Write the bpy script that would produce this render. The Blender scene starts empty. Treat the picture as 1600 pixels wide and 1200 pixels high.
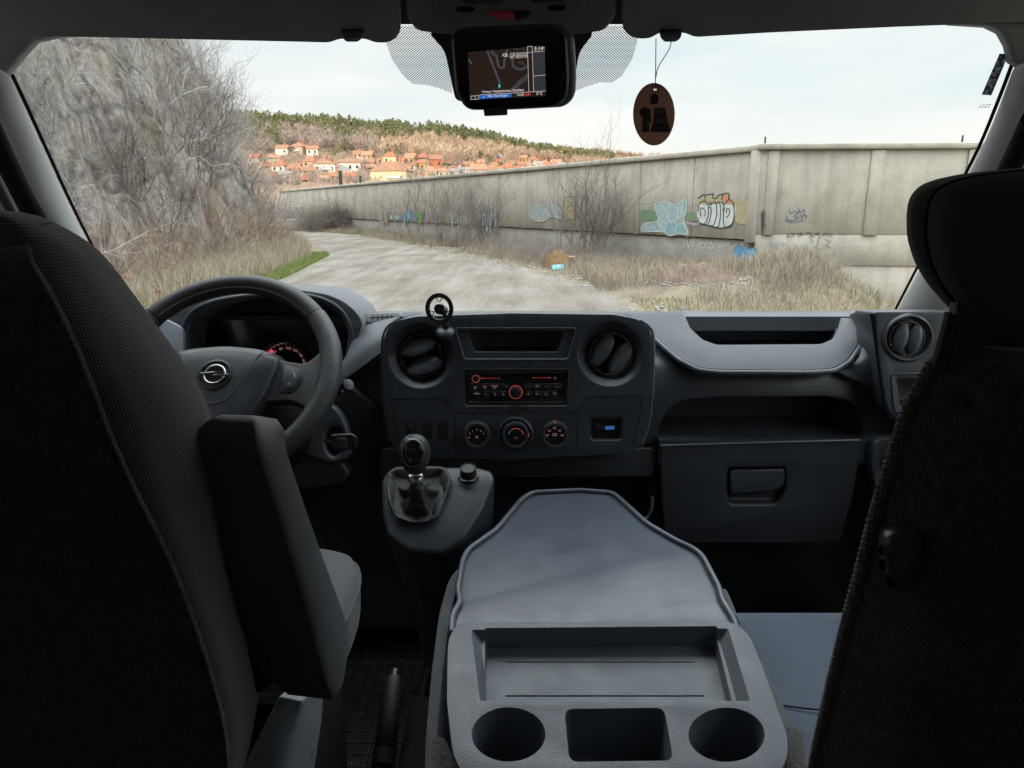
import bpy, bmesh, math, random
import numpy as np
from mathutils import Vector, Matrix, noise
R_ = math.radians
SC = bpy.context.scene
COL = SC.collection
# ------------------------------------------------------------------ camera, sky, sun, exposure
H = 2.0                                   # eye height above the dirt road
PITCH = 13.94; F = 1120.0                 # the photograph is 1600 x 1200
cp, sp = math.cos(R_(PITCH)), math.sin(R_(PITCH))
cam = bpy.data.objects.new('camera', bpy.data.cameras.new('camera')); COL.objects.link(cam)
cam.location = (0, 0, H); cam.rotation_euler = (R_(90 - PITCH), 0, 0)
cam.data.sensor_width = 36; cam.data.lens = 36 * F / 1600
cam.data.clip_start = 0.02; cam.data.clip_end = 9000
SC.camera = cam
SUN_EL, SUN_AZ = 9.0, 205.0               # low sun, behind and to the left of the van (azimuth clockwise from +Y)
w = bpy.data.worlds.new("World"); SC.world = w; w.use_nodes = True
nt = w.node_tree; nt.nodes.clear()
def nn(t, typ, **kw):
    n = t.nodes.new(typ)
    for k, v in kw.items(): setattr(n, k, v)
    return n
sky = nn(nt, 'ShaderNodeTexSky', sky_type='NISHITA'); sky.sun_disc = False
sky.sun_elevation = R_(SUN_EL); sky.sun_rotation = R_(SUN_AZ)
tc = nn(nt, 'ShaderNodeTexCoord'); mp = nn(nt, 'ShaderNodeMapping'); mp.inputs['Scale'].default_value = (1.2, 1.2, 7)
mp.inputs['Rotation'].default_value = (0.12, 0.1, 0.3)
nz = nn(nt, 'ShaderNodeTexNoise'); nz.inputs['Scale'].default_value = 1.6; nz.inputs['Detail'].default_value = 5; nz.inputs['Roughness'].default_value = .5
nt.links.new(tc.outputs['Generated'], mp.inputs[0]); nt.links.new(mp.outputs[0], nz.inputs[0])
cr = nn(nt, 'ShaderNodeValToRGB'); cr.color_ramp.elements[0].position = .35; cr.color_ramp.elements[1].position = .66
cr.color_ramp.elements[0].color = (7.3, 8.35, 8.8, 1); cr.color_ramp.elements[1].color = (10.3, 10.0, 9.8, 1)
nt.links.new(nz.outputs[0], cr.inputs[0])
mx = nn(nt, 'ShaderNodeMixRGB'); mx.inputs[0].default_value = .93
nt.links.new(sky.outputs[0], mx.inputs[1]); nt.links.new(cr.outputs[0], mx.inputs[2])
bg = nn(nt, 'ShaderNodeBackground'); bg.inputs[1].default_value = .1
wo = nn(nt, 'ShaderNodeOutputWorld')
# an overcast sky is brighter overhead than at the horizon
sz = nn(nt, 'ShaderNodeSeparateXYZ'); nt.links.new(tc.outputs['Generated'], sz.inputs[0])
mr_ = nn(nt, 'ShaderNodeMapRange', interpolation_type='SMOOTHSTEP'); mr_.inputs['From Min'].default_value = .22; mr_.inputs['From Max'].default_value = .85; mr_.inputs['To Min'].default_value = .60; mr_.inputs['To Max'].default_value = 3.1
nt.links.new(sz.outputs[2], mr_.inputs[0])
wl = nn(nt, 'ShaderNodeMapRange', interpolation_type='SMOOTHSTEP'); wl.inputs['From Min'].default_value = .16; wl.inputs['From Max'].default_value = .0; wl.inputs['To Max'].default_value = .6
nt.links.new(sz.outputs[2], wl.inputs[0])
wm = nn(nt, 'ShaderNodeMixRGB'); wm.inputs[2].default_value = (10.6, 9.9, 9.0, 1); nt.links.new(wl.outputs[0], wm.inputs[0]); nt.links.new(mx.outputs[0], wm.inputs[1])
vm = nn(nt, 'ShaderNodeVectorMath', operation='SCALE'); nt.links.new(wm.outputs[0], vm.inputs[0]); nt.links.new(mr_.outputs[0], vm.inputs['Scale'])
nt.links.new(vm.outputs[0], bg.inputs[0]); nt.links.new(bg.outputs[0], wo.inputs[0])
sl = bpy.data.lights.new('sun', 'SUN'); sl.energy = 3.0; sl.angle = R_(.53); sl.color = (1, .76, .52)
sun = bpy.data.objects.new('sun', sl); COL.objects.link(sun); sun.location = (0, -20, 60)
sd = Vector((math.sin(R_(SUN_AZ)) * math.cos(R_(SUN_EL)), math.cos(R_(SUN_AZ)) * math.cos(R_(SUN_EL)), math.sin(R_(SUN_EL))))
sun.rotation_euler = sd.to_track_quat('Z', 'Y').to_euler()
SC.view_settings.view_transform = 'Standard'; SC.view_settings.look = 'None'
SC.view_settings.exposure = 0.85; SC.view_settings.gamma = 1.0
try:
    SC.cycles.use_denoising = True; SC.cycles.max_bounces = 10; SC.cycles.diffuse_bounces = 6; SC.cycles.transparent_max_bounces = 24
except Exception: pass

# ------------------------------------------------------------------ geometry helpers
V = Vector
C0 = V((0, 0, H))
def ray(px, py):
    v = (600 - py) / F
    return V(((px - 800) / F, cp + v * sp, -sp + v * cp))
def PD(px, py, d): return C0 + ray(px, py) * d
def PY(px, py, y): r = ray(px, py); return C0 + r * (y / r.y)
class Plane:
    def __init__(s, p, n):
        s.p = V(p); s.n = V(n).normalized()
        s.r = V((1, 0, 0)); s.r = (s.r - s.n * s.r.dot(s.n)).normalized(); s.u = s.n.cross(s.r)
        if s.u.z < 0: s.u = -s.u
    def at(s, px, py, off=0.0):
        r = ray(px, py); p = s.p + s.n * off
        return C0 + r * ((p - C0).dot(s.n) / r.dot(s.n))
    def off(s, o): q = Plane(s.p + s.n * o, s.n); return q
def spl(pts, n=6, closed=False):
    P = [V(p) for p in pts]; out = []; m = len(P)
    for i in range(m if closed else m - 1):
        if closed: a, b, c, d = P[i - 1], P[i], P[(i + 1) % m], P[(i + 2) % m]
        else: a, b, c, d = P[max(i - 1, 0)], P[i], P[i + 1], P[min(i + 2, m - 1)]
        for k in range(n):
            t = k / n
            out.append(.5 * ((2 * b) + (c - a) * t + (2 * a - 5 * b + 4 * c - d) * t * t + (3 * b - a - 3 * c + d) * t ** 3))
    if not closed: out.append(P[-1])
    return out
def rnd(pts, r, seg=5):
    """polygon with rounded corners; r one number or one per corner"""
    P = [V((p[0], p[1])) for p in pts]; out = []; m = len(P)
    for i in range(m):
        rr = r[i] if isinstance(r, (list, tuple)) else r
        a, b, c = P[i - 1], P[i], P[(i + 1) % m]
        if rr <= 0: out.append(b); continue
        d1 = (a - b); d2 = (c - b); l = min(rr, d1.length * .48, d2.length * .48)
        p1 = b + d1.normalized() * l; p2 = b + d2.normalized() * l
        for k in range(seg + 1):
            t = k / seg; out.append(p1 * (1 - t) ** 2 + b * 2 * t * (1 - t) + p2 * t * t)
    return out
def ell(cx, cy, rx, ry=None, n=40):
    ry = ry or rx
    return [V((cx + rx * math.cos(2 * math.pi * i / n), cy + ry * math.sin(2 * math.pi * i / n))) for i in range(n)]
def place(o, parent):
    if parent is not None:
        o.parent = parent
        if parent.type == 'EMPTY': o.location = -parent.location
    return o
def meshobj(name, me, mat, parent=None):
    o = bpy.data.objects.new(name, me); COL.objects.link(o)
    if mat: me.materials.append(mat)
    return place(o, parent)
def finish(o, cuts=(), bevel=0.0, seg=2, subsurf=0, ang=40, solid=0.0):
    """apply booleans, bevel, subdivision through the evaluated mesh"""
    if cuts or bevel or subsurf or solid:
        for c in cuts:
            m = o.modifiers.new('b', 'BOOLEAN'); m.operation = 'DIFFERENCE'; m.solver = 'EXACT'; m.object = c
        if solid:
            m = o.modifiers.new('s', 'SOLIDIFY'); m.thickness = solid; m.offset = 0
        if subsurf:
            m = o.modifiers.new('u', 'SUBSURF'); m.levels = subsurf; m.render_levels = subsurf
        if bevel:
            m = o.modifiers.new('v', 'BEVEL'); m.width = bevel; m.segments = seg; m.limit_method = 'ANGLE'; m.angle_limit = R_(ang)
        bpy.context.view_layer.update()
        dg = bpy.context.evaluated_depsgraph_get()
        me = bpy.data.meshes.new_from_object(o.evaluated_get(dg))
        old = o.data; mats = [m for m in old.materials]
        o.modifiers.clear(); o.data = me
        if not me.materials:
            for m in mats: me.materials.append(m)
        for c in cuts:
            bpy.data.objects.remove(c, do_unlink=True)
    me = o.data
    me.polygons.foreach_set('use_smooth', [True] * len(me.polygons))
    me.set_sharp_from_angle(angle=R_(50))
    return o
def mk(name, vs, fs, mat, parent=None, **kw):
    me = bpy.data.meshes.new(name); bm = bmesh.new()
    bv = [bm.verts.new(v) for v in vs]
    for f in fs:
        try: bm.faces.new([bv[i] for i in f])
        except ValueError: pass
    bmesh.ops.remove_doubles(bm, verts=bm.verts, dist=1e-6)
    bmesh.ops.recalc_face_normals(bm, faces=bm.faces)
    bm.to_mesh(me); bm.free()
    o = meshobj(name, me, mat, parent)
    return finish(o, **kw)
def prism_vf(pts, ext, base=0):
    n = len(pts); vs = [V(p) for p in pts] + [V(p) + V(ext) for p in pts]
    fs = [[base + i for i in range(n)], [base + n + i for i in reversed(range(n))]]
    fs += [[base + i, base + (i + 1) % n, base + n + (i + 1) % n, base + n + i] for i in range(n)]
    return vs, fs
def prism(name, pts, ext, mat, parent=None, **kw):
    vs, fs = prism_vf(pts, ext); return mk(name, vs, fs, mat, parent, **kw)
def pp(pl, pts, off=0.0): return [pl.at(p[0], p[1], off) for p in pts]
def slab(name, pl, pts, th, mat, parent=None, off=0.0, **kw):
    """outline on a plane of the van, th thick away from the viewer side of the plane"""
    return prism(name, pp(pl, pts, off), pl.n * -th, mat, parent, **kw)
def cutter(pl, pts, depth, scale=1.0, front=.03):
    """recess cutter, starts a little in front of the plane, tapering to `scale` at its floor"""
    a = pp(pl, pts); c = sum(a, V((0, 0, 0))) / len(a)
    vs = [p + pl.n * front + (p - c) * ((1 - scale) * front / depth) for p in a] + [c + (p - c) * scale - pl.n * depth for p in a]
    n = len(a); fs = [list(range(n)), list(range(2 * n - 1, n - 1, -1))] + [[i, (i + 1) % n, n + (i + 1) % n, n + i] for i in range(n)]
    return mk('cutter', vs, fs, None)
def join_vf(parts):
    vs = []; fs = []
    for v, f in parts:
        b = len(vs); vs += list(v); fs += [[b + i for i in q] for q in f]
    return vs, fs
def box_vf(c, s, M=None):
    c = V(c); M = M or Matrix.Identity(3)
    vs = [c + M @ V((x * s[0] / 2, y * s[1] / 2, z * s[2] / 2)) for x in (-1, 1) for y in (-1, 1) for z in (-1, 1)]
    return vs, [[0, 1, 3, 2], [4, 6, 7, 5], [0, 4, 5, 1], [2, 3, 7, 6], [0, 2, 6, 4], [1, 5, 7, 3]]
def box(name, c, s, mat, parent=None, M=None, **kw):
    vs, fs = box_vf(c, s, M); return mk(name, vs, fs, mat, parent, **kw)
def bx(name, a, b, mat, parent=None, **kw):
    a = V(a); b = V(b); return box(name, (a + b) / 2, (abs(b.x - a.x), abs(b.y - a.y), abs(b.z - a.z)), mat, parent, **kw)
def tube_vf(pts, rad, n=10, closed=False, caps=True, up=None):
    P = [V(p) for p in pts]; m = len(P); vs = []; fs = []
    rs = rad if isinstance(rad, (list, tuple)) else [rad] * m
    prev = None
    for i in range(m):
        t = (P[(i + 1) % m] - P[i - 1]) if closed else (P[min(i + 1, m - 1)] - P[max(i - 1, 0)])
        t.normalize()
        if prev is None:
            a = V(up) if up else (V((0, 0, 1)) if abs(t.z) < .9 else V((1, 0, 0)))
        else: a = prev
        a = (a - t * a.dot(t)).normalized(); prev = a; b = t.cross(a)
        for k in range(n):
            q = 2 * math.pi * k / n; vs.append(P[i] + (a * math.cos(q) + b * math.sin(q)) * rs[i])
    for i in range(m if closed else m - 1):
        j = (i + 1) % m
        for k in range(n): fs.append([i * n + k, i * n + (k + 1) % n, j * n + (k + 1) % n, j * n + k])
    if caps and not closed: fs += [list(range(n - 1, -1, -1)), [(m - 1) * n + k for k in range(n)]]
    return vs, fs
def tube(name, pts, rad, mat, parent=None, n=10, closed=False, up=None, **kw):
    vs, fs = tube_vf(pts, rad, n, closed, up=up); return mk(name, vs, fs, mat, parent, **kw)
def lathe_vf(o, ax, prof, n=40):
    """profile [(radius, height along axis)] ; closed by caps"""
    ax = V(ax).normalized(); a = V((1, 0, 0)) if abs(ax.x) < .9 else V((0, 1, 0))
    a = (a - ax * a.dot(ax)).normalized(); b = ax.cross(a); o = V(o); vs = []; fs = []
    for r, h in prof:
        for k in range(n):
            q = 2 * math.pi * k / n; vs.append(o + ax * h + (a * math.cos(q) + b * math.sin(q)) * max(r, 1e-5))
    m = len(prof)
    for i in range(m - 1):
        for k in range(n): fs.append([i * n + k, i * n + (k + 1) % n, (i + 1) * n + (k + 1) % n, (i + 1) * n + k])
    fs += [list(range(n - 1, -1, -1)), [(m - 1) * n + k for k in range(n)]]
    return vs, fs
def lathe(name, o, ax, prof, mat, parent=None, n=40, **kw):
    vs, fs = lathe_vf(o, ax, prof, n); return mk(name, vs, fs, mat, parent, **kw)
def ellipsoid_vf(c, ax, n=16, m=10):
    c = V(c); vs = []; fs = []
    for i in range(m + 1):
        t = math.pi * i / m
        for k in range(n):
            q = 2 * math.pi * k / n
            vs.append(c + ax[0] * (math.sin(t) * math.cos(q)) + ax[1] * (math.sin(t) * math.sin(q)) + ax[2] * math.cos(t))
    for i in range(m):
        for k in range(n): fs.append([i * n + k, i * n + (k + 1) % n, (i + 1) * n + (k + 1) % n, (i + 1) * n + k])
    return vs, fs
def loft_vf(rings, caps=True, closed=True):
    n = len(rings[0]); vs = [V(p) for r in rings for p in r]; fs = []
    for i in range(len(rings) - 1):
        for k in range(n if closed else n - 1): fs.append([i * n + k, i * n + (k + 1) % n, (i + 1) * n + (k + 1) % n, (i + 1) * n + k])
    if caps: fs += [list(range(n - 1, -1, -1)), [(len(rings) - 1) * n + k for k in range(n)]]
    return vs, fs
def loft(name, rings, mat, parent=None, **kw):
    vs, fs = loft_vf(rings); return mk(name, vs, fs, mat, parent, **kw)
def patch(name, net, th, mat, parent=None, nu=6, nv=6, **kw):
    """smooth surface through a net of points (rows of equal length), given thickness `th` (a vector) backwards"""
    rows = [spl(r, nu) for r in net]
    cols = [spl([r[i] for r in rows], nv) for i in range(len(rows[0]))]
    nc, nr = len(cols), len(cols[0]); fr = [p for c in cols for p in c]; th = V(th)
    vs = fr + [p + th for p in fr]; N = len(fr); fs = []
    for i in range(nc - 1):
        for j in range(nr - 1):
            a, b, c, d = i * nr + j, (i + 1) * nr + j, (i + 1) * nr + j + 1, i * nr + j + 1
            fs.append([a, b, c, d]); fs.append([N + d, N + c, N + b, N + a])
    bd = [i * nr for i in range(nc)] + [(nc - 1) * nr + j for j in range(1, nr)] + [i * nr + nr - 1 for i in range(nc - 2, -1, -1)] + [j for j in range(nr - 2, 0, -1)]
    for i in range(len(bd)):
        a, b = bd[i], bd[(i + 1) % len(bd)]; fs.append([b, a, N + a, N + b])
    return mk(name, vs, fs, mat, parent, **kw)
_fc = {}
def text_vf(s, o, r, u, size, depth=.0003, align='CENTER'):
    """lettering as a mesh, o origin, r right, u up"""
    cu = bpy.data.curves.new('t', 'FONT'); cu.body = s; cu.size = 1; cu.align_x = align; cu.align_y = 'CENTER'; cu.resolution_u = 2
    ob = bpy.data.objects.new('t', cu); COL.objects.link(ob)
    bpy.context.view_layer.update()
    me = bpy.data.meshes.new_from_object(ob.evaluated_get(bpy.context.evaluated_depsgraph_get()))
    r = V(r).normalized() * size; u = V(u).normalized() * size; o = V(o)
    vs = [o + r * v.co.x + u * v.co.y for v in me.vertices]; fs = [list(p.vertices) for p in me.polygons]
    bpy.data.objects.remove(ob, do_unlink=True); bpy.data.curves.remove(cu); bpy.data.meshes.remove(me)
    return vs, fs
def raw(name, vf, mat, parent=None):
    me = bpy.data.meshes.new(name); me.from_pydata([tuple(v) for v in vf[0]], [], [list(f) for f in vf[1]])
    return meshobj(name, me, mat, parent)
def thing(name, label, cat, loc, group=None):
    o = bpy.data.objects.new(name, None); COL.objects.link(o); o.location = loc; o.empty_display_size = .1
    return tag(o, label, cat, group)
def tag(o, label=None, cat=None, group=None, kind=None):
    if label: o['label'] = label
    if cat: o['category'] = cat
    if group: o['group'] = group
    if kind: o['kind'] = kind
    return o

# ------------------------------------------------------------------ materials
def base_mat(name, col, rough=.5, metal=0, spec=.5):
    m = bpy.data.materials.new(name); m.use_nodes = True; t = m.node_tree; b = t.nodes['Principled BSDF']
    b.inputs['Base Color'].default_value = (*col, 1); b.inputs['Roughness'].default_value = rough; b.inputs['Metallic'].default_value = metal
    b.inputs['Specular IOR Level'].default_value = spec
    return m, t, b
def coords(t, scale=(1, 1, 1), uv=False, rot=(0, 0, 0)):
    c = nn(t, 'ShaderNodeTexCoord'); mp = nn(t, 'ShaderNodeMapping'); mp.inputs['Scale'].default_value = scale; mp.inputs['Rotation'].default_value = rot
    t.links.new(c.outputs['UV' if uv else 'Object'], mp.inputs[0]); return mp.outputs[0]
def noise_n(t, vec, scale, detail=3, rough=.5, dim='3D'):
    n = nn(t, 'ShaderNodeTexNoise'); n.inputs['Scale'].default_value = scale; n.inputs['Detail'].default_value = detail; n.inputs['Roughness'].default_value = rough
    t.links.new(vec, n.inputs['Vector']); return n.outputs[0]
def ramp(t, fac, stops):
    r = nn(t, 'ShaderNodeValToRGB'); e = r.color_ramp.elements
    while len(e) < len(stops): e.new(.5)
    for i, (p, c) in enumerate(stops):
        e[i].position = p; e[i].color = (*c, 1) if isinstance(c, (list, tuple)) else (c, c, c, 1)
    t.links.new(fac, r.inputs[0]); return r.outputs[0]
def math_n(t, op, a, b=None, c=None):
    n = nn(t, 'ShaderNodeMath', operation=op)
    for i, x in enumerate((a, b, c)):
        if x is None: continue
        if isinstance(x, (int, float)): n.inputs[i].default_value = x
        else: t.links.new(x, n.inputs[i])
    return n.outputs[0]
def bump(t, b, h, strength=.3, dist=.001):
    n = nn(t, 'ShaderNodeBump'); n.inputs['Strength'].default_value = strength; n.inputs['Distance'].default_value = dist
    t.links.new(h, n.inputs['Height']); t.links.new(n.outputs[0], b.inputs['Normal']); return n
def plastic(name, col, rough=.5, grain=900, bs=.25, var=.12, spec=.5, dust=0.0):
    m, t, b = base_mat(name, col, rough, spec=spec); co = coords(t)
    n1 = noise_n(t, co, grain, 2); bump(t, b, n1, bs, .0006)
    n2 = noise_n(t, co, 9, 4)
    lo = tuple(c * (1 - var) for c in col); hi = tuple(c * (1 + var) + dust for c in col)
    cc_ = ramp(t, n2, [(.3, lo), (.7, tuple(c * (1 + var) for c in col))])
    if dust:          # sparse pale scuffs and specks
        sc_ = math_n(t, 'MULTIPLY', ramp(t, noise_n(t, coords(t, (1, .12, 1), rot=(0, 0, .5)), 160, 2), [(.70, 0.0), (.76, 1.0)]), ramp(t, noise_n(t, co, 11, 2), [(.5, 0.0), (.65, 1.0)]))
        sp_ = ramp(t, noise_n(t, co, 330, 1), [(.76, 0.0), (.80, 1.0)])
        mxx = nn(t, 'ShaderNodeMixRGB'); t.links.new(math_n(t, 'MAXIMUM', sc_, sp_), mxx.inputs[0]); t.links.new(cc_, mxx.inputs[1]); mxx.inputs[2].default_value = (*[c + dust for c in col], 1); cc_ = mxx.outputs[0]
    t.links.new(cc_, b.inputs['Base Color'])
    t.links.new(ramp(t, noise_n(t, co, 23, 3), [(.3, rough - .06), (.7, rough + .08)]), b.inputs['Roughness'])
    return m
def knit(name, c1, c2, pitch=.0021, rough=.85, ax='xz', bs=.6, rz=0):
    m, t, b = base_mat(name, c1, rough, spec=.25); co = coords(t, rot=(0, 0, rz))
    s = nn(t, 'ShaderNodeSeparateXYZ'); t.links.new(co, s.inputs[0])
    k = 2 * math.pi / pitch; I = {'x': 0, 'y': 1, 'z': 2}
    u = math_n(t, 'MULTIPLY', s.outputs[I[ax[0]]], k); v = math_n(t, 'MULTIPLY', s.outputs[I[ax[1]]], k)
    a = math_n(t, 'SINE', math_n(t, 'ADD', u, v)); c = math_n(t, 'SINE', math_n(t, 'SUBTRACT', u, v))
    h = math_n(t, 'MULTIPLY_ADD', math_n(t, 'MULTIPLY', a, c), .5, .5)
    hn = math_n(t, 'ADD', h, math_n(t, 'MULTIPLY', noise_n(t, co, 1500, 2), .25))
    bump(t, b, hn, bs, .0009)
    big = noise_n(t, co, 6, 3)
    mixf = math_n(t, 'MULTIPLY', h, math_n(t, 'ADD', .55, math_n(t, 'MULTIPLY', big, .7)))
    t.links.new(ramp(t, mixf, [(.15, c1), (.85, c2)]), b.inputs['Base Color'])
    b.inputs['Sheen Weight'].default_value = .25; b.inputs['Sheen Roughness'].default_value = .5
    return m
def velour(name, c1, c2):
    m, t, b = base_mat(name, c1, .95, spec=.1); co = coords(t)
    n1 = noise_n(t, co, 420, 4, .7); bump(t, b, n1, .9, .003)
    n2 = noise_n(t, coords(t, (1, 1, .6)), 170, 4, .7)
    t.links.new(ramp(t, n2, [(.38, c1), (.66, c2)]), b.inputs['Base Color'])
    b.inputs['Sheen Weight'].default_value = .6; b.inputs['Sheen Roughness'].default_value = .35
    return m
def perf_leather(name, col, pitch=.0052):
    m, t, b = base_mat(name, col, .42, spec=.5); co = coords(t, (1 / pitch, 1 / pitch, 1), uv=True)
    s = nn(t, 'ShaderNodeSeparateXYZ'); t.links.new(co, s.inputs[0])
    a = math_n(t, 'SINE', math_n(t, 'MULTIPLY', math_n(t, 'ADD', s.outputs[0], s.outputs[1]), math.pi))
    c = math_n(t, 'SINE', math_n(t, 'MULTIPLY', math_n(t, 'SUBTRACT', s.outputs[0], s.outputs[1]), math.pi))
    h = math_n(t, 'ABSOLUTE', math_n(t, 'MULTIPLY', a, c))
    d = ramp(t, h, [(.45, 1.0), (.75, 0.0)]); bump(t, b, d, .7, .001)
    t.links.new(ramp(t, h, [(.5, col), (.75, tuple(x * .25 for x in col))]), b.inputs['Base Color'])
    return m
def emis(name, col, st):
    m, t, b = base_mat(name, (.01, .01, .01), .5); b.inputs['Emission Color'].default_value = (*col, 1); b.inputs['Emission Strength'].default_value = st
    return m
M = {}
M['dash'] = plastic('dash_grained_plastic', (.044, .050, .062), .38, 380, .45)
M['dash_low'] = plastic('dash_lower_plastic', (.030, .034, .042), .45, 380, .4)
M['panel'] = plastic('console_satin_plastic', (.046, .052, .064), .30, 900, .15)
M['pad'] = knit('dash_pad_texture', (.042, .049, .060), (.078, .090, .107), .0030, .45, 'xy', .35)
M['bright'] = plastic('light_trim_and_highlight', (.11, .125, .15), .3, 1500, .1)  # pale trim plastic; also paints the stack edge highlight and lit dash end
M['black'] = plastic('black_plastic', (.016, .017, .019), .42, 1200, .15)
M['matte'] = plastic('matte_black', (.010, .010, .011), .8, 900, .2, spec=.2)
M['gloss'] = plastic('gloss_black', (.008, .008, .009), .12, 400, .01)
M['seam'] = plastic('seam_shadow_gap', (.006, .006, .007), .9, 900, .1, spec=.1)
M['knit'] = knit('seat_knit_cloth', (.035, .038, .038), (.15, .162, .155), .0042, .9, 'xz', .6, R_(-48))
M['knit_y'] = knit('seat_side_cloth', (.05, .055, .062), (.14, .15, .165), .0034, .9, 'xy')
M['seatblue'] = knit('seat_cushion_cloth', (.035, .047, .07), (.10, .13, .18), .003, .9, 'xy')
M['velour'] = velour('black_velour', (.05, .048, .047), (.125, .12, .116))
M['hcloth'] = plastic('headrest_cloth', (.055, .056, .058), .9, 1400, .5, spec=.2)
M['piping'] = knit('twisted_piping', (.06, .058, .055), (.2, .19, .18), .005, .9, 'xz')
M['table'] = plastic('grey_table_plastic', (.074, .088, .113), .34, 450, .4, .12, dust=.13)
M['tray'] = plastic('grey_tray_plastic', (.086, .098, .119), .42, 420, .9, .09, dust=.09)
M['leather'] = plastic('smooth_leather', (.024, .025, .027), .52, 1100, .4)
M['perf'] = perf_leather('perforated_leather', (.046, .050, .057))
M['airbag'] = plastic('airbag_plastic', (.036, .040, .049), .38, 420, .5)
M['head'] = plastic('headliner_cloth', (.13, .125, .125), .95, 500, .5, spec=.1)
M['visor'] = plastic('visor_vinyl', (.14, .137, .14), .7, 800, .4)
M['pillar'] = plastic('pillar_trim', (.32, .325, .33), .7, 800, .5, .04)
M['arm'] = plastic('armrest_rubberised', (.075, .079, .082), .5, 420, .6, .15)
M['trimblue'] = plastic('seat_side_plastic', (.26, .29, .33), .32, 600, .3, dust=.15)
M['liner'] = plastic('pale_bounce_lining', (.42, .41, .40), .9, 500, .3)  # unseen cab lining made pale to bounce light onto the seat backs
M['blade'] = plastic('vent_blade_plastic', (.085, .095, .11), .26, 900, .05)
M['chrome'] = base_mat('chrome', (.75, .77, .8), .12, 1)[0]
M['silver'] = base_mat('satin_silver', (.45, .47, .5), .3, 1)[0]
M['rubber'] = plastic('rubber', (.028, .029, .030), .75, 500, .3)
M['red_glow'] = emis('red_backlight', (1, .16, .12), .15)
M['pink_glow'] = emis('pink_backlight', (1, .48, .42), .17)
M['blue_glow'] = emis('blue_backlight', (.05, .22, .65), .25)
M['white_print'] = base_mat('white_print', (.55, .55, .55), .5)[0]
M['grey_print'] = base_mat('grey_print', (.22, .22, .22), .5)[0]
def glass():
    m = bpy.data.materials.new('window_glass'); m.use_nodes = True; t = m.node_tree; t.nodes.clear()
    a = nn(t, 'ShaderNodeBsdfTransparent'); a.inputs[0].default_value = (.97, .985, .98, 1); o = nn(t, 'ShaderNodeOutputMaterial')
    t.links.new(a.outputs[0], o.inputs[0]); return m
M['glass'] = glass()

# ================================================================== THE VAN
van = thing('van_cabin', 'dark grey van cab shell around the viewer, with pillars, doors, roof lining and windscreen', 'van', (0, 1, H - 1.1))
def rel(x, y, z): return V((x, y, H + z))
bx('floor_pan', rel(-.86, -.3, -1.13), rel(.86, 2.05, -1.10), M['rubber'], van)
bx('firewall', rel(-.86, 1.86, -1.10), rel(.86, 1.90, -.30), M['matte'], van)
bx('rear_bulkhead', rel(-.86, -.34, -1.1), rel(.86, -.30, .34), M['liner'], van)
bx('roof_lining', rel(-.88, -.34, .285), rel(.88, .98, .32), M['liner'], van, bevel=.01)
# windscreen header trim: runs across above the glass
hd = [[rel(x, 1.155 - .05 * abs(x) ** 2, z) for x in (-.78, -.45, 0, .45, .78)] for z in (.262, .30)]
patch('windscreen_header', [[PY(px, 38 + dy, 1.08) for px in (-40, 300, 800, 1300, 1650)] for dy in (-60, 0)], (0, .05, .02), M['head'], van)
bx('roof_edge_trim', rel(-.93, .94, .295), rel(.93, 1.20, .33), M['head'], van)
# glass: one bowed pane from the header down to the dash
def glass_pt(u, t):          # u -1..1 across, t 0 bottom .. 1 top
    x = u * (.93 + (.80 - .93) * t); y = 2.02 + (1.16 - 2.02) * t - .10 * u * u; z = -.36 + (.29 + .36) * t
    return rel(x, y, z)
ws_rows = [[glass_pt(u, t) for u in (-1, -.6, -.2, .2, .6, 1)] for t in (0, .33, .66, 1)]
patch('windscreen', ws_rows, (0, .003, .004), M['glass'], van, nu=3, nv=3)
# A pillars
def pillar(side):
    # inner edge and outer edge pixels of the left pillar from the photograph; mirrored about x = 797 for the right one
    inn = [(18, 118, 1.10), (38, 160, 1.16), (72, 235, 1.26), (112, 322, 1.40), (150, 398, 1.54), (205, 505, 1.72)]
    out = [(-30, 95, 1.02), (-8, 175, 1.08), (10, 232, 1.16), (60, 330, 1.28), (98, 405, 1.40), (150, 515, 1.56)]
    if side > 0:
        inn = [(1583, 100, 1.10), (1562, 155, 1.16), (1530, 232, 1.26), (1489, 312, 1.40), (1448, 392, 1.54), (1392, 500, 1.72)]
        out = [(1640, 95, 1.02), (1632, 165, 1.08), (1612, 232, 1.16), (1568, 322, 1.28), (1526, 405, 1.40), (1480, 515, 1.56)]
    rings = []
    for (a, b, c), (d, e, f) in zip(inn, out):
        p = PY(a, b, c); q = PY(d, e, f); m = (p + q) / 2; bulge = V((-side * .018, -.022, 0))
        back = V((side * .035, .03, 0))
        rings.append([p, p * .75 + q * .25 + bulge * .8, m + bulge, p * .25 + q * .75 + bulge * .8, q, q + back, p + V((side * .02, .02, 0))])
    rr = [spl([r[i] for r in rings], 3) for i in range(7)]
    rings = [[rr[i][k] for i in range(7)] for k in range(len(rr[0]))]
    o = loft('a_pillar', rings, M['pillar'], van, subsurf=1)
    tube('windscreen_seal', spl([PY(a - side * 1.5, b, c + .012) for a, b, c in inn], 4), .0028, M['seam'], van, n=6)
    return o
pillar(-1); pillar(1)
# corner caps joining pillar, header and roof
for side, pts in ((-1, [(-90, -20), (-90, 240), (2, 122), (30, 88), (52, 64), (90, 56), (160, 52), (160, -20)]),
                  (1, [(1690, -20), (1690, 200), (1600, 106), (1583, 96), (1577, 70), (1566, 50), (1545, 40), (1480, 36), (1480, -20)])):
    slab('pillar_corner_trim', Plane(PY(40 if side < 0 else 1580, 70, 1.09), (-.25 * side, -1, -.1)), pts, .03, M['pillar'], van, bevel=.006, seg=3)
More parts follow.
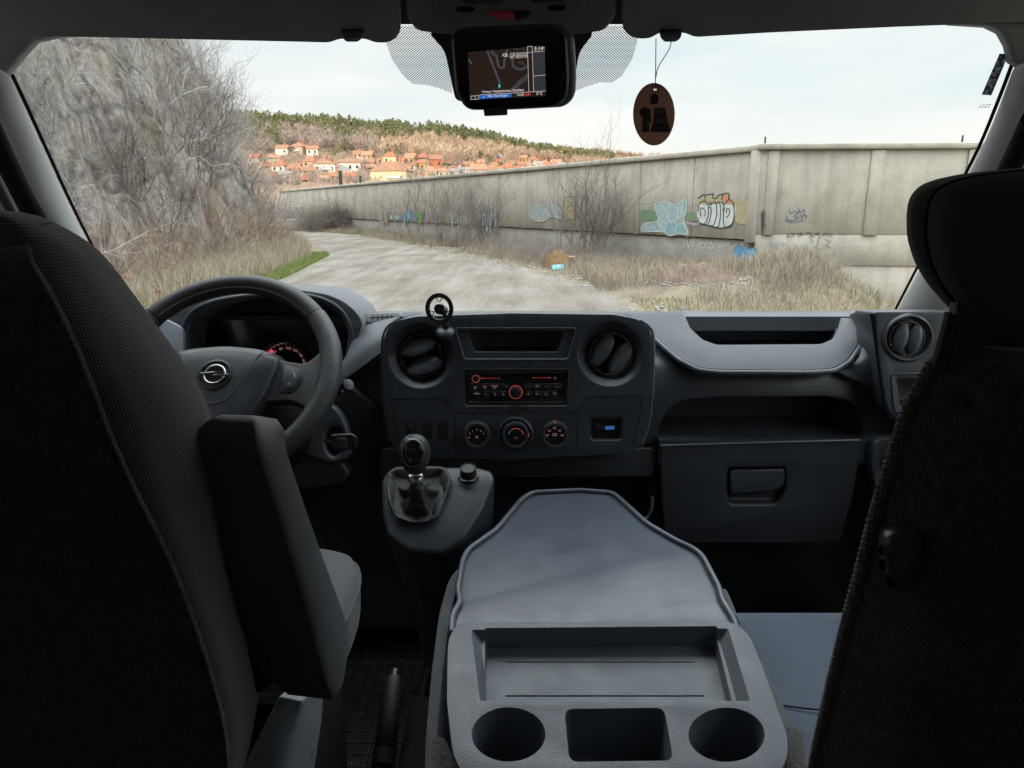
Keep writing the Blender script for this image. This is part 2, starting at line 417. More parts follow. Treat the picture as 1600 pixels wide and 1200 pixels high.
# doors with open window frames, seen left of the seat and right of the headrest
for s in (-1, 1):
    dr = bx('door_panel', rel(s * .87, -.3, -1.1), rel(s * .92, 1.85, -.36), M['black'], van)
    bx('door_sill_trim', rel(s * .82, .2, -.37), rel(s * .875, 1.7, -.335), M['bright'], van, bevel=.01)
    bx('b_pillar', rel(s * .84, -.3, -.36), rel(s * .93, .42, .30), M['liner'], van, bevel=.01)
    bx('door_window_header', rel(s * .84, .42, .24), rel(s * .93, 1.15, .30), M['head'], van)
    q = (lambda px, py, y: PY(px, py, y)) if s < 0 else (lambda px, py, y: PY(1594 - px, py - 5, y))
    a = [q(-25, 190, .96), q(30, 300, 1.10), q(60, 352, 1.17), q(110, 450, 1.36)]
    tube('door_seal', spl(a, 4), .017, M['seam'], van, n=8)
    a = [q(-60, 190, .90), q(10, 320, 1.02), q(30, 360, 1.08), q(90, 480, 1.28)]
    tube('door_window_frame', spl(a, 4), .011, M['dash'], van, n=8)
    a = [q(-80, 210, .84), q(0, 345, .96), q(60, 470, 1.14)]
    tube('window_channel', spl(a, 4), .008, M['seam'], van, n=8)
    prism('door_window', [rel(s * .89, .42, -.36), rel(s * .89, 1.55, -.36), rel(s * .86, 1.1, .24), rel(s * .86, .42, .24)], (s * .003, 0, 0), M['glass'], van)
# band of printed black dots round the mirror foot
def dots_mat():
    m = bpy.data.materials.new('printed_dots'); m.use_nodes = True; t = m.node_tree; t.nodes.clear()
    c = nn(t, 'ShaderNodeTexCoord'); s = nn(t, 'ShaderNodeSeparateXYZ'); t.links.new(c.outputs['UV'], s.inputs[0])
    k = math.pi / .0043
    a = math_n(t, 'SINE', math_n(t, 'MULTIPLY', math_n(t, 'ADD', s.outputs[0], s.outputs[1]), k))
    b = math_n(t, 'SINE', math_n(t, 'MULTIPLY', math_n(t, 'SUBTRACT', s.outputs[0], s.outputs[1]), k))
    h = math_n(t, 'GREATER_THAN', math_n(t, 'ABSOLUTE', math_n(t, 'MULTIPLY', a, b)), .44)
    tr = nn(t, 'ShaderNodeBsdfTransparent'); df = nn(t, 'ShaderNodeBsdfDiffuse'); df.inputs[0].default_value = (.01, .01, .01, 1)
    mxx = nn(t, 'ShaderNodeMixShader'); o = nn(t, 'ShaderNodeOutputMaterial')
    t.links.new(h, mxx.inputs[0]); t.links.new(tr.outputs[0], mxx.inputs[1]); t.links.new(df.outputs[0], mxx.inputs[2]); t.links.new(mxx.outputs[0], o.inputs[0])
    return m
M['dots'] = dots_mat()
gp = Plane(PY(800, 90, 1.17), (0, -.60, -.80))
for pts in ([(603, 66), (612, 92), (630, 118), (644, 131), (668, 133), (690, 139), (706, 146), (712, 40), (606, 40)],
            [(996, 64), (988, 92), (972, 118), (958, 129), (936, 129), (914, 136), (897, 143), (885, 40), (994, 40)]):
    P = pp(gp, pts); me = bpy.data.meshes.new('dotted_glass_band'); me.from_pydata([tuple(p) for p in P], [], [list(range(len(P)))])
    uvl = me.uv_layers.new()
    for l in me.loops:
        d = P[l.vertex_index] - gp.p; uvl.data[l.index].uv = (d.dot(gp.r), d.dot(gp.u))
    meshobj('dotted_glass_band', me, M['dots'], van)
# small dark sticker strip high on the right side of the glass
m, t, b = base_mat('sticker_print', (.05, .06, .09), .6)
t.links.new(ramp(t, noise_n(t, coords(t, (1, 1, 1)), 190, 2), [(.48, (.05, .07, .11)), (.56, (.75, .78, .8))]), b.inputs['Base Color']); M['sticker'] = m
gp2 = Plane(PY(1550, 115, 1.14), (-.1, -.60, -.80))
slab('windscreen_sticker', gp2, [(1562, 84), (1576, 85), (1549, 149), (1534, 148)], .0005, M['sticker'], van)
vf = text_vf('1222', gp2.at(1538, 166, .001), (1, 0, .05), gp2.u, .010); raw('sticker_number', vf, M['gloss'], van)

# ------------------------------------------------------------------ sun visors
def visor(side):
    t = thing('sun_visor', ('left' if side < 0 else 'right'), 'sun visor', PY(300 if side < 0 else 1300, 0, .9))
    if side < 0:
        o = [(-60, 60), (80, 57), (300, 62), (480, 66), (515, 67), (530, 61), (572, 61), (586, 67), (606, 67), (620, 60), (627, 45), (622, 0), (610, -60), (-60, -60)]
    else:
        o = [(1700, 30), (1560, 37), (1400, 43), (1200, 52), (1085, 59), (1070, 52), (1030, 52), (1018, 60), (1000, 62), (982, 57), (972, 44), (974, 0), (985, -60), (1700, -60)]
    pl = Plane(PY(800, 60, 1.0), (0, -.42, -.9))
    slab('visor_pad', pl, rnd(o, 8, 4), .022, M['visor'], t, bevel=.007, seg=4)
    cx = 551 if side < 0 else 1048
    slab('visor_clip', pl, rnd([(cx - 18, 50), (cx + 18, 50), (cx + 16, 60), (cx + 8, 66), (cx - 10, 66), (cx - 16, 60)], 3), .018, M['black'], t, off=.004, bevel=.002)
    return t
vl = visor(-1); vl['label'] = 'dark grey folded sun visor above the steering wheel side of the windscreen'
vr = visor(1); vr['label'] = 'dark grey folded sun visor from whose clip the oval tag hangs'

# ------------------------------------------------------------------ overhead console
oc = thing('overhead_console', 'dark grey overhead lamp console with a red light in the middle above the mirror screen', 'overhead console', PY(800, 20, .95))
pc = Plane(PY(800, 40, .97), (0, -.75, -.66))
slab('console_housing', pc, rnd([(628, -70), (636, 30), (650, 50), (690, 56), (905, 56), (945, 50), (962, 28), (968, -70)], 10), .09, M['visor'], oc, bevel=.012, seg=4)
slab('lamp_panel', pc, rnd([(676, -70), (688, 18), (702, 36), (900, 36), (914, 16), (922, -70)], 8), .01, M['head'], oc, off=.006, bevel=.004, seg=3)
for pts in ([(712, -12), (800, -10), (782, 6), (735, 6), (716, 0)], [(820, -10), (900, -12), (878, 3), (832, 5)]):
    slab('lamp_lens', pc, rnd(pts, 4), .004, M['black'], oc, off=.009, bevel=.001)
for cx in (727, 870): slab('microphone_grille', pc, ell(cx, 15 if cx < 800 else 13, 15, 4, 24), .003, M['seam'], oc, off=.0075)
m, t, b = base_mat('dim_red_lens', (.14, .02, .03), .25); b.inputs['Emission Color'].default_value = (.5, .03, .05, 1); b.inputs['Emission Strength'].default_value = .02; M['redlens'] = m
slab('red_lamp', pc, rnd([(765, 20), (803, 20), (803, 32), (782, 32), (772, 28)], 3), .006, M['redlens'], oc, off=.010, bevel=.001)
slab('sensor_window', pc, rnd([(804, 20), (830, 20), (822, 30), (804, 32)], 3), .006, M['gloss'], oc, off=.010, bevel=.001)
slab('mirror_foot', Plane(PY(800, 70, .99), (0, -.7, -.3)), rnd([(668, 50), (930, 50), (905, 82), (893, 160), (800, 150), (712, 160), (695, 80)], 12), .03, M['black'], oc, bevel=.004)

# ------------------------------------------------------------------ mirror screen
ms = thing('mirror_display', 'black rear view mirror screen showing a navigation map at 5:14, above the windscreen middle', 'mirror display', PY(800, 110, .84))
pm = Plane(PY(798, 115, .83), (.05, -1, -.42)); tl = math.tan(R_(-2.8))
def mq(x, y): return (x, y + (x - 798) * tl)
hp = [mq(705, 52), mq(712, 140), mq(728, 170), mq(800, 173), mq(872, 172), mq(888, 156), mq(890, 120), mq(886, 58), mq(870, 45), mq(722, 44)]
slab('housing', pm, rnd(hp, [12, 6, 14, 4, 14, 14, 4, 14, 10, 10], 6), .022, M['black'], ms, bevel=.005, seg=4)
hb = [(x + (12 if x > 800 else 2), y + 1) for x, y in hp]
slab('back_shell', pm.off(-.012), rnd(hb, 12, 6), .03, M['bright'], ms, bevel=.007, seg=4)
hf = [(798 + (x - 798) * .965, 110 + (y - 110) * .95) for x, y in hp]
slab('front_glass', pm, rnd(hf, 12, 6), .003, M['gloss'], ms, off=.0008, bevel=.0008)
slab('bottom_button', pm, rnd([mq(755, 168), mq(793, 168), mq(793, 180), mq(757, 180)], 2), .01, M['panel'], ms, off=-.003, bevel=.001)
M['lcd'] = emis('lcd_dark', (.05, .028, .022), .22); M['lcd2'] = emis('lcd_grey', (.08, .08, .10), .22)
M['map_line'] = emis('map_line', (.25, .36, .42), .3); M['lcd_white'] = emis('lcd_white', (.9, .85, .8), .45); M['lcd_red'] = emis('lcd_red', (1, .1, .06), .6)
M['lcd_blue'] = emis('lcd_blue', (.02, .16, .55), .45); M['map_block'] = emis('map_block', (.05, .09, .10), .3)
def zc(x, y): return (690 + x / 7.2727, 30 + y / 7.2727)        # pixels of the enlarged view of the screen
scr = slab('screen', pm, [zc(297, 376), zc(1170, 302), zc(1190, 872), zc(322, 918)], .0006, M['lcd'], ms, off=.0016)
def lines(name, pl, segs, wpx, mat, parent, off, tf=lambda x, y: (x, y)):
    parts = []
    for s in segs:
        P = [tf(*p) for p in s]
        for (x0, y0), (x1, y1) in zip(P, P[1:]):
            d = V((x1 - x0, y1 - y0)); 
            if d.length < 1e-6: continue
            nrm = V((-d.y, d.x)).normalized() * wpx / 2; e = d.normalized() * wpx * .3
            q = [(x0 - e.x + nrm.x, y0 - e.y + nrm.y), (x1 + e.x + nrm.x, y1 + e.y + nrm.y), (x1 + e.x - nrm.x, y1 + e.y - nrm.y), (x0 - e.x - nrm.x, y0 - e.y - nrm.y)]
            o = off + .00002 * (len(parts) % 5)
            parts.append((pp(pl, q, o), [[0, 1, 2, 3]]))
    return raw(name, join_vf(parts), mat, parent)
slab('info_bar', pm, [zc(1035, 375), zc(1172, 365), zc(1182, 812), zc(1045, 822)], .0003, M['lcd2'], scr, off=.0019)
lines('road_lines', pm, [[(510, 358), (660, 735), (655, 800)], [(525, 356), (672, 735)], [(560, 352), (575, 395), (620, 425), (640, 540), (685, 565), (715, 550), (720, 470), (755, 340)],
      [(575, 350), (585, 380), (632, 412), (650, 535), (685, 550), (702, 538), (708, 465), (740, 342)], [(770, 815), (880, 705), (985, 620)], [(790, 815), (890, 722), (985, 640)], [(815, 812), (905, 732), (985, 660)],
      [(800, 440), (800, 520), (830, 565), (900, 580), (975, 550), (905, 485), (870, 495)], [(812, 440), (812, 515), (838, 550), (900, 565), (955, 545)], [(300, 458), (338, 512)], [(310, 455), (346, 508)], [(830, 330), (880, 345)], [(925, 322), (950, 345)]], .45, M['map_line'], scr, .0021, zc)
lines('frame_lines', pm, [[(975, 312), (992, 822)], [(1028, 310), (1046, 820)], [(975, 312), (1030, 308)], [(980, 378), (1172, 362)], [(1046, 645), (1180, 635)], [(430, 860), (820, 838), (1182, 815)], [(330, 875), (420, 868), (420, 908), (335, 915), (330, 875)], [(380, 872), (382, 912)]], .5, M['lcd_white'], scr, .0022, zc)
slab('track_bar', pm, [zc(422, 864), zc(795, 846), zc(795, 884), zc(425, 906)], .0003, M['lcd_blue'], scr, off=.0023)
parts = []
mr = (pm.at(*mq(900, 100)) - pm.at(*mq(700, 100)))
def mt(s, x, y, sz, al='LEFT'):
    return text_vf(s, pm.at(*zc(x, y), .0028), mr, pm.u, sz * .83 / F * 1.35, align=al)
raw('place_lettering', join_vf([mt('КВ. СЕЛОТО', 975, 398, 4.4, 'RIGHT'), mt('KV. SELOTO', 975, 425, 3.4, 'RIGHT')]), M['lcd_white'], scr); raw('street_lettering', mt('Улица Черноризец Храбър', 458, 828, 3.5), M['lcd_white'], scr)
raw('clock_lettering', join_vf([mt('5:14', 1052, 338, 5.4), mt('pm', 1142, 326, 2.4)]), M['lcd_white'], scr)
raw('status_lettering', join_vf([mt('906. Five Finger', 520, 876, 3.5), mt('♪', 468, 886, 4), mt('14:00', 850, 862, 3.6), mt('5°C', 1076, 848, 4.4)]), M['lcd_white'], scr)
raw('traffic_lettering', mt('Traffic', 925, 858, 3.3), M['lcd_red'], scr)
slab('car_arrow', pm, [zc(655, 735), zc(670, 775), zc(657, 765), zc(645, 780)], .0002, emis('arrow', (.1, .6, .55), .8), scr, off=.0025)

# ------------------------------------------------------------------ air freshener
af = thing('air_freshener', 'brown oval hanging tag printed with an old car, strung from the right visor clip', 'air freshener', PY(1022, 180, .98))
pa = Plane(PY(1022, 178, .985), (-.05, -1, -.15))
m, t, b = base_mat('brown_card', (.13, .075, .055), .8); b.inputs['Transmission Weight'].default_value = 0; bump(t, b, noise_n(t, coords(t), 800, 3), .3, .0006)
t.links.new(ramp(t, noise_n(t, coords(t), 30, 3), [(.3, (.26, .165, .13)), (.7, (.34, .22, .175))]), b.inputs['Base Color'])
trn = nn(t, 'ShaderNodeBsdfTranslucent'); trn.inputs[0].default_value = (.42, .29, .23, 1); msx = nn(t, 'ShaderNodeMixShader'); msx.inputs[0].default_value = .6
t.links.new(b.outputs[0], msx.inputs[1]); t.links.new(trn.outputs[0], msx.inputs[2]); t.links.new(msx.outputs[0], t.nodes['Material Output'].inputs[0]); M['card'] = m
hole = cutter(pa, ell(1024, 140, 2.3, 2.3, 12), .01, 1, .01)
slab('tag', pa, ell(1022, 178.5, 32.5, 49, 56), .004, M['card'], af, cuts=[hole], bevel=.0008)
M['ink'] = base_mat('brown_ink', (.025, .018, .018), .8)[0]; M['ink2'] = base_mat('grey_ink', (.055, .05, .055), .8)[0]
zt = lambda x, y: (960 + x / 10, 120 + y / 10)
parts = [(pp(pa, [zt(*p) for p in q], .0003 + .00002 * i), [list(range(len(q)))]) for i, q in enumerate([
    [(560, 860), (610, 700), (625, 480), (790, 485), (815, 600), (850, 760), (880, 830), (850, 865)],
    [(430, 865), (440, 650), (400, 600), (390, 540), (430, 480), (500, 470), (570, 520), (565, 600), (580, 700), (545, 720), (545, 865)],
    [(565, 300), (600, 265), (650, 265), (690, 300), (695, 360), (665, 430), (570, 430), (555, 360)]])]
raw('printed_picture', join_vf(parts), M['ink'], af)
parts = [(pp(pa, [zt(*p) for p in q], .0005), [list(range(len(q)))]) for q in [
    [(640, 500), (780, 500), (800, 570), (630, 570)], [(650, 640), (810, 640), (830, 740), (640, 740)], [(620, 790), (860, 790), (865, 810), (620, 810)], [(480, 700), (540, 690), (545, 800), (490, 800)]]]
raw('printed_highlights', join_vf(parts), M['ink2'], af)
k = pa.at(1024, 138, .001)
tube('string', [PY(1025, 60, 1.0), PY(1024.5, 100, .99), k, k + V((0, .004, -.006))], .0006, M['ink2'], af, n=5)
tube('string', spl([PY(1050, 58, 1.0), PY(1046, 76, 1.0), PY(1036, 92, .995), PY(1028, 106, .99), pa.at(1024.5, 122, .001)], 4), .0006, M['ink2'], af, n=5)

# ------------------------------------------------------------------ dashboard
db = thing('dashboard', 'dark grey dashboard with centre stack, glove box and moulded tray under the windscreen', 'dashboard', rel(0, 1.4, -.45))
# body: one curved face reaching door to door
prof = [(486, 1.60), (505, 1.52), (535, 1.44), (575, 1.378), (640, 1.356), (720, 1.36), (800, 1.385), (880, 1.43), (980, 1.50)]
xs = [-.90, -.6, -.3, 0, .3, .6, .90]
zrow = []
for py, y in prof:
    z = PY(800, py, y).z; zrow.append([V((x, y - .0 + .05 * max(0, abs(x) - .6), z)) for x in xs])
shelf = rnd([(1028, 692), (1031, 662), (1047, 637), (1072, 625), (1125, 621), (1297, 620), (1331, 628), (1350, 647), (1353, 669), (1347, 692)], 6, 4)
tray = [(1067, 470), (1067, 490), (1078, 516), (1097, 534), (1119, 542), (1281, 541), (1300, 533), (1311, 510), (1314, 492), (1314, 470)]
GP = Plane(PY(1190, 660, 1.35), (0, -1, .02))
TP = Plane(rel(0, 1.33, -.3025), (0, -.0825, .17)); 
trayr = rnd(tray, 5, 4)
HP = Plane(PY(410, 520, 1.40), (0, -1, .05)); hi = rnd([(288, 520), (299, 495), (330, 476), (400, 465), (470, 465), (507, 474), (532, 492), (545, 520), (540, 556), (520, 600), (285, 600)], 8, 4)
body = patch('dash_body', zrow, (0, .20, -.07), M['dash'], db, nu=4, nv=4,
             cuts=[cutter(HP, hi, .135, .93, .10), cutter(GP, shelf, .15, .93), cutter(TP, trayr, .10, .93, .05),
                   cutter(Plane(PY(880, 790, 1.36), (0, -1, 0)), rnd([(752, 748), (1014, 744), (1012, 900), (752, 900)], 8), .14, .97, .06)], bevel=.004, seg=3)
patch('dash_top', [[rel(x, y, z) for x in (-.9, -.45, 0, .45, .9)] for y, z in ((1.50, -.226), (1.60, -.236), (1.75, -.262), (1.98, -.33))], (0, 0, -.03), M['pad'], db)
# passenger side: pale textured pad round an open tray
pad = [(985, 470), (1060, 478), (1341, 486), (1346, 506), (1342, 537), (1325, 562), (1303, 575), (1266, 578), (1125, 577.5), (1091, 575), (1062, 561), (1036, 538), (1015, 520), (985, 500)]
pad = [(985, 488), (1060, 487), (1341, 497), (1347, 508), (1342, 537), (1325, 562), (1303, 575), (1266, 578), (1125, 577.5), (1091, 574), (1062, 559), (1036, 537), (1010, 513), (985, 497)]
slab('tray_pad', TP, rnd(pad, 7, 4), .016, M['pad'], db, off=.006, cuts=[cutter(TP, rnd([(x, y - (25 if y < 486 else 0)) for x, y in tray], 5, 4), .08, 1, .05)], bevel=.004, seg=3)
tube('pad_rim', [TP.at(x, y, .001) for x, y in rnd([(1016, 522), (1036, 541), (1062, 563), (1091, 578), (1125, 581.5), (1266, 582), (1305, 579), (1328, 565), (1346, 538), (1351, 506), (1346, 494)], 6, 4)], .0045, M['bright'], db, n=8)
tube('tray_back_rim', spl([PY(1066, 489, 1.66), PY(1180, 492, 1.66), PY(1312, 499, 1.66)], 5), .006, M['bright'], db, n=8)
# glove box
GB = Plane(PY(1190, 740, 1.325), (0, -1, .05))
gb = slab('glove_box', GB, rnd([(1031, 695), (1345, 686.5), (1341, 730), (1332, 780), (1312, 850), (1040, 850), (1033, 780)], [5, 5, 3, 6, 10, 10, 4], 4), .035, M['dash_low'], db, bevel=.004, seg=3,
          cuts=[cutter(GB, rnd([(1137, 731), (1229, 730), (1228, 765), (1215, 789), (1140, 789), (1135, 770)], 8, 4), .022, .92, .02)])
slab('handle', GB, rnd([(1140, 735), (1227, 733), (1226, 757), (1212, 767), (1142, 773)], 7, 5), .01, M['dash'], gb, off=-.002, bevel=.003, seg=3)
tube('shelf_front_lip', [PY(1032, 697, 1.315), PY(1190, 692, 1.315), PY(1343, 688, 1.315)], .0035, M['dash'], db, n=8)
bx('shelf_floor', PY(1030, 688, 1.33), PY(1348, 684, 1.49), M['dash'], db)

# ---- centre stack
SF = Plane(PY(805, 605, 1.318), (0, -1, .10))
stk = [(598, 535), (606, 512), (622, 500), (650, 494), (800, 489), (960, 491), (996, 498), (1014, 510), (1020, 530), (1019, 600), (1013, 660), (1003, 694), (985, 706), (930, 712), (800, 719), (680, 717), (630, 710), (612, 695), (602, 640), (597, 580)]
LV, RV = (658, 556), (954, 553)
cuts = []
for cx, cy in (LV, RV):
    cuts.append(cutter(SF, ell(cx, cy, 51, 51, 44), .022, .74, .004))
    cuts.append(cutter(SF, ell(cx, cy, 35.5, 35.5, 40), .075, .9, .004))
cuts.append(cutter(SF, rnd([(711.6, 514), (900.6, 514), (886.6, 561), (725.6, 561)], 5), .004, 1, .004))
cuts.append(cutter(SF, rnd([(729, 518), (881, 518), (872.5, 550), (740, 550)], 4), .07, .86, .004))
cuts.append(cutter(SF, rnd([(724, 578), (887.5, 578), (886, 634), (726, 634)], 5), .007, 1, .004))
cuts.append(cutter(SF, rnd([(921, 652), (972.5, 652), (972, 688), (922, 688)], 6), .014, .86, .004))
cs = slab('centre_stack', SF, rnd(stk, 7, 4), .085, M['panel'], db, cuts=cuts, bevel=.0035, seg=3)
# lighter bead as painted highlight on the passenger side, and the frame round the bin
tube('stack_edge_bead', [SF.at(x, y, -.003) for x, y in spl([V(p) for p in ((1000, 500), (1015, 511), (1021, 530), (1020, 600), (1014, 660), (1002, 697))], 5)], .0028, M['bright'], db, n=8)
tube('stack_edge_bead', [SF.at(x, y, -.003) for x, y in spl([V(p) for p in ((625, 498), (605, 511), (597, 535), (596.5, 580), (602, 640), (611, 690))], 5)], .0022, M['panel'], db, n=8)
fr = [p for p in rnd([(711.6, 512.5), (900.6, 512.5), (887, 562), (725, 562)], 5)]
tube('bin_frame_edge', [SF.at(x, y, 0) for x, y in fr], .0011, M['bright'], cs, n=6, closed=True)
tube('radio_frame_edge', [SF.at(x, y, 0) for x, y in rnd([(723, 577), (888.5, 577), (887, 635.5), (725, 635.5)], 5)], .0011, M['panel'], cs, n=6, closed=True)
def grooves(segs, name='panel_gap'):
    ps = []
    for s in segs: ps.append(tube_vf([SF.at(x, y, .0001) for x, y in s], .00065, 5))
    vs, fs = join_vf(ps); return raw(name, (vs, fs), M['seam'], cs)
grooves([[(632, 712), (618, 668), (610, 624), (690, 622), (697, 626), (711, 645), (711, 706)], [(711, 645), (902, 643)], [(902, 706), (902, 643), (914, 624), (923, 619), (1001, 619), (1003, 624), (998, 660), (990, 690), (978, 700)]])
slab('usb_recess_floor', SF, rnd([(926, 656), (968, 656), (967, 685), (927, 685)], 4), .001, M['gloss'], cs, off=-.0125)
slab('usb_port', SF, [(946, 666), (960, 665.5), (960, 671), (946, 671.5)], .002, M['blue_glow'], cs, off=-.011)
lines('usb_print', SF, [[(933, 664), (937, 664), (938, 668), (936, 670), (933, 669), (932, 666), (933, 664)], [(941, 664), (944, 664)], [(939, 669), (945, 668)]], .8, M['grey_print'], cs, -.0121)
# vents
def vent(pl, cx, cy, r, ang, parent, sep=15.5, mats=None):
    d = (pl.at(cx + 10, cy) - pl.at(cx, cy)).length / 10; c = pl.at(cx, cy); n = pl.n
    v = lathe('air_vent', c, n, [(.02 * d, -.05), (r * d * .86, -.05), (r * d * .86, -.004), (r * d * .90, .002), (r * d * .99, .001), (r * d * 1.03, -.006), (r * d * 1.03, -.055), (.02 * d, -.055)], M['black'], parent, n=48)
    a = pl.r * math.cos(ang) + pl.u * math.sin(ang); b = -pl.r * math.sin(ang) + pl.u * math.cos(ang)
    for s in (-1, 1):
        rgs = []
        for sc, o in ((.70, -.030), (.96, -.010), (1.0, -.006), (.985, -.0045), (.80, -.0015), (.45, .0008), (.1, .0014)):
            rgs.append([c + b * (s * sep * d) + a * (r * d * .84 * sc * math.cos(t)) + b * (r * d * .38 * sc * math.sin(t)) + n * (o + .005 - .5 * r * d * .38 * sc * math.sin(t)) for t in np.linspace(0, 2 * math.pi, 33)[:-1]])
        loft('vent_blade', rgs, M['blade'], v)
    ps = []
    for k in range(6):
        q = k * math.pi / 3 + .4; e = pl.r * math.cos(q) + pl.u * math.sin(q)
        ps.append(box_vf(c + e * (r * d * .94) + n * .0022, (.0012, .0012, r * d * .10), Matrix((n.cross(e), n, e)).transposed()))
    raw('vent_marks', join_vf(ps), M['grey_print'], v)
    return v
vent(SF.off(-.016), LV[0], LV[1], 35, R_(18), cs)
vent(SF.off(-.016), RV[0], RV[1], 35, R_(62), cs)
# radio
RP = SF.off(-.004)
rad = slab('radio', RP, rnd([(729, 581.5), (883, 581), (882.5, 628.5), (731, 628.5)], 2), .02, M['gloss'], db, bevel=.001)
rz = lambda x, y: (600 + x / 5.333, 560 + y / 5.333)
tube('radio_edge', [RP.at(*p) for p in ((729.5, 582), (882.5, 581.5), (882, 628), (731.5, 628))], .0005, M['grey_print'], rad, n=5, closed=True)
lathe('volume_knob', RP.at(*rz(1098, 280)), SF.n, [(.0115, 0), (.0113, .006), (.0102, .0125), (.006, .0145), (.001, .0145)], M['black'], rad)
lathe('knob_glow', RP.at(*rz(1098, 280)), SF.n, [(.0120, 0.0), (.0120, .0012), (.0132, .0012), (.0132, 0)], M['red_glow'], rad)
lathe('power_knob', RP.at(*rz(765, 168)), SF.n, [(.0062, 0), (.0061, .004), (.0052, .007), (.001, .0075)], M['black'], rad)
lathe('knob_glow', RP.at(*rz(765, 170)), SF.n, [(.0066, 0), (.0066, .0008), (.0076, .0008), (.0076, 0)], M['red_glow'], rad)
lathe('eject_button', RP.at(*rz(1425, 162)), SF.n, [(.005, 0), (.005, .0012), (.001, .0014)], M['black'], rad, n=20)
slab('disc_slot', RP, [rz(835, 158), rz(1370, 155), rz(1370, 166), rz(835, 170)], .001, M['seam'], rad, off=.0012)
lines('slot_glow', RP, [[(820, 166), (940, 165)], [(1250, 160), (1380, 161)]], .5, emis('faint_red', (.7, .08, .05), .3), rad, .0014, rz)
lines('slot_glow', RP, [[(808, 166), (822, 166)], [(956, 165), (962, 165)], [(1242, 161), (1248, 161)], [(1378, 161), (1388, 161)]], 1.6, M['red_glow'], rad, .0015, rz)
ru = SF.u; px = 1.36 / F
bl = [('▤', 760, 245, 4), ('▥', 840, 240, 4), ('RADIO', 922, 231, 2.6), ('CD', 922, 248, 2.4), ('◂', 1014, 233, 3), ('▸', 1182, 231, 3), ('SRC', 1277, 234, 2.5), ('◂◂', 1354, 237, 2.4), ('▸▸', 1438, 241, 2.4),
      ('MEDIA', 772, 294, 2.4), ('1', 847, 300, 3.4), ('2', 925, 299, 3.4), ('3', 996, 301, 3.4), ('4', 1201, 299, 3.4), ('5', 1273, 297, 3.4), ('6', 1349, 296, 3.4), ('♪♪', 1421, 291, 3.6), ('▲', 1426, 162, 2.2)]
raw('button_lettering', join_vf([text_vf(s, RP.at(*rz(x, y), .0042), SF.r, ru, z * px * 1.3) for s, x, y, z in bl]), M['pink_glow'], rad)
bt = []
for row, (ya, yb) in enumerate(((212, 262), (270, 322))):
    for xa, xb in ((715, 800), (804, 882), (886, 962), (966, 1040), (1160, 1236), (1240, 1314), (1318, 1396), (1400, 1480)) if row == 0 else ((745, 812), (816, 880), (884, 955), (959, 1025), (1178, 1238), (1242, 1308), (1312, 1382), (1386, 1450)):
        yy = 6 * ((xa - 1098) / 400) ** 2
        bt.append(slab('radio_button', RP, [rz(xa, ya - yy), rz(xb, ya - yy), rz(xb, yb - yy), rz(xa, yb - yy)], .004, M['black'], rad, off=.0035, bevel=.0006))
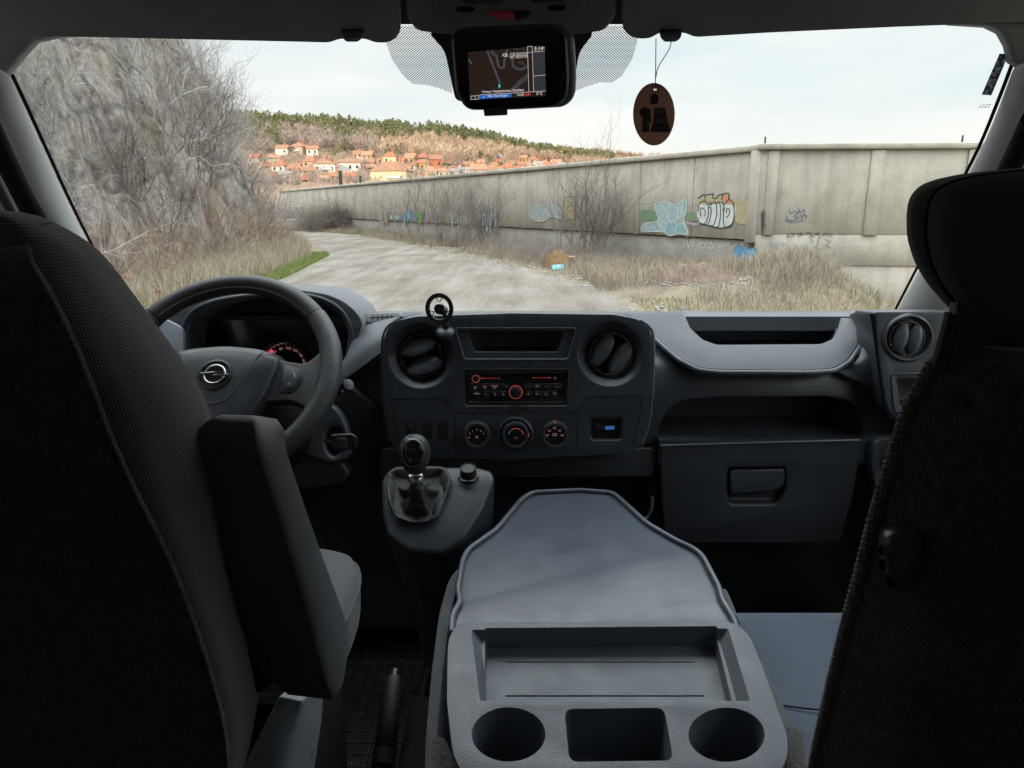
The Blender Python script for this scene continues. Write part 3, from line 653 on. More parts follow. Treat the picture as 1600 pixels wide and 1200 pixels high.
# climate knobs
ck = lambda x, y: (600 + x / 5.333, 560 + y / 5.333)
for i, (cx, cy, r) in enumerate(((776, 628, 20.5), (1096, 630, 21), (1422, 628, 20.5))):
    c = SF.at(*ck(cx, cy)); rr = r * px
    kb = lathe('climate_knob', c, SF.n, [(rr * 1.05, 0), (rr * 1.03, .003), (rr, .014), (rr * .93, .017), (rr * .78, .0165), (rr * .74, .0145), (.001, .0145)], M['panel'], db, n=44)
    if i == 1: lathe('temperature_ring', c, SF.n, [(rr * 1.36, -.001), (rr * 1.34, .004), (rr * 1.22, .006), (rr * 1.05, .003), (rr * 1.05, -.001)], M['panel'], kb, n=44)
    lathe('knob_face', c, SF.n, [(rr * .75, .014), (rr * .75, .0152), (.001, .0154)], M['gloss'], kb, n=36)
    ps = []
    for k in range(10):
        q = R_(20 + k * 15.5); e = SF.r * math.cos(q) + SF.u * math.sin(q)
        ps.append(box_vf(c + e * rr * .985 + SF.n * .011, (.0012, .012, .0012), Matrix((SF.n.cross(e), SF.n, e)).transposed()))
    raw('knob_ribs', join_vf(ps), M['black'], kb)
    O = lambda x, y: SF.at(*ck(x, y), .0158 + .0)
    def tk(s, x, y, z): return text_vf(s, SF.at(*ck(x, y)) + SF.n * .0158, SF.r, ru, z * px * 1.25)
    if i == 0:
        raw('dial_print', join_vf([tk('0', 718, 612, 3.2), tk('1', 742, 590, 3.2), tk('2', 776, 579, 3.2), tk('3', 808, 590, 3.2), tk('4', 831, 612, 3.2), tk('R', 712, 645, 3), tk('✻', 777, 640, 5)]), M['pink_glow'], kb)
        slab('pointer', SF, [ck(682, 575), ck(700, 590), ck(704, 604), ck(690, 600)], .002, M['red_glow'], kb, off=.0165)
    elif i == 1:
        raw('dial_print', tk('AC', 1100, 648, 4.2), M['white_print'], kb)
        arc = lambda a0, a1: [(1100 + 62 * math.cos(R_(a)), 640 - 56 * math.sin(R_(a))) for a in np.linspace(a0, a1, 7)]
        lines('cold_arc', SF, [arc(172, 138)], 1.3, M['blue_glow'], kb, .0158, ck)
        lines('hot_arc', SF, [arc(130, 98), arc(92, 58), arc(50, 10)], 1.3, M['red_glow'], kb, .0158, ck)
        slab('pointer', SF, [ck(1180, 655), ck(1200, 640), ck(1216, 622), ck(1205, 655)], .002, M['red_glow'], kb, off=.0165)
    else:
        g = []
        for gx, gy in ((1380, 602), (1422, 580), (1464, 600), (1360, 640), (1485, 640)):
            g += [[(gx - 14, gy - 4), (gx - 4, gy + 6), (gx + 8, gy + 6)], [(gx + 2, gy - 2), (gx + 12, gy - 8)]]
        g += [[(1408, 626), (1436, 626), (1436, 644), (1408, 644), (1408, 626)]]
        lines('dial_print', SF, g, .7, M['pink_glow'], kb, .0159, ck)
        slab('pointer', SF, [ck(1414, 522), ck(1430, 522), ck(1430, 552), ck(1414, 552)], .003, M['red_glow'], kb, off=.0145)
# blank switches
for i, x in enumerate((635, 660.5, 685)):
    s = slab('rocker_switch', SF, rnd([(x, 658), (x + 14, 658), (x + 14, 685), (x, 685)], 1.5), .004, M['black'], db, off=.0008, bevel=.0006)
    tube('switch_gap', [SF.at(*p) for p in rnd([(x - .6, 657.4), (x + 14.6, 657.4), (x + 14.6, 685.6), (x - .6, 685.6)], 1.5)], .0005, M['seam'], s, n=5, closed=True)
    if i == 0: raw('fog_lamp_print', join_vf([text_vf('≋D', SF.at(642, 665, .001), SF.r, ru, .0075), text_vf('D≋', SF.at(642, 679, .001), SF.r, ru, .0065)]), M['grey_print'], s)
# apron under the stack
slab('stack_apron', Plane(PY(805, 730, 1.34), (0, -1, .1)), rnd([(596, 700), (1022, 700), (1026, 712), (1020, 745), (760, 748), (600, 760), (590, 730)], 6), .03, M['dash_low'], db, bevel=.003)
tube('pocket_grab_trim', spl([PY(1019, 776, 1.33), PY(1017, 795, 1.33), PY(1010, 808, 1.33), PY(1003, 814, 1.32)], 5), [.0045] * 15 + [.002], M['bright'], db, n=8)
# ---- right end pod: vent, cubby, lower pocket
PR = Plane(PY(1415, 560, 1.30), (-.10, -1, .10))
cuts = [cutter(PR, ell(1417, 528, 31, 31, 40), .05, .95, .006), cutter(PR, rnd([(1401, 592), (1470, 592), (1470, 636), (1407, 636)], 5), .06, .9, .006)]
slab('end_pod', PR, rnd([(1366, 487), (1500, 487), (1500, 662), (1400, 656), (1386, 640), (1378, 600), (1370, 540)], [6, 0, 0, 12, 10, 6, 6], 5), .10, M['dash'], db, cuts=cuts, bevel=.004, seg=3)
lathe('vent_collar', PR.at(1417, 528, -.002), PR.n, [(.038, -.004), (.038, .006), (.0405, .009), (.0445, .006), (.047, -.002), (.047, -.006)], M['dash'], db, n=48)
vent(PR.off(.001), 1417, 528, 29, R_(82), db, sep=11)
tube('cubby_frame', [PR.at(x, y, .001) for x, y in rnd([(1392, 584), (1480, 583), (1480, 645), (1398, 645)], 10, 6)], .002, M['dash'], db, n=8, closed=True)
tube('pod_crease', [PR.at(x, y, -.002) for x, y in spl([V(p) for p in ((1362, 490), (1369, 540), (1377, 600), (1385, 642), (1400, 658), (1440, 664))], 5)], .003, M['seam'], db, n=6)
PL2 = Plane(PY(1400, 730, 1.31), (0, -1, .05))
slab('lower_pocket', PL2, rnd([(1364, 690), (1380, 684), (1520, 680), (1520, 860), (1395, 800), (1368, 765), (1362, 730)], 8, 5), .05, M['dash'], db, bevel=.004, seg=3,
     cuts=[cutter(PL2, rnd([(1376, 716), (1392, 708), (1500, 704), (1500, 800), (1400, 780), (1376, 755)], 10, 5), .04, .95, .006)])
tube('pocket_lip', [PL2.at(x, y, 0) for x, y in spl([V(p) for p in ((1371, 730), (1369, 752), (1373, 768), (1385, 780))], 5)], .0022, M['bright'], db, n=8)
# right shoulder of the dash beside the pad
patch('dash_shoulder', [[PY(1338, 487, 1.46), PY(1356, 486, 1.42), PY(1372, 488, 1.38)], [PY(1351, 520, 1.40), PY(1362, 520, 1.375), PY(1376, 520, 1.36)], [PY(1340, 560, 1.365), PY(1358, 562, 1.35), PY(1382, 565, 1.345)], [PY(1310, 582, 1.352), PY(1350, 600, 1.345), PY(1386, 610, 1.342)]], (0, .03, -.01), M['dash'], db, bevel=.003)

# ---- instrument hood
HP = Plane(PY(410, 520, 1.40), (0, -1, .05))
ho = [(255, 520), (258, 500), (275, 480), (310, 464), (400, 452), (470, 453), (510, 459), (536, 470), (556, 486), (568, 505), (556, 535), (536, 575), (520, 620), (262, 620)]
hi = rnd([(288, 520), (299, 495), (330, 476), (400, 465), (470, 465), (507, 474), (532, 492), (545, 520), (540, 556), (520, 600), (285, 600)], 8, 4)
slab('instrument_hood', HP, rnd(ho, 10, 4), .17, M['pad'], db, cuts=[cutter(HP, hi, .14, .92, .006)], bevel=.006, seg=3)
tube('hood_lip', [HP.at(x, y, .0) for x, y in spl([V(p) for p in ((283, 560), (283, 530), (294, 494), (330, 472), (400, 461), (470, 461), (510, 470), (536, 489), (549, 520), (543, 558), (524, 598))], 5)], .005, M['dash'], db, n=8)
CP = HP.off(-.085)
ic = slab('instrument_cluster', CP, [(280, 500), (560, 500), (560, 610), (280, 610)], .004, M['gloss'], db)
gc, gr = (447, 573), 39
arcp = lambda r, a0, a1, n=24: [(gc[0] + r * math.cos(R_(a)), gc[1] - r * math.sin(R_(a))) for a in np.linspace(a0, a1, n)]
lathe('dial_bezel', CP.at(*gc), CP.n, [(.052, 0), (.052, .012), (.0555, .012), (.0575, .002), (.0575, 0)], M['black'], ic, n=48)
lines('dial_scale', CP, [arcp(37, -10, 190)] + [arcp(1, 0, 0, 1) and [(gc[0] + a * math.cos(R_(q)), gc[1] - a * math.sin(R_(q))) for a in (35 if k % 2 else 34, 37)] for k, q in enumerate(range(-10, 191, 10))], .5, M['pink_glow'], ic, .0006)
tx = []
for s, q in (('20', 178), ('40', 152), ('60', 128), ('80', 106), ('100', 84), ('120', 62), ('140', 40), ('160', 18), ('180', -3)):
    a = R_(q); c = CP.at(gc[0] + 29 * math.cos(a), gc[1] - 29 * math.sin(a), .0008); tw = a - math.pi / 2
    tx.append(text_vf(s, c, CP.r * math.cos(tw) + CP.u * math.sin(tw), -CP.r * math.sin(tw) + CP.u * math.cos(tw), .0082))
raw('dial_numbers', join_vf(tx), M['pink_glow'], ic)
slab('warning_light', CP, ell(424, 549, 3, 2.4, 12), .001, emis('red_warning', (1, .05, .08), .6), ic, off=.002)
# dash top left of the stack, demister slot, left end
LP = Plane(PY(580, 540, 1.36), (0, -1, .9))
patch('dash_left_shoulder', [[PY(548, 508, 1.46), PY(585, 490, 1.50), PY(640, 488, 1.50)], [PY(552, 525, 1.41), PY(585, 510, 1.42), PY(615, 500, 1.42)], [PY(537, 565, 1.36), PY(570, 540, 1.36), PY(602, 522, 1.36)], [PY(528, 596, 1.34), PY(560, 575, 1.34), PY(600, 548, 1.335)]], (0, .03, -.01), M['pad'], db, bevel=.002)
tube('shoulder_edge', [PY(529, 598, 1.333), PY(560, 577, 1.333), PY(600, 547, 1.328)], .002, M['dash'], db, n=6)
DP = Plane(PY(598, 497, 1.455), (0, -.8, .7))
dv = slab('demister_vent', DP, rnd([(572, 489), (624, 488), (622, 503), (570, 505)], 3), .012, M['dash'], db, off=.006, bevel=.002)
lines('vent_slots', DP, [[(577, 496.5), (617, 495)]] + [[(x, 492.5), (x - 1, 499.5)] for x in (583, 590.5, 598, 605.5, 612)], 1.5, M['seam'], dv, .0063)
for a, b in (((630, 487), (660, 492)), ((950, 488), (985, 492))):
    slab('defroster_cap', Plane(PY(a[0], 490, 1.47), (0, -.8, .7)), rnd([(a[0], 486), (b[0], 485), (b[0] + 3, 496), (a[0] - 4, 497)], 3), .01, M['bright'], db, off=.006, bevel=.002)
slab('left_end_lit_piece', Plane(PY(265, 520, 1.36), (.2, -1, .5)), rnd([(225, 495), (262, 498), (285, 510), (285, 600), (225, 600)], 6), .03, M['bright'], db, bevel=.005)  # pale tone painted in for side window light on the dash end
# knee panel and lower column surround
slab('knee_panel', Plane(PY(500, 740, 1.36), (0, -1, -.15)), rnd([(300, 640), (540, 600), (592, 640), (600, 720), (604, 870), (506, 860), (495, 800), (300, 800)], 10), .03, M['dash_low'], db, bevel=.004)
lines('knee_gap', Plane(PY(500, 740, 1.36), (0, -1, -.15)), [[(550, 717), (600, 713)], [(584, 640), (588, 720), (590, 800)]], .9, M['seam'], db, .0012)

# ------------------------------------------------------------------ steering wheel
sw = thing('steering_wheel', 'black leather steering wheel with perforated grip sections and a round metal badge', 'steering wheel', rel(-.481, 1.165, -.269))
wa = R_(41.5); WC = rel(-.481, 1.165, -.269); wn = V((0, -math.cos(wa), math.sin(wa))); wb = V((0, math.sin(wa), math.cos(wa))); wx = V((1, 0, 0)); WR = .1785
def wpt(q, r=WR, o=0): return WC + wx * (r * math.cos(q)) + wb * (r * math.sin(q)) + wn * o
def torus_part(name, a0, a1, tr, mat, parent, n=60, m=18, caps=True):
    vs = []; fs = []; uv = []
    N = max(4, int(n * abs(a1 - a0) / (2 * math.pi)))
    for i in range(N + 1):
        q = a0 + (a1 - a0) * i / N; e = wx * math.cos(q) + wb * math.sin(q)
        rr = tr(q) if callable(tr) else tr
        for k in range(m + 1):
            s = 2 * math.pi * k / m; vs.append(WC + e * (WR + rr * math.cos(s)) + wn * (rr * 1.12 * math.sin(s))); uv.append((q * WR, s * rr))
    for i in range(N):
        for k in range(m): a = i * (m + 1) + k; fs.append([a, a + 1, a + m + 2, a + m + 1])
    me = bpy.data.meshes.new(name); me.from_pydata([tuple(v) for v in vs], [], fs); ul = me.uv_layers.new()
    for l in me.loops: ul.data[l.index].uv = uv[l.vertex_index]
    o = meshobj(name, me, mat, parent); me.polygons.foreach_set('use_smooth', [True] * len(fs)); return o
gr_ = lambda q: .0168 + .0018 * max(0, math.cos(q)) ** 6 + .0018 * max(0, -math.cos(q)) ** 6
torus_part('upper_rim', R_(38), R_(142), .0163, M['leather'], sw, 120)
torus_part('grip', R_(-58), R_(37.6), gr_, M['perf'], sw, 160, 24)
torus_part('grip', R_(142.4), R_(238), gr_, M['perf'], sw, 160, 24)
torus_part('lower_rim', R_(238.4), R_(301.6), .0163, M['leather'], sw, 120)
for q in (37.8, 142.2, 238.2, -58.2): torus_part('stitch_seam', R_(q - .35), R_(q + .35), .0171, M['seam'], sw, 700)
ps = []
for i in range(86):
    q = R_(40 + i * 1.17); c = wpt(q, WR - .0135, .0112); e = wx * -math.sin(q) + wb * math.cos(q); ps.append(tube_vf([c - e * .0011, c + e * .0011 + wn * .0004], .00045, 4))
raw('stitching', join_vf(ps), M['grey_print'], sw)
WP = Plane(WC + wn * .012, wn)
# spokes
for s in (1, -1):
    sp_out = [(.062, .030), (.105, .018), (.136, .014), (.152, .030), (.166, .052), (.176, -.02), (.166, -.100), (.148, -.066), (.120, -.052), (.066, -.058)]
    pts = [WC + wx * (s * a) + wb * b + wn * .004 for a, b in [tuple(p) for p in rnd(sp_out, .02, 4)]]
    o = prism('spoke', pts, wn * -.022, M['perf'], sw, bevel=.005, seg=3)
    me = o.data; ul = me.uv_layers.new() if not me.uv_layers else me.uv_layers[0]
    for l in me.loops:
        d = me.vertices[l.vertex_index].co - WC; ul.data[l.index].uv = (d.dot(wx), d.dot(wb))
    q = [WC + wx * (s * a) + wb * b + wn * .006 for a, b in [tuple(p) for p in rnd([(.100, .012), (.128, .004), (.136, -.014), (.124, -.040), (.098, -.040)], .006, 4)]]
    sb = prism('switch_panel', q, wn * -.008, M['panel'], sw, bevel=.0012)
    q = [WC + wx * (s * a) + wb * b + wn * .0078 for a, b in [tuple(p) for p in rnd([(.110, .005), (.125, .0), (.131, -.014), (.121, -.035), (.108, -.035)], .003, 3)]]
    prism('phone_button', q, wn * -.005, M['dash'], sb, bevel=.0008)
    ps = [tube_vf([WC + wx * (s * a) + wb * b + wn * .0082 for a, b in q], .0006, 5) for q in ([(.117, -.003), (.120, -.006), (.123, -.012), (.122, -.015)], [(.112, -.026), (.114, -.028), (.117, -.027), (.116, -.024), (.112, -.026)])]
    raw('button_print', join_vf(ps), M['white_print'], sb)
# airbag cover: domed pad
WC0 = WC.copy(); WC = WC - wb * .022
pad_o = [tuple(p) for p in rnd([(-.095, .045), (-.06, .058), (0, .064), (.06, .058), (.095, .045), (.094, .02), (.082, -.03), (.055, -.085), (.02, -.105), (-.02, -.105), (-.055, -.085), (-.082, -.03), (-.094, .02)], .016, 4)]
rings = []
for k, (sc, o) in enumerate(((1, -.02), (1, .012), (.985, .017), (.95, .0205), (.85, .0235), (.6, .0265), (.3, .0280), (.05, .0283))):
    rings.append([WC + wx * (a * sc) + wb * ((b + .02) * sc - .02) + wn * o for a, b in pad_o])
ab = loft('airbag_cover', rings, M['airbag'], sw)
def dome(a, b):
    t = min(1, max(abs(a) / .095, abs(b + .02) / .085)); return .0280 - .010 * t ** 2.6
def onpad(q, o=.0006): return [WC + wx * a + wb * b + wn * (dome(a, b) + o) for a, b in q]
ps = [tube_vf(spl(onpad(q), 5), .0008, 6) for q in ([(.092, .040), (.075, .048), (.062, .038), (.045, -.005), (.022, -.045), (-.022, -.045), (-.045, -.005), (-.062, .038), (-.075, .048), (-.092, .040)],)]
raw('cover_crease', join_vf(ps), M['bright'], ab)
bc = WC + wb * .002 + wn * .0272
bd = lathe('badge', bc, wn, [(.0275, 0), (.0275, .003), (.0245, .004), (.023, .001), (.001, .001)], M['black'], sw, n=40)
tube('badge_ring', [bc + wx * (.0165 * math.cos(a)) + wb * (.0165 * math.sin(a)) + wn * .0035 for a in np.linspace(0, 2 * math.pi, 40)[:-1]], .0016, M['chrome'], bd, n=8, closed=True)
zz = [(-.0225, .0012), (-.003, .0032), (.0015, .0032), (-.0025, -.001), (.0225, -.0005), (.0225, -.0022), (.003, -.0036), (-.0015, -.0036), (.0025, .0008), (-.0225, -.0002)]
prism('badge_bolt', [bc + wx * a + wb * b + wn * .0068 for a, b in zz], wn * -.004, M['silver'], bd, bevel=.0004)
raw('airbag_lettering', text_vf('AIRBAG', WC + wx * .073 + wb * .022 + wn * (dome(.073, .022) + .001), wx, wb, .0065), M['bright'], ab)
WC = WC0
# ------------------------------------------------------------------ column, stalk, ignition key
co = thing('steering_column', 'dark steering column shroud with wiper stalk and ignition lock behind the wheel', 'steering column', rel(-.46, 1.3, -.4))
cd = -wn; K0 = WC + cd * .03
def ring(c, a, b, rx, ry, n=20, pw=.7): return [c + a * (rx * math.copysign(abs(math.cos(q)) ** pw, math.cos(q))) + b * (ry * math.copysign(abs(math.sin(q)) ** pw, math.sin(q))) for q in [2 * math.pi * i / n for i in range(n)]]
loft('column_shroud', [ring(K0, wx, wb, .06, .05), ring(K0 + cd * .03 + V((.01, 0, 0)), wx, wb, .085, .075), ring(K0 + cd * .14 + V((.015, 0, -.01)), wx, wb, .10, .10), ring(K0 + cd * .22, wx, wb, .10, .10)], M['matte'], co, bevel=.006)
SHP = Plane(PY(500, 690, 1.26), (.15, -1, .25))
slab('lock_cowl', SHP, rnd([(430, 640), (505, 625), (530, 640), (545, 670), (549, 715), (520, 728), (470, 710), (425, 690)], 12, 5), .06, M['dash'], co, bevel=.006, seg=3, cuts=[cutter(SHP, ell(522, 690, 15, 24, 28), .03, .8, .01)])
slab('column_lower_cover', SHP, rnd([(380, 690), (470, 697), (535, 722), (548, 740), (535, 758), (500, 766), (400, 766)], 12, 5), .08, M['black'], co, off=-.006, bevel=.01, seg=3)
st0 = PY(505, 625, 1.24); st1 = PY(541, 603, 1.19)
sk = tube('wiper_stalk', [st0, (st0 + st1) / 2, st1], [.006, .0075, .0085], M['black'], co, n=16)
ax = (st1 - st0).normalized()
lathe('stalk_tip', st1, ax, [(.0095, -.012), (.011, -.008), (.011, .004), (.0095, .009), (.001, .010)], M['panel'], sk, n=24)
raw('stalk_print', text_vf('o', PD(535, 611, 1.17), wx, wb, .008), M['grey_print'], sk)
ky = thing('ignition_key', 'black car key with silver blade turned in the ignition lock', 'key', PD(530, 690, 1.2))
KP = Plane(PD(536, 690, 1.215), (.25, -1, .1))
slab('key_head', KP, rnd([(517, 680), (550, 678), (557, 682), (558, 698), (553, 704), (517, 703)], 4, 4), .011, M['black'], ky, off=.006, bevel=.003, seg=3)
slab('key_edge', KP, rnd([(551, 679.5), (558.5, 683), (559, 698), (553, 703)], 3, 3), .006, M['panel'], ky, off=.0085, bevel=.001)
slab('key_buttons', KP, rnd([(523, 684.5), (542, 684.5), (543, 700), (524, 700)], 4, 4), .003, M['dash'], ky, off=.008, bevel=.001)
lines('button_split', KP, [[(529, 688), (529, 697)], [(536, 688), (536, 697)]], .7, M['seam'], ky, .0086)
tube('key_blade', [KP.at(519, 693), KP.at(508, 693) - KP.n * .02], .003, M['chrome'], ky, n=8)

# ------------------------------------------------------------------ phone mount
pm_ = thing('phone_mount', 'black magnetic ring phone holder standing on the dashboard left of the storage bin', 'phone holder', PD(697, 515, 1.33))
QP = Plane(PD(686.5, 482, 1.30), (-.10, -1, .05)); qd = 1.30 / F
rc = QP.at(686.5, 482)
rings = [[rc + QP.r * (rx * math.cos(q)) + QP.u * (ry * math.sin(q)) + QP.n * o for q in np.linspace(0, 2 * math.pi, 49)[:-1]] for rx, ry, o in ((22.5 * qd, 24.5 * qd, 0), (22 * qd, 24 * qd, .0022), (16 * qd, 17.6 * qd, .0022), (15.4 * qd, 17 * qd, 0), (15.8 * qd, 17.4 * qd, -.004), (21.8 * qd, 23.8 * qd, -.004))]
vs, fs = loft_vf(rings + [rings[0]], caps=False); mk('magnet_ring', vs, fs, M['black'], pm_)
ps = []
for q in (90, 210, 330):
    e = QP.r * math.cos(R_(q)) + QP.u * math.sin(R_(q)); f_ = QP.n.cross(e)
    ps.append(tube_vf(spl([rc + e * .0190 + f_ * .004, rc + e * .0165 + f_ * .0045, rc + e * .0125, rc + e * .0165 - f_ * .0045, rc + e * .0190 - f_ * .004], 5), .0009, 6))
raw('heart_spokes', join_vf(ps), M['panel'], pm_)
hub = rc - QP.u * .001 + QP.n * .001
def glint_metal():
    m, t, b = base_mat('painted_glint_metal', (.03, .03, .033), .25, .8)  # light and dark wedges painted into the colour as turned-metal glints
    c = nn(t, 'ShaderNodeTexCoord'); s = nn(t, 'ShaderNodeSeparateXYZ'); mp = nn(t, 'ShaderNodeMapping'); mp.inputs['Location'].default_value = -hub
    t.links.new(c.outputs['Object'], mp.inputs[0]); t.links.new(mp.outputs[0], s.inputs[0])
    a = math_n(t, 'ARCTAN2', s.outputs[2], s.outputs[0]); k = math_n(t, 'COSINE', math_n(t, 'MULTIPLY', a, 4))
    t.links.new(ramp(t, math_n(t, 'MULTIPLY_ADD', k, .5, .5), [(.3, (.012, .012, .013)), (.95, (.10, .10, .11))]), b.inputs['Base Color']); return m
lathe('centre_disc', hub, QP.n, [(.009, -.012), (.0098, -.010), (.0098, .0), (.009, .0012), (.001, .0013)], glint_metal(), pm_, n=32)
lathe('ball_joint', hub + V((.004, .006, -.003)), (.5, 1, -.2), [(.007, -.006), (.0085, 0), (.0085, .008), (.006, .012)], M['black'], pm_, n=24)
bs = SF.at(696, 512, .004)
tube('arm', spl([hub + V((.005, .010, -.003)), hub + V((.009, .015, -.015)), PD(698, 503, 1.335), bs + V((0, 0, .006))], 4), .0042, M['gloss'], pm_, n=12)
lathe('arm_collar', bs + V((0, .002, .004)), (0, -.35, 1), [(.0075, 0), (.0075, .008), (.006, .010)], M['black'], pm_, n=24)
lathe('base_disc', bs - V((0, -.004, .010)), (0, -.55, 1), [(.018, 0), (.0185, .004), (.0165, .007), (.011, .010), (.001, .011)], M['dash'], pm_, n=32)

# ------------------------------------------------------------------ gear console and lever
gcn = thing('gear_console', 'dark plastic gear console rising from the floor below the centre stack', 'gear console', rel(-.12, 1.3, -.9))
GT = Plane(PD(660, 770, 1.25), (0, -.62, .80))
top = [(597, 752), (606, 737), (640, 731), (745, 731), (768, 737), (772, 750), (752, 800), (724, 842), (690, 866), (640, 862), (606, 836), (598, 800)]
r0 = pp(GT, [tuple(p) for p in rnd(top, 8, 4)]); c0 = sum(r0, V((0, 0, 0))) / len(r0)
def shift(r, s, d): return [c0 + (p - c0) * s + V(d) for p in r]
floorring = [V((p.x * .62 - .03, 1.42 + (p.y - c0.y) * .7, H - 1.1)) for p in r0]
mid = [a * .45 + b * .55 for a, b in zip(r0, floorring)]
gb_ = loft('console_body', [floorring, mid, [a * .8 + b * .2 for a, b in zip(r0, floorring)], shift(r0, 1.015, GT.n * -.012), r0, shift(r0, .97, GT.n * .004), shift(r0, .5, GT.n * .005)], M['dash'], gcn, bevel=.004)
lathe('power_socket', GT.at(732, 744, .003), (0, -.45, 1), [(.0165, 0), (.0168, .003), (.0145, .004), (.014, .018), (.013, .021), (.0115, .0215), (.0105, .020), (.001, .020)], M['black'], gcn, n=32)
tube('socket_ring', [GT.at(732, 746, .005) + GT.r * (.0175 * math.cos(a)) + V((0, .0175 * math.sin(a), 0)) + GT.u * 0 for a in np.linspace(0, 2 * math.pi, 33)[:-1]], .0012, M['gloss'], gcn, n=6, closed=True)
gl = thing('gear_lever', 'black leather gear lever with silver collar and round shift pattern cap', 'gear lever', PD(650, 790, 1.25))
gz = lambda x, y: (560 + x / 4.617, 600 + y / 4.617)
go = [gz(*p) for p in ((192, 740), (205, 655), (262, 612), (400, 602), (600, 605), (655, 622), (688, 690), (676, 760), (640, 850), (585, 985), (505, 1030), (380, 1035), (262, 990), (205, 850))]
ro = pp(GT, [tuple(p) for p in rnd(go, 5, 4)], .004); cg = GT.at(652, 788)
tp = GT.at(650, 765, .045)
rr_ = [ro, [cg + (p - cg) * .97 + GT.n * .012 for p in ro], [cg + (p - cg) * .86 + GT.n * .014 for p in ro], [cg + (p - cg) * .74 + GT.n * .004 for p in ro], [cg + (p - cg) * .60 + GT.n * -.002 for p in ro],
       [cg + (p - cg) * .44 + GT.n * .010 for p in ro], [cg * .5 + tp * .5 + (p - cg) * .26 for p in ro], [tp + (p - cg) * .18 for p in ro], [tp + GT.n * .012 + (p - cg) * .15 for p in ro]]
ng = len(ro)
for k, r in enumerate(rr_):
    if 3 <= k <= 7:
        for i in range(ng):
            f_ = .0045 * math.sin(i / ng * 2 * math.pi * 5 + k * 1.1) + .003 * math.sin(i / ng * 2 * math.pi * 9 + k * 2.3)
            r[i] = r[i] + (r[i] - cg).normalized() * f_ * (1.4 if k < 6 else .5)
loft('gaiter', rr_, M['leather'], gl, subsurf=1)
ps = [tube_vf([GT.at(x, y, .016) for x, y in q], .0006, 4) for q in ([gz(425, 1005), gz(430, 965)], [gz(440, 1003), gz(445, 962)], [gz(452, 925), gz(455, 900)], [gz(204, 660), gz(240, 680), gz(262, 720), gz(290, 770)])]
raw('gaiter_seam', join_vf(ps), M['seam'], gl)
KD = 1.18
kc = PD(648, 709, KD); kb0 = PD(650, 752, 1.205); ka = (kc - kb0).normalized(); ks = V((1, 0, 0)); kf = ks.cross(ka); kf = kf if kf.y < 0 else -kf
kr = []
for t_, rx, ry in ((-.036, .0135, .0135), (-.030, .0165, .016), (-.018, .0225, .021), (-.004, .0262, .0235), (.010, .0262, .023), (.022, .0225, .019), (.030, .0165, .014), (.0345, .009, .007)):
    kr.append(ring(kc + ka * t_, ks, kf, rx, ry, 28, 1.0))
kn = loft('lever_knob', kr, M['perf'], gl, subsurf=1)
me = kn.data; ul = me.uv_layers.new() if not me.uv_layers else me.uv_layers[0]
for l in me.loops:
    d = me.vertices[l.vertex_index].co - kc; ul.data[l.index].uv = (math.atan2(d.dot(kf), d.dot(ks)) * .024, d.dot(ka))
cn = (kf + ka * .35).normalized(); cc = kc + ka * .007 + cn * .0172; cu = ks.cross(cn); cu = cu if cu.dot(ka) > 0 else -cu
cring = lambda sx, sy, o: [cc + ks * (sx * math.cos(q)) + cu * (sy * math.sin(q)) + cn * o for q in np.linspace(0, 2 * math.pi, 37)[:-1]]
cap = loft('shift_cap', [cring(.0175, .0225, -.004), cring(.0175, .0225, .003), cring(.0155, .0205, .0055), cring(.010, .0135, .0078), cring(.003, .004, .0086)], M['gloss'], gl)
tube('cap_ring', cring(.0178, .0228, .003), .0009, M['silver'], cap, n=8, closed=True)
pz = lambda a, b: cc + ks * a + cu * b + cn * (.0089 - .0045 * ((a / .0175) ** 2 + (b / .0225) ** 2))
ps = [tube_vf([pz(*p) for p in q], .00035, 4) for q in ([(-.009, .004), (-.009, 0), (.009, 0), (.009, .006)], [(-.003, .008), (-.003, -.010)], [(.003, .008), (.003, -.010)], [(.009, 0), (.009, -.008)])]
raw('shift_lines', join_vf(ps + [text_vf(s, pz(a, b) + cn * .0003, ks, cu, .0048) for s, a, b in (('R', -.010, .008), ('1', -.003, .0125), ('3', .003, .0125), ('5', .0095, .0095), ('2', -.003, -.014), ('4', .003, -.014), ('6', .0095, -.0115))]), M['white_print'], cap)
lathe('silver_collar', kb0, ka, [(.0105, -.020), (.0128, -.016), (.0128, -.010), (.0112, -.008), (.0112, .0), (.0135, .003), (.0142, .008), (.011, .012)], M['silver'], gl, n=32)
lathe('lever_neck', kb0 - ka * .045, ka, [(.015, 0), (.0125, .012), (.011, .028)], M['leather'], gl, n=24)

# ================================================================== SEATS
# ---- folded middle seat with its table
ts = thing('middle_seat', 'folded middle seat whose grey back forms a table with two cup holders and a tray', 'seat', rel(0, .9, -1.0))
T = Plane(PD(960, 1150, .83), (0, -.15, 1))
leaf = [(829.7, 769), (906, 766), (959, 770), (978, 787.5), (1011, 818), (1055, 844), (1085.6, 857.5), (1099, 869), (1125, 919), (1127, 934), (1147, 967), (1156, 985), (705, 985), (707, 958), (719, 939), (714.6, 923), (722.5, 875), (731, 857.5), (775, 827), (814, 779)]
lf = slab('table_leaf', T, rnd(leaf, 7, 5), .03, M['table'], ts, off=-.004, bevel=.003)
edge = [tuple(p) for p in rnd([(705, 990), (707, 960), (720, 939), (715, 922), (723, 875), (732, 858), (776, 827), (815, 780), (831, 769.5), (906, 766), (958, 770), (978, 788), (1011, 818), (1055, 844), (1085, 858), (1098, 869), (1124, 919), (1127, 935), (1147, 968), (1154, 990)], 9, 6)][3:-3]
tube('table_rim', [T.at(x, y, -.001) for x, y in edge], .0046, M['table'], lf, n=12)
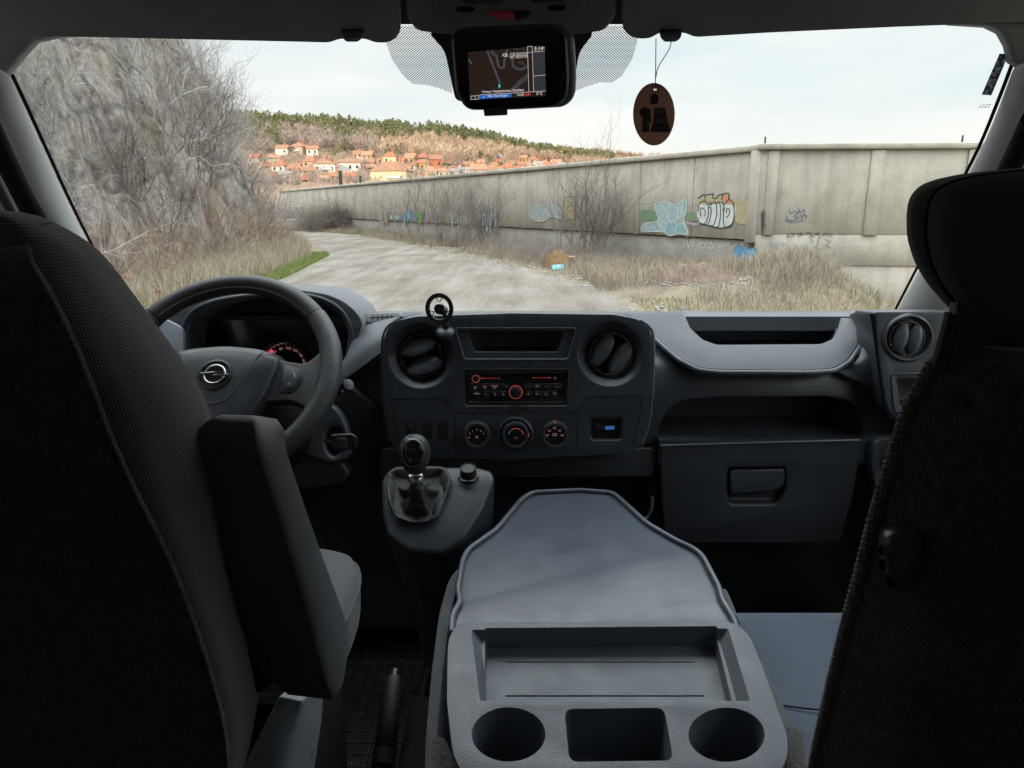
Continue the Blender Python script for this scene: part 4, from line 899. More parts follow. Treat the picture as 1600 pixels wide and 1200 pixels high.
tro = [(714, 973), (1146, 972), (1172, 992), (1202, 1070), (1232, 1155), (1229, 1192), (1205, 1222), (730, 1222), (708, 1180), (698, 1094), (700, 1000)]
cut_ = [cutter(T.off(.004), rnd([(736, 984), (1138, 982), (1172, 1095), (750, 1095)], 4), .014, .93, .008), cutter(T, rnd([(757, 985), (1120, 982), (1148, 1094), (755, 1095)], [5, 5, 3, 3], 4), .030, .985, .012),
        cutter(T, ell(794.7, 1151.5, 57, 42, 44), .07, .86, .012), cutter(T, ell(1134.6, 1152, 59, 42, 44), .07, .86, .012),
        cutter(T, rnd([(882, 1112), (1037, 1110), (1051, 1192), (890, 1194)], 14, 6), .07, .9, .012)]
tr = slab('tray_panel', T, rnd(tro, [14, 14, 20, 10, 16, 20, 22, 22, 16, 10, 14], 5), .085, M['tray'], ts, off=.004, cuts=cut_, bevel=.0042, seg=4)
# sloped shoulders of the tray mouth and the tray floor with two ribs
TF = T.off(-.022)
for q in ([(731, 984), (757, 987), (752, 1094), (748, 1094)], [(1120, 984), (1138, 982), (1178, 1094), (1148, 1094)]):
    pass
for y0, x0, x1 in ((1037, 790, 1085), (1090, 790, 1100)):
    tube('tray_rib', [TF.at(x0, y0 - 3, -.0082), TF.at(x1, y0 - 3, -.0082)], .0016, M['tray'], tr, n=8)
# cloth body of the folded backrest under the table
clo = [(822, 773), (965, 773), (985, 785), (1060, 842), (1098, 862), (1128, 905), (1150, 952), (1192, 1010), (1225, 1070), (1250, 1140), (1255, 1240), (660, 1240), (662, 1140), (672, 1030), (684, 940), (700, 885), (722, 862), (770, 825), (800, 785)]
cl = rnd(clo, 14, 5); c2 = V((950, 1000))
rings = []
for o, s in ((-.10, .75), (-.10, .88), (-.014, .93), (-.015, .972), (-.022, .995), (-.04, 1.0), (-.075, .99), (-.11, .94), (-.125, .85)):
    rings.append(pp(T, [tuple(c2 + (p - c2) * s) for p in cl], 0)); rings[-1] = [p + T.n * o for p in rings[-1]]
loft('folded_backrest', rings, M['knit_y'], ts)
vpts = [[T.at(1128, 920, -.012), T.at(1136, 924, -.02), T.at(1146, 950, -.03)], [T.at(1132, 935, -.008), T.at(1144, 944, -.014), T.at(1152, 962, -.024)], [T.at(1145, 958, -.01), T.at(1150, 962, -.014), T.at(1156, 972, -.02)]]
patch('velour_edge', vpts, (0, 0, -.01), M['velour'], ts)
for q in ([(1230, 1130), (1256, 1140), (1264, 1210), (1226, 1210)], [(672, 1150), (694, 1150), (712, 1190), (730, 1225), (672, 1225)]):
    slab('velour_corner', T, rnd(q, 9), .05, M['velour'], ts, off=-.012, bevel=.008, seg=3)
bx('seat_base', rel(-.16, .62, -1.1), rel(.20, .98, -.74), M['matte'], ts, bevel=.02)

# ---- driver seat
ds = thing('driver_seat', 'black cloth driver seat seen from behind with its inner armrest folded up', 'seat', rel(-.5, .7, -1.0))
seam = [(20, 350, .475), (30, 400, .462), (60, 455, .455), (92, 520, .452), (125, 600, .45), (155, 680, .45), (195, 770, .452), (250, 880, .46), (300, 1010, .48), (335, 1130, .50), (345, 1215, .515), (345, 1290, .53)]
outr = [(62, 351, .50), (128, 385, .52), (168, 432, .53), (212, 493, .54), (262, 560, .545), (316, 632, .55), (338, 735, .56), (350, 880, .58), (392, 1010, .63), (412, 1100, .66), (368, 1215, .69), (352, 1290, .71)]
rings = []
for i, (a, b) in enumerate(zip(seam, outr)):
    s_, o_ = PD(*a), PD(*b); dx = o_.x - s_.x
    k = .3 if i == 0 else 1
    m1 = s_ * .66 + o_ * .34 + V((.008, -.006, 0)) * k; m2 = s_ * .3 + o_ * .7 + V((.011, -.007, 0)) * k
    f1 = o_ + V((-.012, .05, 0)); f2 = o_ + V((-.07, .10, 0))
    mir = lambda p: V((-1.0 - p.x, p.y, p.z))
    rings.append([s_, m1, m2, o_, f1, f2, mir(f2), mir(f1), mir(o_), mir(m2), mir(s_), V((-.5, s_.y - .02, s_.z + .004))])
top0 = [V((-.5, .50, rings[0][0].z + .004)) + (p - V((-.5, .50, rings[0][0].z))) * .88 for p in rings[0]]
top0 = [V((p.x, p.y, rings[0][0].z + .012)) for p in top0]
vs, fs = loft_vf([top0] + rings); mk('backrest', vs, fs, M['knit'], ds, subsurf=2)
net = []
for a in seam:
    s_ = PD(*a); net.append([V((-.82, s_.y + .02, s_.z)), V((-.66, s_.y - .012, s_.z + .004)), V((-.5, s_.y - .022, s_.z + .006)), s_ * .5 + V((-.5, s_.y - .03, s_.z + .006)) * .5, s_ + V((.004, .003, 0))])
net[0] = [p + V((0, .012, -.004)) for p in net[0]]
net = [[p + V((0, .02, .004)) for p in net[0]]] + net
patch('back_cover', net, (0, .005, 0), M['velour'], ds, nu=5, nv=5, bevel=.003)
cr_ = []
for (nl, nr, fr_) in (((345, 648, .55), (398, 649, .55), (436, 655, .61)), ((318, 662, .54), (406, 668, .54), (448, 676, .61)), ((292, 705, .53), (412, 705, .535), (453, 712, .60)), ((306, 800, .55), (447, 820, .565), (491, 826, .64)),
                      ((338, 920, .575), (482, 940, .60), (534, 945, .69)), ((402, 1040, .62), (512, 1050, .645), (547, 990, .73)), ((434, 1072, .64), (523, 1085, .66), (540, 1052, .72)), ((450, 1086, .645), (521, 1094, .665), (534, 1074, .715))):
    a, b, c = PD(*nl), PD(*nr), PD(*fr_); d = c + (a - b) * .9
    e = (b - a).normalized() * .004; g = (c - b).normalized() * .006
    cr_.append([a, b - e, b + g, c - g, c - e * .5, d])
cols_ = [spl([r[k] for r in cr_], 4) for k in range(6)]
loft('armrest', [[cols_[k][i] for k in range(6)] for i in range(len(cols_[0]))], M['arm'], ds, bevel=.0035, seg=3)
B_, C_, D_ = PD(492, 960, .648), PD(520, 1060, .69), PD(545, 985, .765)
SP_ = Plane(PD(527, 988, .73), (C_ - B_).cross(D_ - B_))
if SP_.n.dot(V((1, 0, 0))) < 0: SP_.n = -SP_.n
slab('pivot_cap', SP_, ell(527.5, 988, 4.2, 19, 28), .004, M['panel'], ds, off=.004, bevel=.0006)
tube('cap_chrome_crescent', [SP_.at(x, y, .0045) for x, y in [(527.5 + 4.2 * math.cos(a), 988 + 19 * math.sin(a)) for a in np.linspace(-.5, 2.2, 14)]], .0007, M['silver'], ds, n=6)  # chrome crescent along the cap edge
hb_ = ring(PD(385, 1050, .62), V((1, 0, 0)), V((0, -.3, 1)).normalized(), .018, .030, 20, .8)
loft('armrest_hinge', [[p + V((.01, .04, 0)) for p in hb_], hb_, [PD(387, 1050, .61) + (p - PD(385, 1050, .62)) * .7 for p in hb_]], M['matte'], ds, bevel=.003)
net = [[PD(436, 1088, .70), PD(462, 1093, .71), PD(474, 1096, .715), PD(484, 1104, .745)], [PD(416, 1130, .70), PD(448, 1135, .705), PD(466, 1138, .715), PD(482, 1145, .75)],
       [PD(398, 1170, .70), PD(436, 1178, .70), PD(458, 1180, .715), PD(476, 1188, .755)], [PD(375, 1225, .70), PD(425, 1235, .70), PD(450, 1240, .72), PD(468, 1245, .76)]]
patch('seat_side_trim', net, (0, .05, -.02), M['trimblue'], ds, bevel=.004)
cu_ = rnd([(-.74, .76), (-.222, .76), (-.214, .85), (-.216, .93), (-.235, .985), (-.28, 1.0), (-.66, 1.0), (-.72, .985), (-.74, .9)], .03, 5)
rings = []
for sc, z in ((.93, -.505), (.975, -.511), (.995, -.525), (1.0, -.54), (.995, -.57), (.985, -.585), (.95, -.60)):
    rings.append([rel(-.48 + (p.x + .48) * sc, .88 + (p.y - .88) * sc, z + .012 * max(0, p.y - .7)) for p in cu_])
loft('seat_cushion', rings, M['knit_y'], ds)
bx('seat_side_box', rel(-.30, .62, -.95), rel(-.232, .86, -.60), M['matte'], ds, bevel=.01)
tube('cushion_piping', [p + V((.001, 0, .001)) for p in rings[2]], .0026, M['knit_y'], ds, n=8, closed=True)
bx('seat_pedestal', rel(-.70, .55, -1.1), rel(-.26, .95, -.66), M['matte'], ds, bevel=.02)

# ---- passenger seat
ps_ = thing('passenger_seat', 'black velour backed passenger seat with tall headrest and twisted piping along its edge', 'seat', rel(.5, .7, -1.0))
edge = [(1500, 588, .49), (1466, 566, .515), (1449, 592, .52), (1424, 640, .53), (1400, 712, .54), (1373, 800, .555), (1343, 915, .575), (1320, 1000, .60), (1296, 1100, .62), (1278, 1180, .64), (1262, 1270, .665)]
net = []
for i, a in enumerate(edge[1:]):
    e = PD(*a)
    net.append([e, e + V((.010, -.020, .0)), e + V((.050, -.062, 0)), e + V((.13, -.088, 0)), V((.5, e.y - .09, e.z)), V((.80, e.y - .02, e.z))])
net = [[p + V((.012 if j == 0 else 0, .02, .014)) for j, p in enumerate(net[0])]] + net
patch('back_cover', net, (.036, .05, 0), M['velour'], ps_, nu=5, nv=5, bevel=.004)
ep = spl([PD(*a) + V((-.001, .001, 0)) for a in edge[1:]], 8)
rad_ = .0052
tube('edge_piping', ep, rad_, M['piping'], ps_, n=12)
tw = []
for ph in range(4):
    tw.append(tube_vf([], .001) if 0 else None)
L = [0]
for a, b in zip(ep, ep[1:]): L.append(L[-1] + (b - a).length)
fine = []
for k in range(520):
    s_ = L[-1] * k / 519; i = max(0, min(len(ep) - 2, int(np.searchsorted(L, s_)) - 1)); t_ = (s_ - L[i]) / (L[i + 1] - L[i] + 1e-9)
    p = ep[i].lerp(ep[i + 1], t_); d = (ep[i + 1] - ep[i]).normalized(); a = d.cross(V((0, 1, 0))).normalized(); b = d.cross(a); fine.append((p, a, b, s_))
tw = [tube_vf([p + (a * math.cos(s_ * 420 + ph) + b * math.sin(s_ * 420 + ph)) * (rad_ - .0002) for p, a, b, s_ in fine], .0011, 5) for ph in (0, 2.09, 4.19)]
raw('piping_cord', join_vf(tw), M['piping'], ps_)
net = [[PD(*a) + V((.0, .004, 0)), PD(*a) + V((.035, .05, 0)), PD(*a) + V((.09, .11, 0))] for a in edge[1:]]
patch('backrest_side', net, (.02, 0, 0), M['knit'], ps_)
# headrest block
hr = [(1416, 335), (1420, 309), (1436, 290), (1462, 280), (1500, 272), (1560, 265), (1660, 258), (1740, 262), (1740, 520), (1560, 560), (1500, 500), (1472, 470), (1446, 440), (1428, 408), (1417, 372)]
HR = Plane(PD(1500, 380, .50), (0, -1, .08)); ho_ = pp(HR, [tuple(p) for p in rnd(hr, 12, 5)]); hc = PD(1590, 390, .5)
rings = []
for s, dy in ((.74, -.020), (.85, -.017), (.905, -.012), (.935, -.004)): rings.append([hc + V(((p.x - hc.x) * s * (.93 if p.x < hc.x else 1), dy, (p.z - hc.z) * min(1, s * 1.03))) for p in ho_])
for s, dy in ((.945, .004), (.975, .016), (1.0, .034), (.995, .06), (.97, .085), (.90, .10)): rings.append([C0 + (hc + (p - hc) * s - C0) * (1 + dy / .5) for p in ho_])
loft('headrest', rings, M['hcloth'], ps_)
M['hback'] = plastic('headrest_back_shell', (.07, .072, .072), .75, 500, .4)
loft('headrest_back', [[p + V((0, -.002, 0)) for p in r] for r in rings[:4]], M['hback'], ps_)
tube('headrest_seam', rings[3], .0012, M['seam'], ps_, n=6, closed=True)
NP = Plane(PD(1500, 540, .505), (-.15, -1, .05))
slab('neck_panel', NP, rnd([(1496, 470), (1640, 470), (1700, 660), (1560, 620), (1484, 584), (1488, 548)], 5), .012, M['hback'], ps_, bevel=.004, seg=3)
slab('headrest_bracket', NP, rnd([(1484, 486), (1503, 500), (1484, 572), (1470, 582), (1460, 572), (1470, 540)], 5), .008, M['hcloth'], ps_, off=.004, bevel=.005, seg=3)
# recliner knob on the edge
kr = rnd([(1373, 850), (1381, 832), (1402, 826), (1432, 826), (1450, 836), (1444, 880), (1420, 918), (1398, 915), (1380, 892)], 9, 5)
KN = Plane(PD(1408, 870, .53), (-.45, -1, .1)); kk = pp(KN, [tuple(p) for p in kr]); kc_ = sum(kk, V((0, 0, 0))) / len(kk)
loft('recliner_knob', [[kc_ + (p - kc_) * s + KN.n * o for p in kk] for s, o in ((.95, -.035), (1.0, -.012), (.97, -.002), (.85, .006), (.55, .010), (.1, .011))], M['panel'], ps_)
for (x, y) in ((1382, 858), (1383, 880), (1394, 904)): lathe('knob_notch', KN.at(x, y, .001), KN.n, [(.0045, -.004), (.0045, .0035), (.003, .004), (.001, .004)], M['seam'], ps_, n=14)
cu_ = rnd([(.29, .50), (.80, .50), (.80, 1.04), (.76, 1.085), (.34, 1.085), (.29, 1.05)], .03, 5)
rings = []
for sc, z in ((.0, -.665), (.5, -.662), (.85, -.658), (.95, -.66), (.99, -.672), (1.0, -.69), (1.0, -.75), (.97, -.78)):
    rings.append([rel(.54 + (p.x - .54) * max(sc, .02), .80 + (p.y - .80) * max(sc, .02), z) for p in cu_])
loft('seat_cushion', rings, M['seatblue'], ps_)
tube('cushion_seam', spl([rel(.31, .86, -.657), rel(.38, .835, -.657), rel(.5, .82, -.657), rel(.6, .815, -.657)], 5), .0012, M['seam'], ps_, n=6)
bx('seat_pedestal', rel(.32, .50, -1.1), rel(.78, 1.0, -.78), M['matte'], ps_, bevel=.02)

# ---- hand brake, pedal, mat
hbk = thing('handbrake_lever', 'black grained handbrake lever with silver button standing on the rubber mat', 'handbrake', rel(-.18, .9, -1.1))
a0, a1 = PD(602, 1172, 1.00), PD(616, 1058, 1.07)
tube('handbrake_grip', [a0, a0 * .97 + a1 * .03, a0 * .5 + a1 * .5, a0 * .06 + a1 * .94, a1], [.012, .0155, .0145, .0135, .011], M['leather'], hbk, n=20)
tube('release_button', [a1, a1 + (a1 - a0).normalized() * .012], [.006, .005], M['silver'], hbk, n=14)
tube('lever_stem', [a0 + (a0 - a1).normalized() * .25, a0], .008, M['black'], hbk, n=12)
tube('grip_collar', [a0 + (a0 - a1).normalized() * .02, a0], .017, M['black'], hbk, n=20)
pd = thing('accelerator_pedal', 'ribbed dark pedal above the floor mat beside the gear console', 'pedal', rel(-.28, 1.85, -1.1))
PP_ = Plane(PD(617, 934, 1.86), (0, -1, .75))
slab('pedal_plate', PP_, rnd([(606, 920), (620, 912), (630, 924), (631, 946), (624, 954), (608, 953), (602, 942)], 6), .015, M['dash_low'], pd, bevel=.003)
lines('pedal_ribs', PP_, [[(609 + k * 4.6, 919 + abs(k - 2) * 1.5), (606 + k * 4.8, 950)] for k in range(5)], 1.3, M['bright'], pd, .0006)
tube('pedal_arm', [PP_.at(622, 925, -.01), rel(-.26, 1.88, -.75)], .01, M['black'], pd)
def zf(px, py, z=-1.098): r = ray(px, py); return C0 + r * (z / r.z)
mat_ = thing('floor_mat', 'black rubber floor mat with grid ribs and tread plate pattern', 'floor mat', rel(-.35, 1.5, -1.1))
bx('mat_sheet', rel(-.70, 1.02, -1.10), rel(-.205, 1.84, -1.094), M['rubber'], mat_, bevel=.003)
M['rib'] = plastic('mat_rib_rubber', (.07, .072, .075), .55, 500, .2)
ps = []
for y0, y1, dx, dy in ((1.56, 1.80, .034, .030), (1.04, 1.345, .034, .034)):
    n = int((y1 - y0) / dy)
    for k in range(n + 1): ps.append(box_vf(rel(-.445, y0 + k * dy, -1.0925), (.46, .003, .005)))
    for k in range(14): ps.append(box_vf(rel(-.67 + k * dx, (y0 + y1) / 2, -1.0926), (.003, y1 - y0, .0048)))
random.seed(5)
for i in range(17):
    for j in range(8):
        cx, cy = -.66 + i * .027, 1.365 + j * .0265; q = R_(45 if (i + j) % 2 else -45)
        for k in (-1, 0, 1):
            o_ = V((math.cos(q + math.pi / 2), math.sin(q + math.pi / 2), 0)) * (k * .0062)
            ps.append(box_vf(rel(cx, cy, -1.0925) + o_, (.021 - abs(k) * .004, .0028, .004), Matrix.Rotation(q, 3, 'Z')))
raw('mat_pattern', join_vf(ps), M['rib'], mat_)
tube('mat_border', [rel(-.70, 1.02, -1.09), rel(-.70, 1.84, -1.09), rel(-.205, 1.84, -1.09), rel(-.205, 1.02, -1.09)], .006, M['rib'], mat_, n=8, closed=True)
M['crumb'] = base_mat('pale_crumb', (.35, .33, .29), .9)[0]
ps = []
for i in range(60):
    x, y = random.uniform(-.6, -.22), random.uniform(1.1, 1.75); s = random.uniform(.0012, .0035) * (1.8 if random.random() < .08 else 1)
    ps.append(box_vf(rel(x, y, -1.087 + s / 2), (s * random.uniform(.6, 1.8), s, s * .7), Matrix.Rotation(random.random() * 3, 3, 'Z')))
tag(raw('crumbs', join_vf(ps), M['crumb']), 'pale crumbs and grit scattered on the rubber floor mat', 'crumbs', kind='stuff')

# ================================================================== OUTSIDE
rng = np.random.default_rng(11); random.seed(11)
def npmesh(name, vs, tris, mat, parent=None, uv=None, smooth=False):
    me = bpy.data.meshes.new(name); vs = np.asarray(vs, np.float32); tris = np.asarray(tris, np.int32)
    k = tris.shape[1]
    me.vertices.add(len(vs)); me.vertices.foreach_set('co', vs.ravel())
    me.loops.add(tris.size); me.loops.foreach_set('vertex_index', tris.ravel())
    me.polygons.add(len(tris)); me.polygons.foreach_set('loop_start', np.arange(0, tris.size, k, dtype=np.int32))
    me.update(calc_edges=True)
    if smooth: me.polygons.foreach_set('use_smooth', [True] * len(tris))
    return meshobj(name, me, mat, parent)
def earth(name, stops, scale, rough=.95, bs=.5, fine=None, streak=None):
    m, t, b = base_mat(name, stops[0][1], rough, spec=.15); co = coords(t, streak or (1, 1, 1))
    n = noise_n(t, co, scale, 8, .65); c = ramp(t, n, stops)
    if fine:
        n2 = noise_n(t, coords(t), fine, 4, .7); mxn = nn(t, 'ShaderNodeMixRGB', blend_type='MULTIPLY'); mxn.inputs[0].default_value = .6
        t.links.new(c, mxn.inputs[1]); t.links.new(ramp(t, n2, [(.3, .45), (.7, 1.25)]), mxn.inputs[2]); c = mxn.outputs[0]; bump(t, b, n2, bs, .03)
    else: bump(t, b, n, bs, .05)
    t.links.new(c, b.inputs['Base Color']); return m
M['ground'] = earth('dry_verge_earth', [(.3, (.10, .085, .06)), (.5, (.19, .16, .11)), (.7, (.15, .15, .08))], .7, fine=9)
M['hillsoil'] = earth('hill_soil', [(.3, (.16, .10, .06)), (.55, (.26, .17, .10)), (.75, (.17, .14, .08))], .02, fine=.3)
def rock_mat():
    m, t, b = base_mat('rock_face', (.3, .27, .25), .95, spec=.15); co = coords(t, (1, 1, .7), rot=(.3, .2, 0))
    n = noise_n(t, co, .8, 10, .7); vo = nn(t, 'ShaderNodeTexVoronoi', feature='DISTANCE_TO_EDGE'); vo.inputs['Scale'].default_value = 1.1
    wv = nn(t, 'ShaderNodeMixRGB'); wv.inputs[0].default_value = .35; ncol = nn(t, 'ShaderNodeTexNoise'); ncol.inputs['Scale'].default_value = 1.5; ncol.inputs['Detail'].default_value = 5
    t.links.new(co, ncol.inputs['Vector']); t.links.new(co, wv.inputs[1]); t.links.new(ncol.outputs[1], wv.inputs[2]); t.links.new(wv.outputs[0], vo.inputs['Vector'])
    c = ramp(t, n, [(.32, (.16, .135, .12)), (.43, (.30, .265, .24)), (.52, (.42, .385, .36)), (.6, (.29, .245, .18)), (.72, (.52, .48, .45))])
    a = nn(t, 'ShaderNodeMixRGB', blend_type='MULTIPLY'); a.inputs[0].default_value = .75; t.links.new(c, a.inputs[1]); t.links.new(ramp(t, vo.outputs[0], [(.0, .35), (.10, 1.0)]), a.inputs[2])
    f_ = noise_n(t, co, 7, 6, .75); a2 = nn(t, 'ShaderNodeMixRGB', blend_type='MULTIPLY'); a2.inputs[0].default_value = .7; t.links.new(a.outputs[0], a2.inputs[1]); t.links.new(ramp(t, f_, [(.32, .5), (.68, 1.3)]), a2.inputs[2])
    t.links.new(a2.outputs[0], b.inputs['Base Color']); bump(t, b, math_n(t, 'ADD', f_, math_n(t, 'MULTIPLY', math_n(t, 'MINIMUM', vo.outputs[0], .15), 4)), 1.0, .2); return m
M['rock'] = rock_mat()
def road_mat():
    m, t, b = base_mat('pale_dirt_road', (.25, .24, .22), .92, spec=.2)
    co = coords(t, (1.0, .11, 1), rot=(0, 0, R_(-12))); n = noise_n(t, co, 1.5, 9, .6); n2 = noise_n(t, coords(t), 30, 5, .75); n3 = noise_n(t, coords(t, (1, .5, 1)), .55, 4, .6)
    c = ramp(t, n, [(.30, (.12, .104, .086)), (.43, (.162, .144, .124)), (.56, (.196, .178, .156)), (.70, (.24, .224, .203))])
    mx1 = nn(t, 'ShaderNodeMixRGB', blend_type='MULTIPLY'); mx1.inputs[0].default_value = .75
    t.links.new(c, mx1.inputs[1]); t.links.new(ramp(t, n2, [(.32, .55), (.5, 1.0), (.68, 1.25)]), mx1.inputs[2])
    mx2 = nn(t, 'ShaderNodeMixRGB', blend_type='MULTIPLY'); mx2.inputs[0].default_value = .9
    t.links.new(mx1.outputs[0], mx2.inputs[1]); t.links.new(ramp(t, n3, [(.35, (.78, .72, .66)), (.6, (1.1, 1.1, 1.12))]), mx2.inputs[2])
    t.links.new(mx2.outputs[0], b.inputs['Base Color']); bump(t, b, n2, .6, .03); return m
M['road'] = road_mat()
# ---- terrain heights
RIDGE = [(-400, 176), (200, 188), (360, 194), (480, 199), (600, 208), (700, 213), (760, 226), (830, 243), (900, 254), (960, 259), (1010, 262), (1200, 272), (1600, 290), (2400, 300)]
def ratio_px(py): v = (600 - py) / F; return (-sp + v * cp) / (cp + v * sp)
RA = [((x - 800) / F / 1.055, ratio_px(y)) for x, y in RIDGE]
def ridge(a): return np.interp(a, [r[0] for r in RA], [r[1] for r in RA])
E0 = .0125; YB, YR = 225.0, 620.0
def hill_ratio(a, Y):
    s = np.clip((Y - YB) / (YR - YB), 0, 1); return E0 + (ridge(a) - E0) * s ** .92
def G(x, Y):
    x = np.asarray(x, float); Y = np.asarray(Y, float); a = x / np.maximum(Y, 60)
    z = np.zeros_like(x * Y)
    t = np.clip((Y - 95) / (YB - 95), 0, 1); t = t * t * (3 - 2 * t)
    z = z + np.where(Y < YB, t * (H + E0 * YB), 0)
    zh = H + hill_ratio(a, Y) * Y
    over = np.clip((Y - YR) / 900, 0, 1); zh = np.where(Y > YR, (H + ridge(a) * YR) * (1 - over), zh)
    z = np.where(Y >= YB, zh, z)
    # low bank before the wall on the right, ruts
    z = z - .95 * np.clip((x - 7.0) / 2.0, 0, 1) * np.clip((Y - 11) / 4, 0, 1) * np.clip((40 - Y) / 15, 0, 1)
    z = z + .75 * np.exp(-((x - 7.2) / 2.6) ** 2 - ((Y - 17.2) / 1.9) ** 2) + .25 * np.exp(-((x - 3.6) / 1.3) ** 2 - ((Y - 17.3) / .9) ** 2)
    return z
Ys = np.concatenate([[-900, -400, -200, -120], np.linspace(-80, 0, 20)[:-1], np.linspace(0, 60, 121), np.linspace(62, 120, 30), np.linspace(125, 640, 104), np.linspace(660, 1500, 20), [1900, 2600, 4000, 7000]])
K = np.linspace(-1, 1, 241); K = np.sign(K) * np.abs(K) ** 1.5
XX = K[None, :] * (60 + np.maximum(0, Ys - 40) * 1.15 + np.maximum(0, -Ys))[:, None]; YY = np.repeat(Ys[:, None], len(K), 1)
ZZ = G(XX, YY)
nzv = np.array([[noise.noise((x * .12, y * .12, 0)) for x in XX[i]] for i, y in enumerate(Ys)])
ZZ = ZZ + np.where(YY > 130, nzv * np.clip((YY - 130) / 40, 0, 4), 0)
nr, nc = XX.shape; idx = np.arange(nr * nc).reshape(nr, nc)
qd_ = np.stack([idx[:-1, :-1], idx[:-1, 1:], idx[1:, 1:], idx[1:, :-1]], -1).reshape(-1, 4)
gm, t, b = base_mat('ground_sheet', (.2, .16, .1), .95, spec=.1)
co = coords(t); sx_ = nn(t, 'ShaderNodeSeparateXYZ'); t.links.new(co, sx_.inputs[0])
near = ramp(t, noise_n(t, co, .8, 8, .65), [(.3, (.11, .09, .07)), (.5, (.21, .175, .13)), (.7, (.17, .17, .10))])
far = ramp(t, noise_n(t, co, .03, 8, .65), [(.3, (.17, .11, .075)), (.55, (.27, .18, .12)), (.75, (.16, .14, .09))])
mxg = nn(t, 'ShaderNodeMixRGB'); t.links.new(ramp(t, math_n(t, 'MULTIPLY', sx_.outputs[1], .005), [(.45, 0.0), (.9, 1.0)]), mxg.inputs[0])
t.links.new(near, mxg.inputs[1]); t.links.new(far, mxg.inputs[2]); t.links.new(mxg.outputs[0], b.inputs['Base Color']); bump(t, b, noise_n(t, co, 7, 6, .7), .8, .05)
gnd = npmesh('ground', np.stack([XX, YY, ZZ], -1).reshape(-1, 3), qd_, gm, smooth=True); tag(gnd, kind='structure')
# ---- road
LE = [(-6.9, -6), (-6.8, 8), (-6.7, 15), (-6.6, 20.5), (-7.7, 30), (-9.8, 37), (-14.2, 48), (-18.5, 55), (-30, 62), (-45, 66)]
RE = [(3.4, -6), (3.1, 8), (2.5, 14.2), (1.3, 21), (-1.9, 30), (-7.4, 43), (-12, 53), (-17, 60), (-28, 69), (-44, 74)]
L_ = spl([V(p) for p in LE], 10); Rr = spl([V(p) for p in RE], 10); vs = []; NC = 14
for i, (a, b) in enumerate(zip(L_, Rr)):
    wob = .5 * noise.noise((i * .9, 1, 0)); wob2 = .7 * noise.noise((i * .9, 7, 0))
    for k in range(NC + 1):
        p = a.lerp(b, k / NC); x = p.x + (wob if k == 0 else wob2 if k == NC else 0)
        vs.append((x, p.y, float(G(x, p.y)) + .03 - (.025 if k in (0, NC) else 0) + .03 * noise.noise((x * .8, p.y * .3, 3))))
fs = [[i * (NC + 1) + k, i * (NC + 1) + k + 1, (i + 1) * (NC + 1) + k + 1, (i + 1) * (NC + 1) + k] for i in range(len(L_) - 1) for k in range(NC)]
rd = npmesh('road', vs, fs, M['road'], smooth=True); tag(rd, kind='structure')
# ---- rock face on the left
CB = [(-11, -160), (-9.6, -70), (-9.0, 0), (-9.6, 10), (-10.6, 18), (-12.6, 33), (-15.2, 45), (-17.0, 51), (-20.5, 55), (-30, 58), (-60, 66), (-140, 84)]  # unseen stretch behind the van added to keep sun off road and wall
cb = np.array([(p.x, p.y) for p in spl([V(p) for p in CB], 8)])
def cdist(X, Y):
    P = np.stack([X, Y], -1); best = np.full(X.shape, 1e9); sg = np.ones(X.shape)
    for a, b in zip(cb[:-1], cb[1:]):
        d = b - a; t = np.clip(((P - a) @ d) / (d @ d), 0, 1); q = a + t[..., None] * d; r = P - q; D = np.hypot(r[..., 0], r[..., 1])
        cr_ = d[0] * r[..., 1] - d[1] * r[..., 0]; m = D < best; best = np.where(m, D, best); sg = np.where(m, np.sign(cr_), sg)
    return best * sg
def cliff_z(x, y, d):
    n1 = noise.fractal((x * .11, y * .11, .3), 1, 2.1, 5); n2 = noise.ridged_multi_fractal((x * .35, y * .35, 1.7), 1, 2.2, 5, 1, 2); n3 = noise.fractal((x * 1.1, y * 1.1, 4), 1, 2.1, 4)
    d2 = d + n1 * 1.7 + (n2 - 1) * .75
    if d2 <= 0: return d2 * .6 - .3, n3
    z = d2 * 2.25 if d2 < 8 else 18 + (d2 - 8) * .28 + n1 * 1.5
    st = 1.15; zz = z / st; f_ = zz - math.floor(zz); z = (math.floor(zz) + min(1, f_ * 1.7) * .6 + f_ * .4) * st
    return z + n3 * .8, n3
xs_ = np.concatenate([-np.linspace(8, 30, 100), -np.linspace(31, 60, 18), [-75, -100, -150]]); ys_ = np.concatenate([np.linspace(-160, -4, 30), np.linspace(-3, 62, 200), np.linspace(64, 95, 12)])
CX, CY = np.meshgrid(xs_, ys_); CD = cdist(CX, CY); CZ = np.zeros_like(CX)
JX = CX.copy(); JY = CY.copy()
for i in range(CX.shape[0]):
    for j in range(CX.shape[1]):
        z, n3 = cliff_z(CX[i, j], CY[i, j], CD[i, j]); CZ[i, j] = z
        if z > .2 and j < 100: JX[i, j] += .35 * noise.noise((CX[i, j] * .9, CY[i, j] * .9, z * .8)); JY[i, j] += .35 * noise.noise((CX[i, j] * .9 + 9, CY[i, j] * .9, z * .8))
nr, nc = CX.shape; idx = np.arange(nr * nc).reshape(nr, nc)
qd_ = np.stack([idx[:-1, :-1], idx[1:, :-1], idx[1:, 1:], idx[:-1, 1:]], -1).reshape(-1, 4)
clf = npmesh('hillside', np.stack([JX, JY, CZ], -1).reshape(-1, 3), qd_, M['rock'], smooth=False); tag(clf, 'grey brown rock slope rising beside the dirt road on the left', kind='structure')
def surf_z(x, y):
    d = float(cdist(np.array([x]), np.array([y]))[0])
    if d > -.5: return max(cliff_z(x, y, d)[0], float(G(x, y)))
    return float(G(x, y))

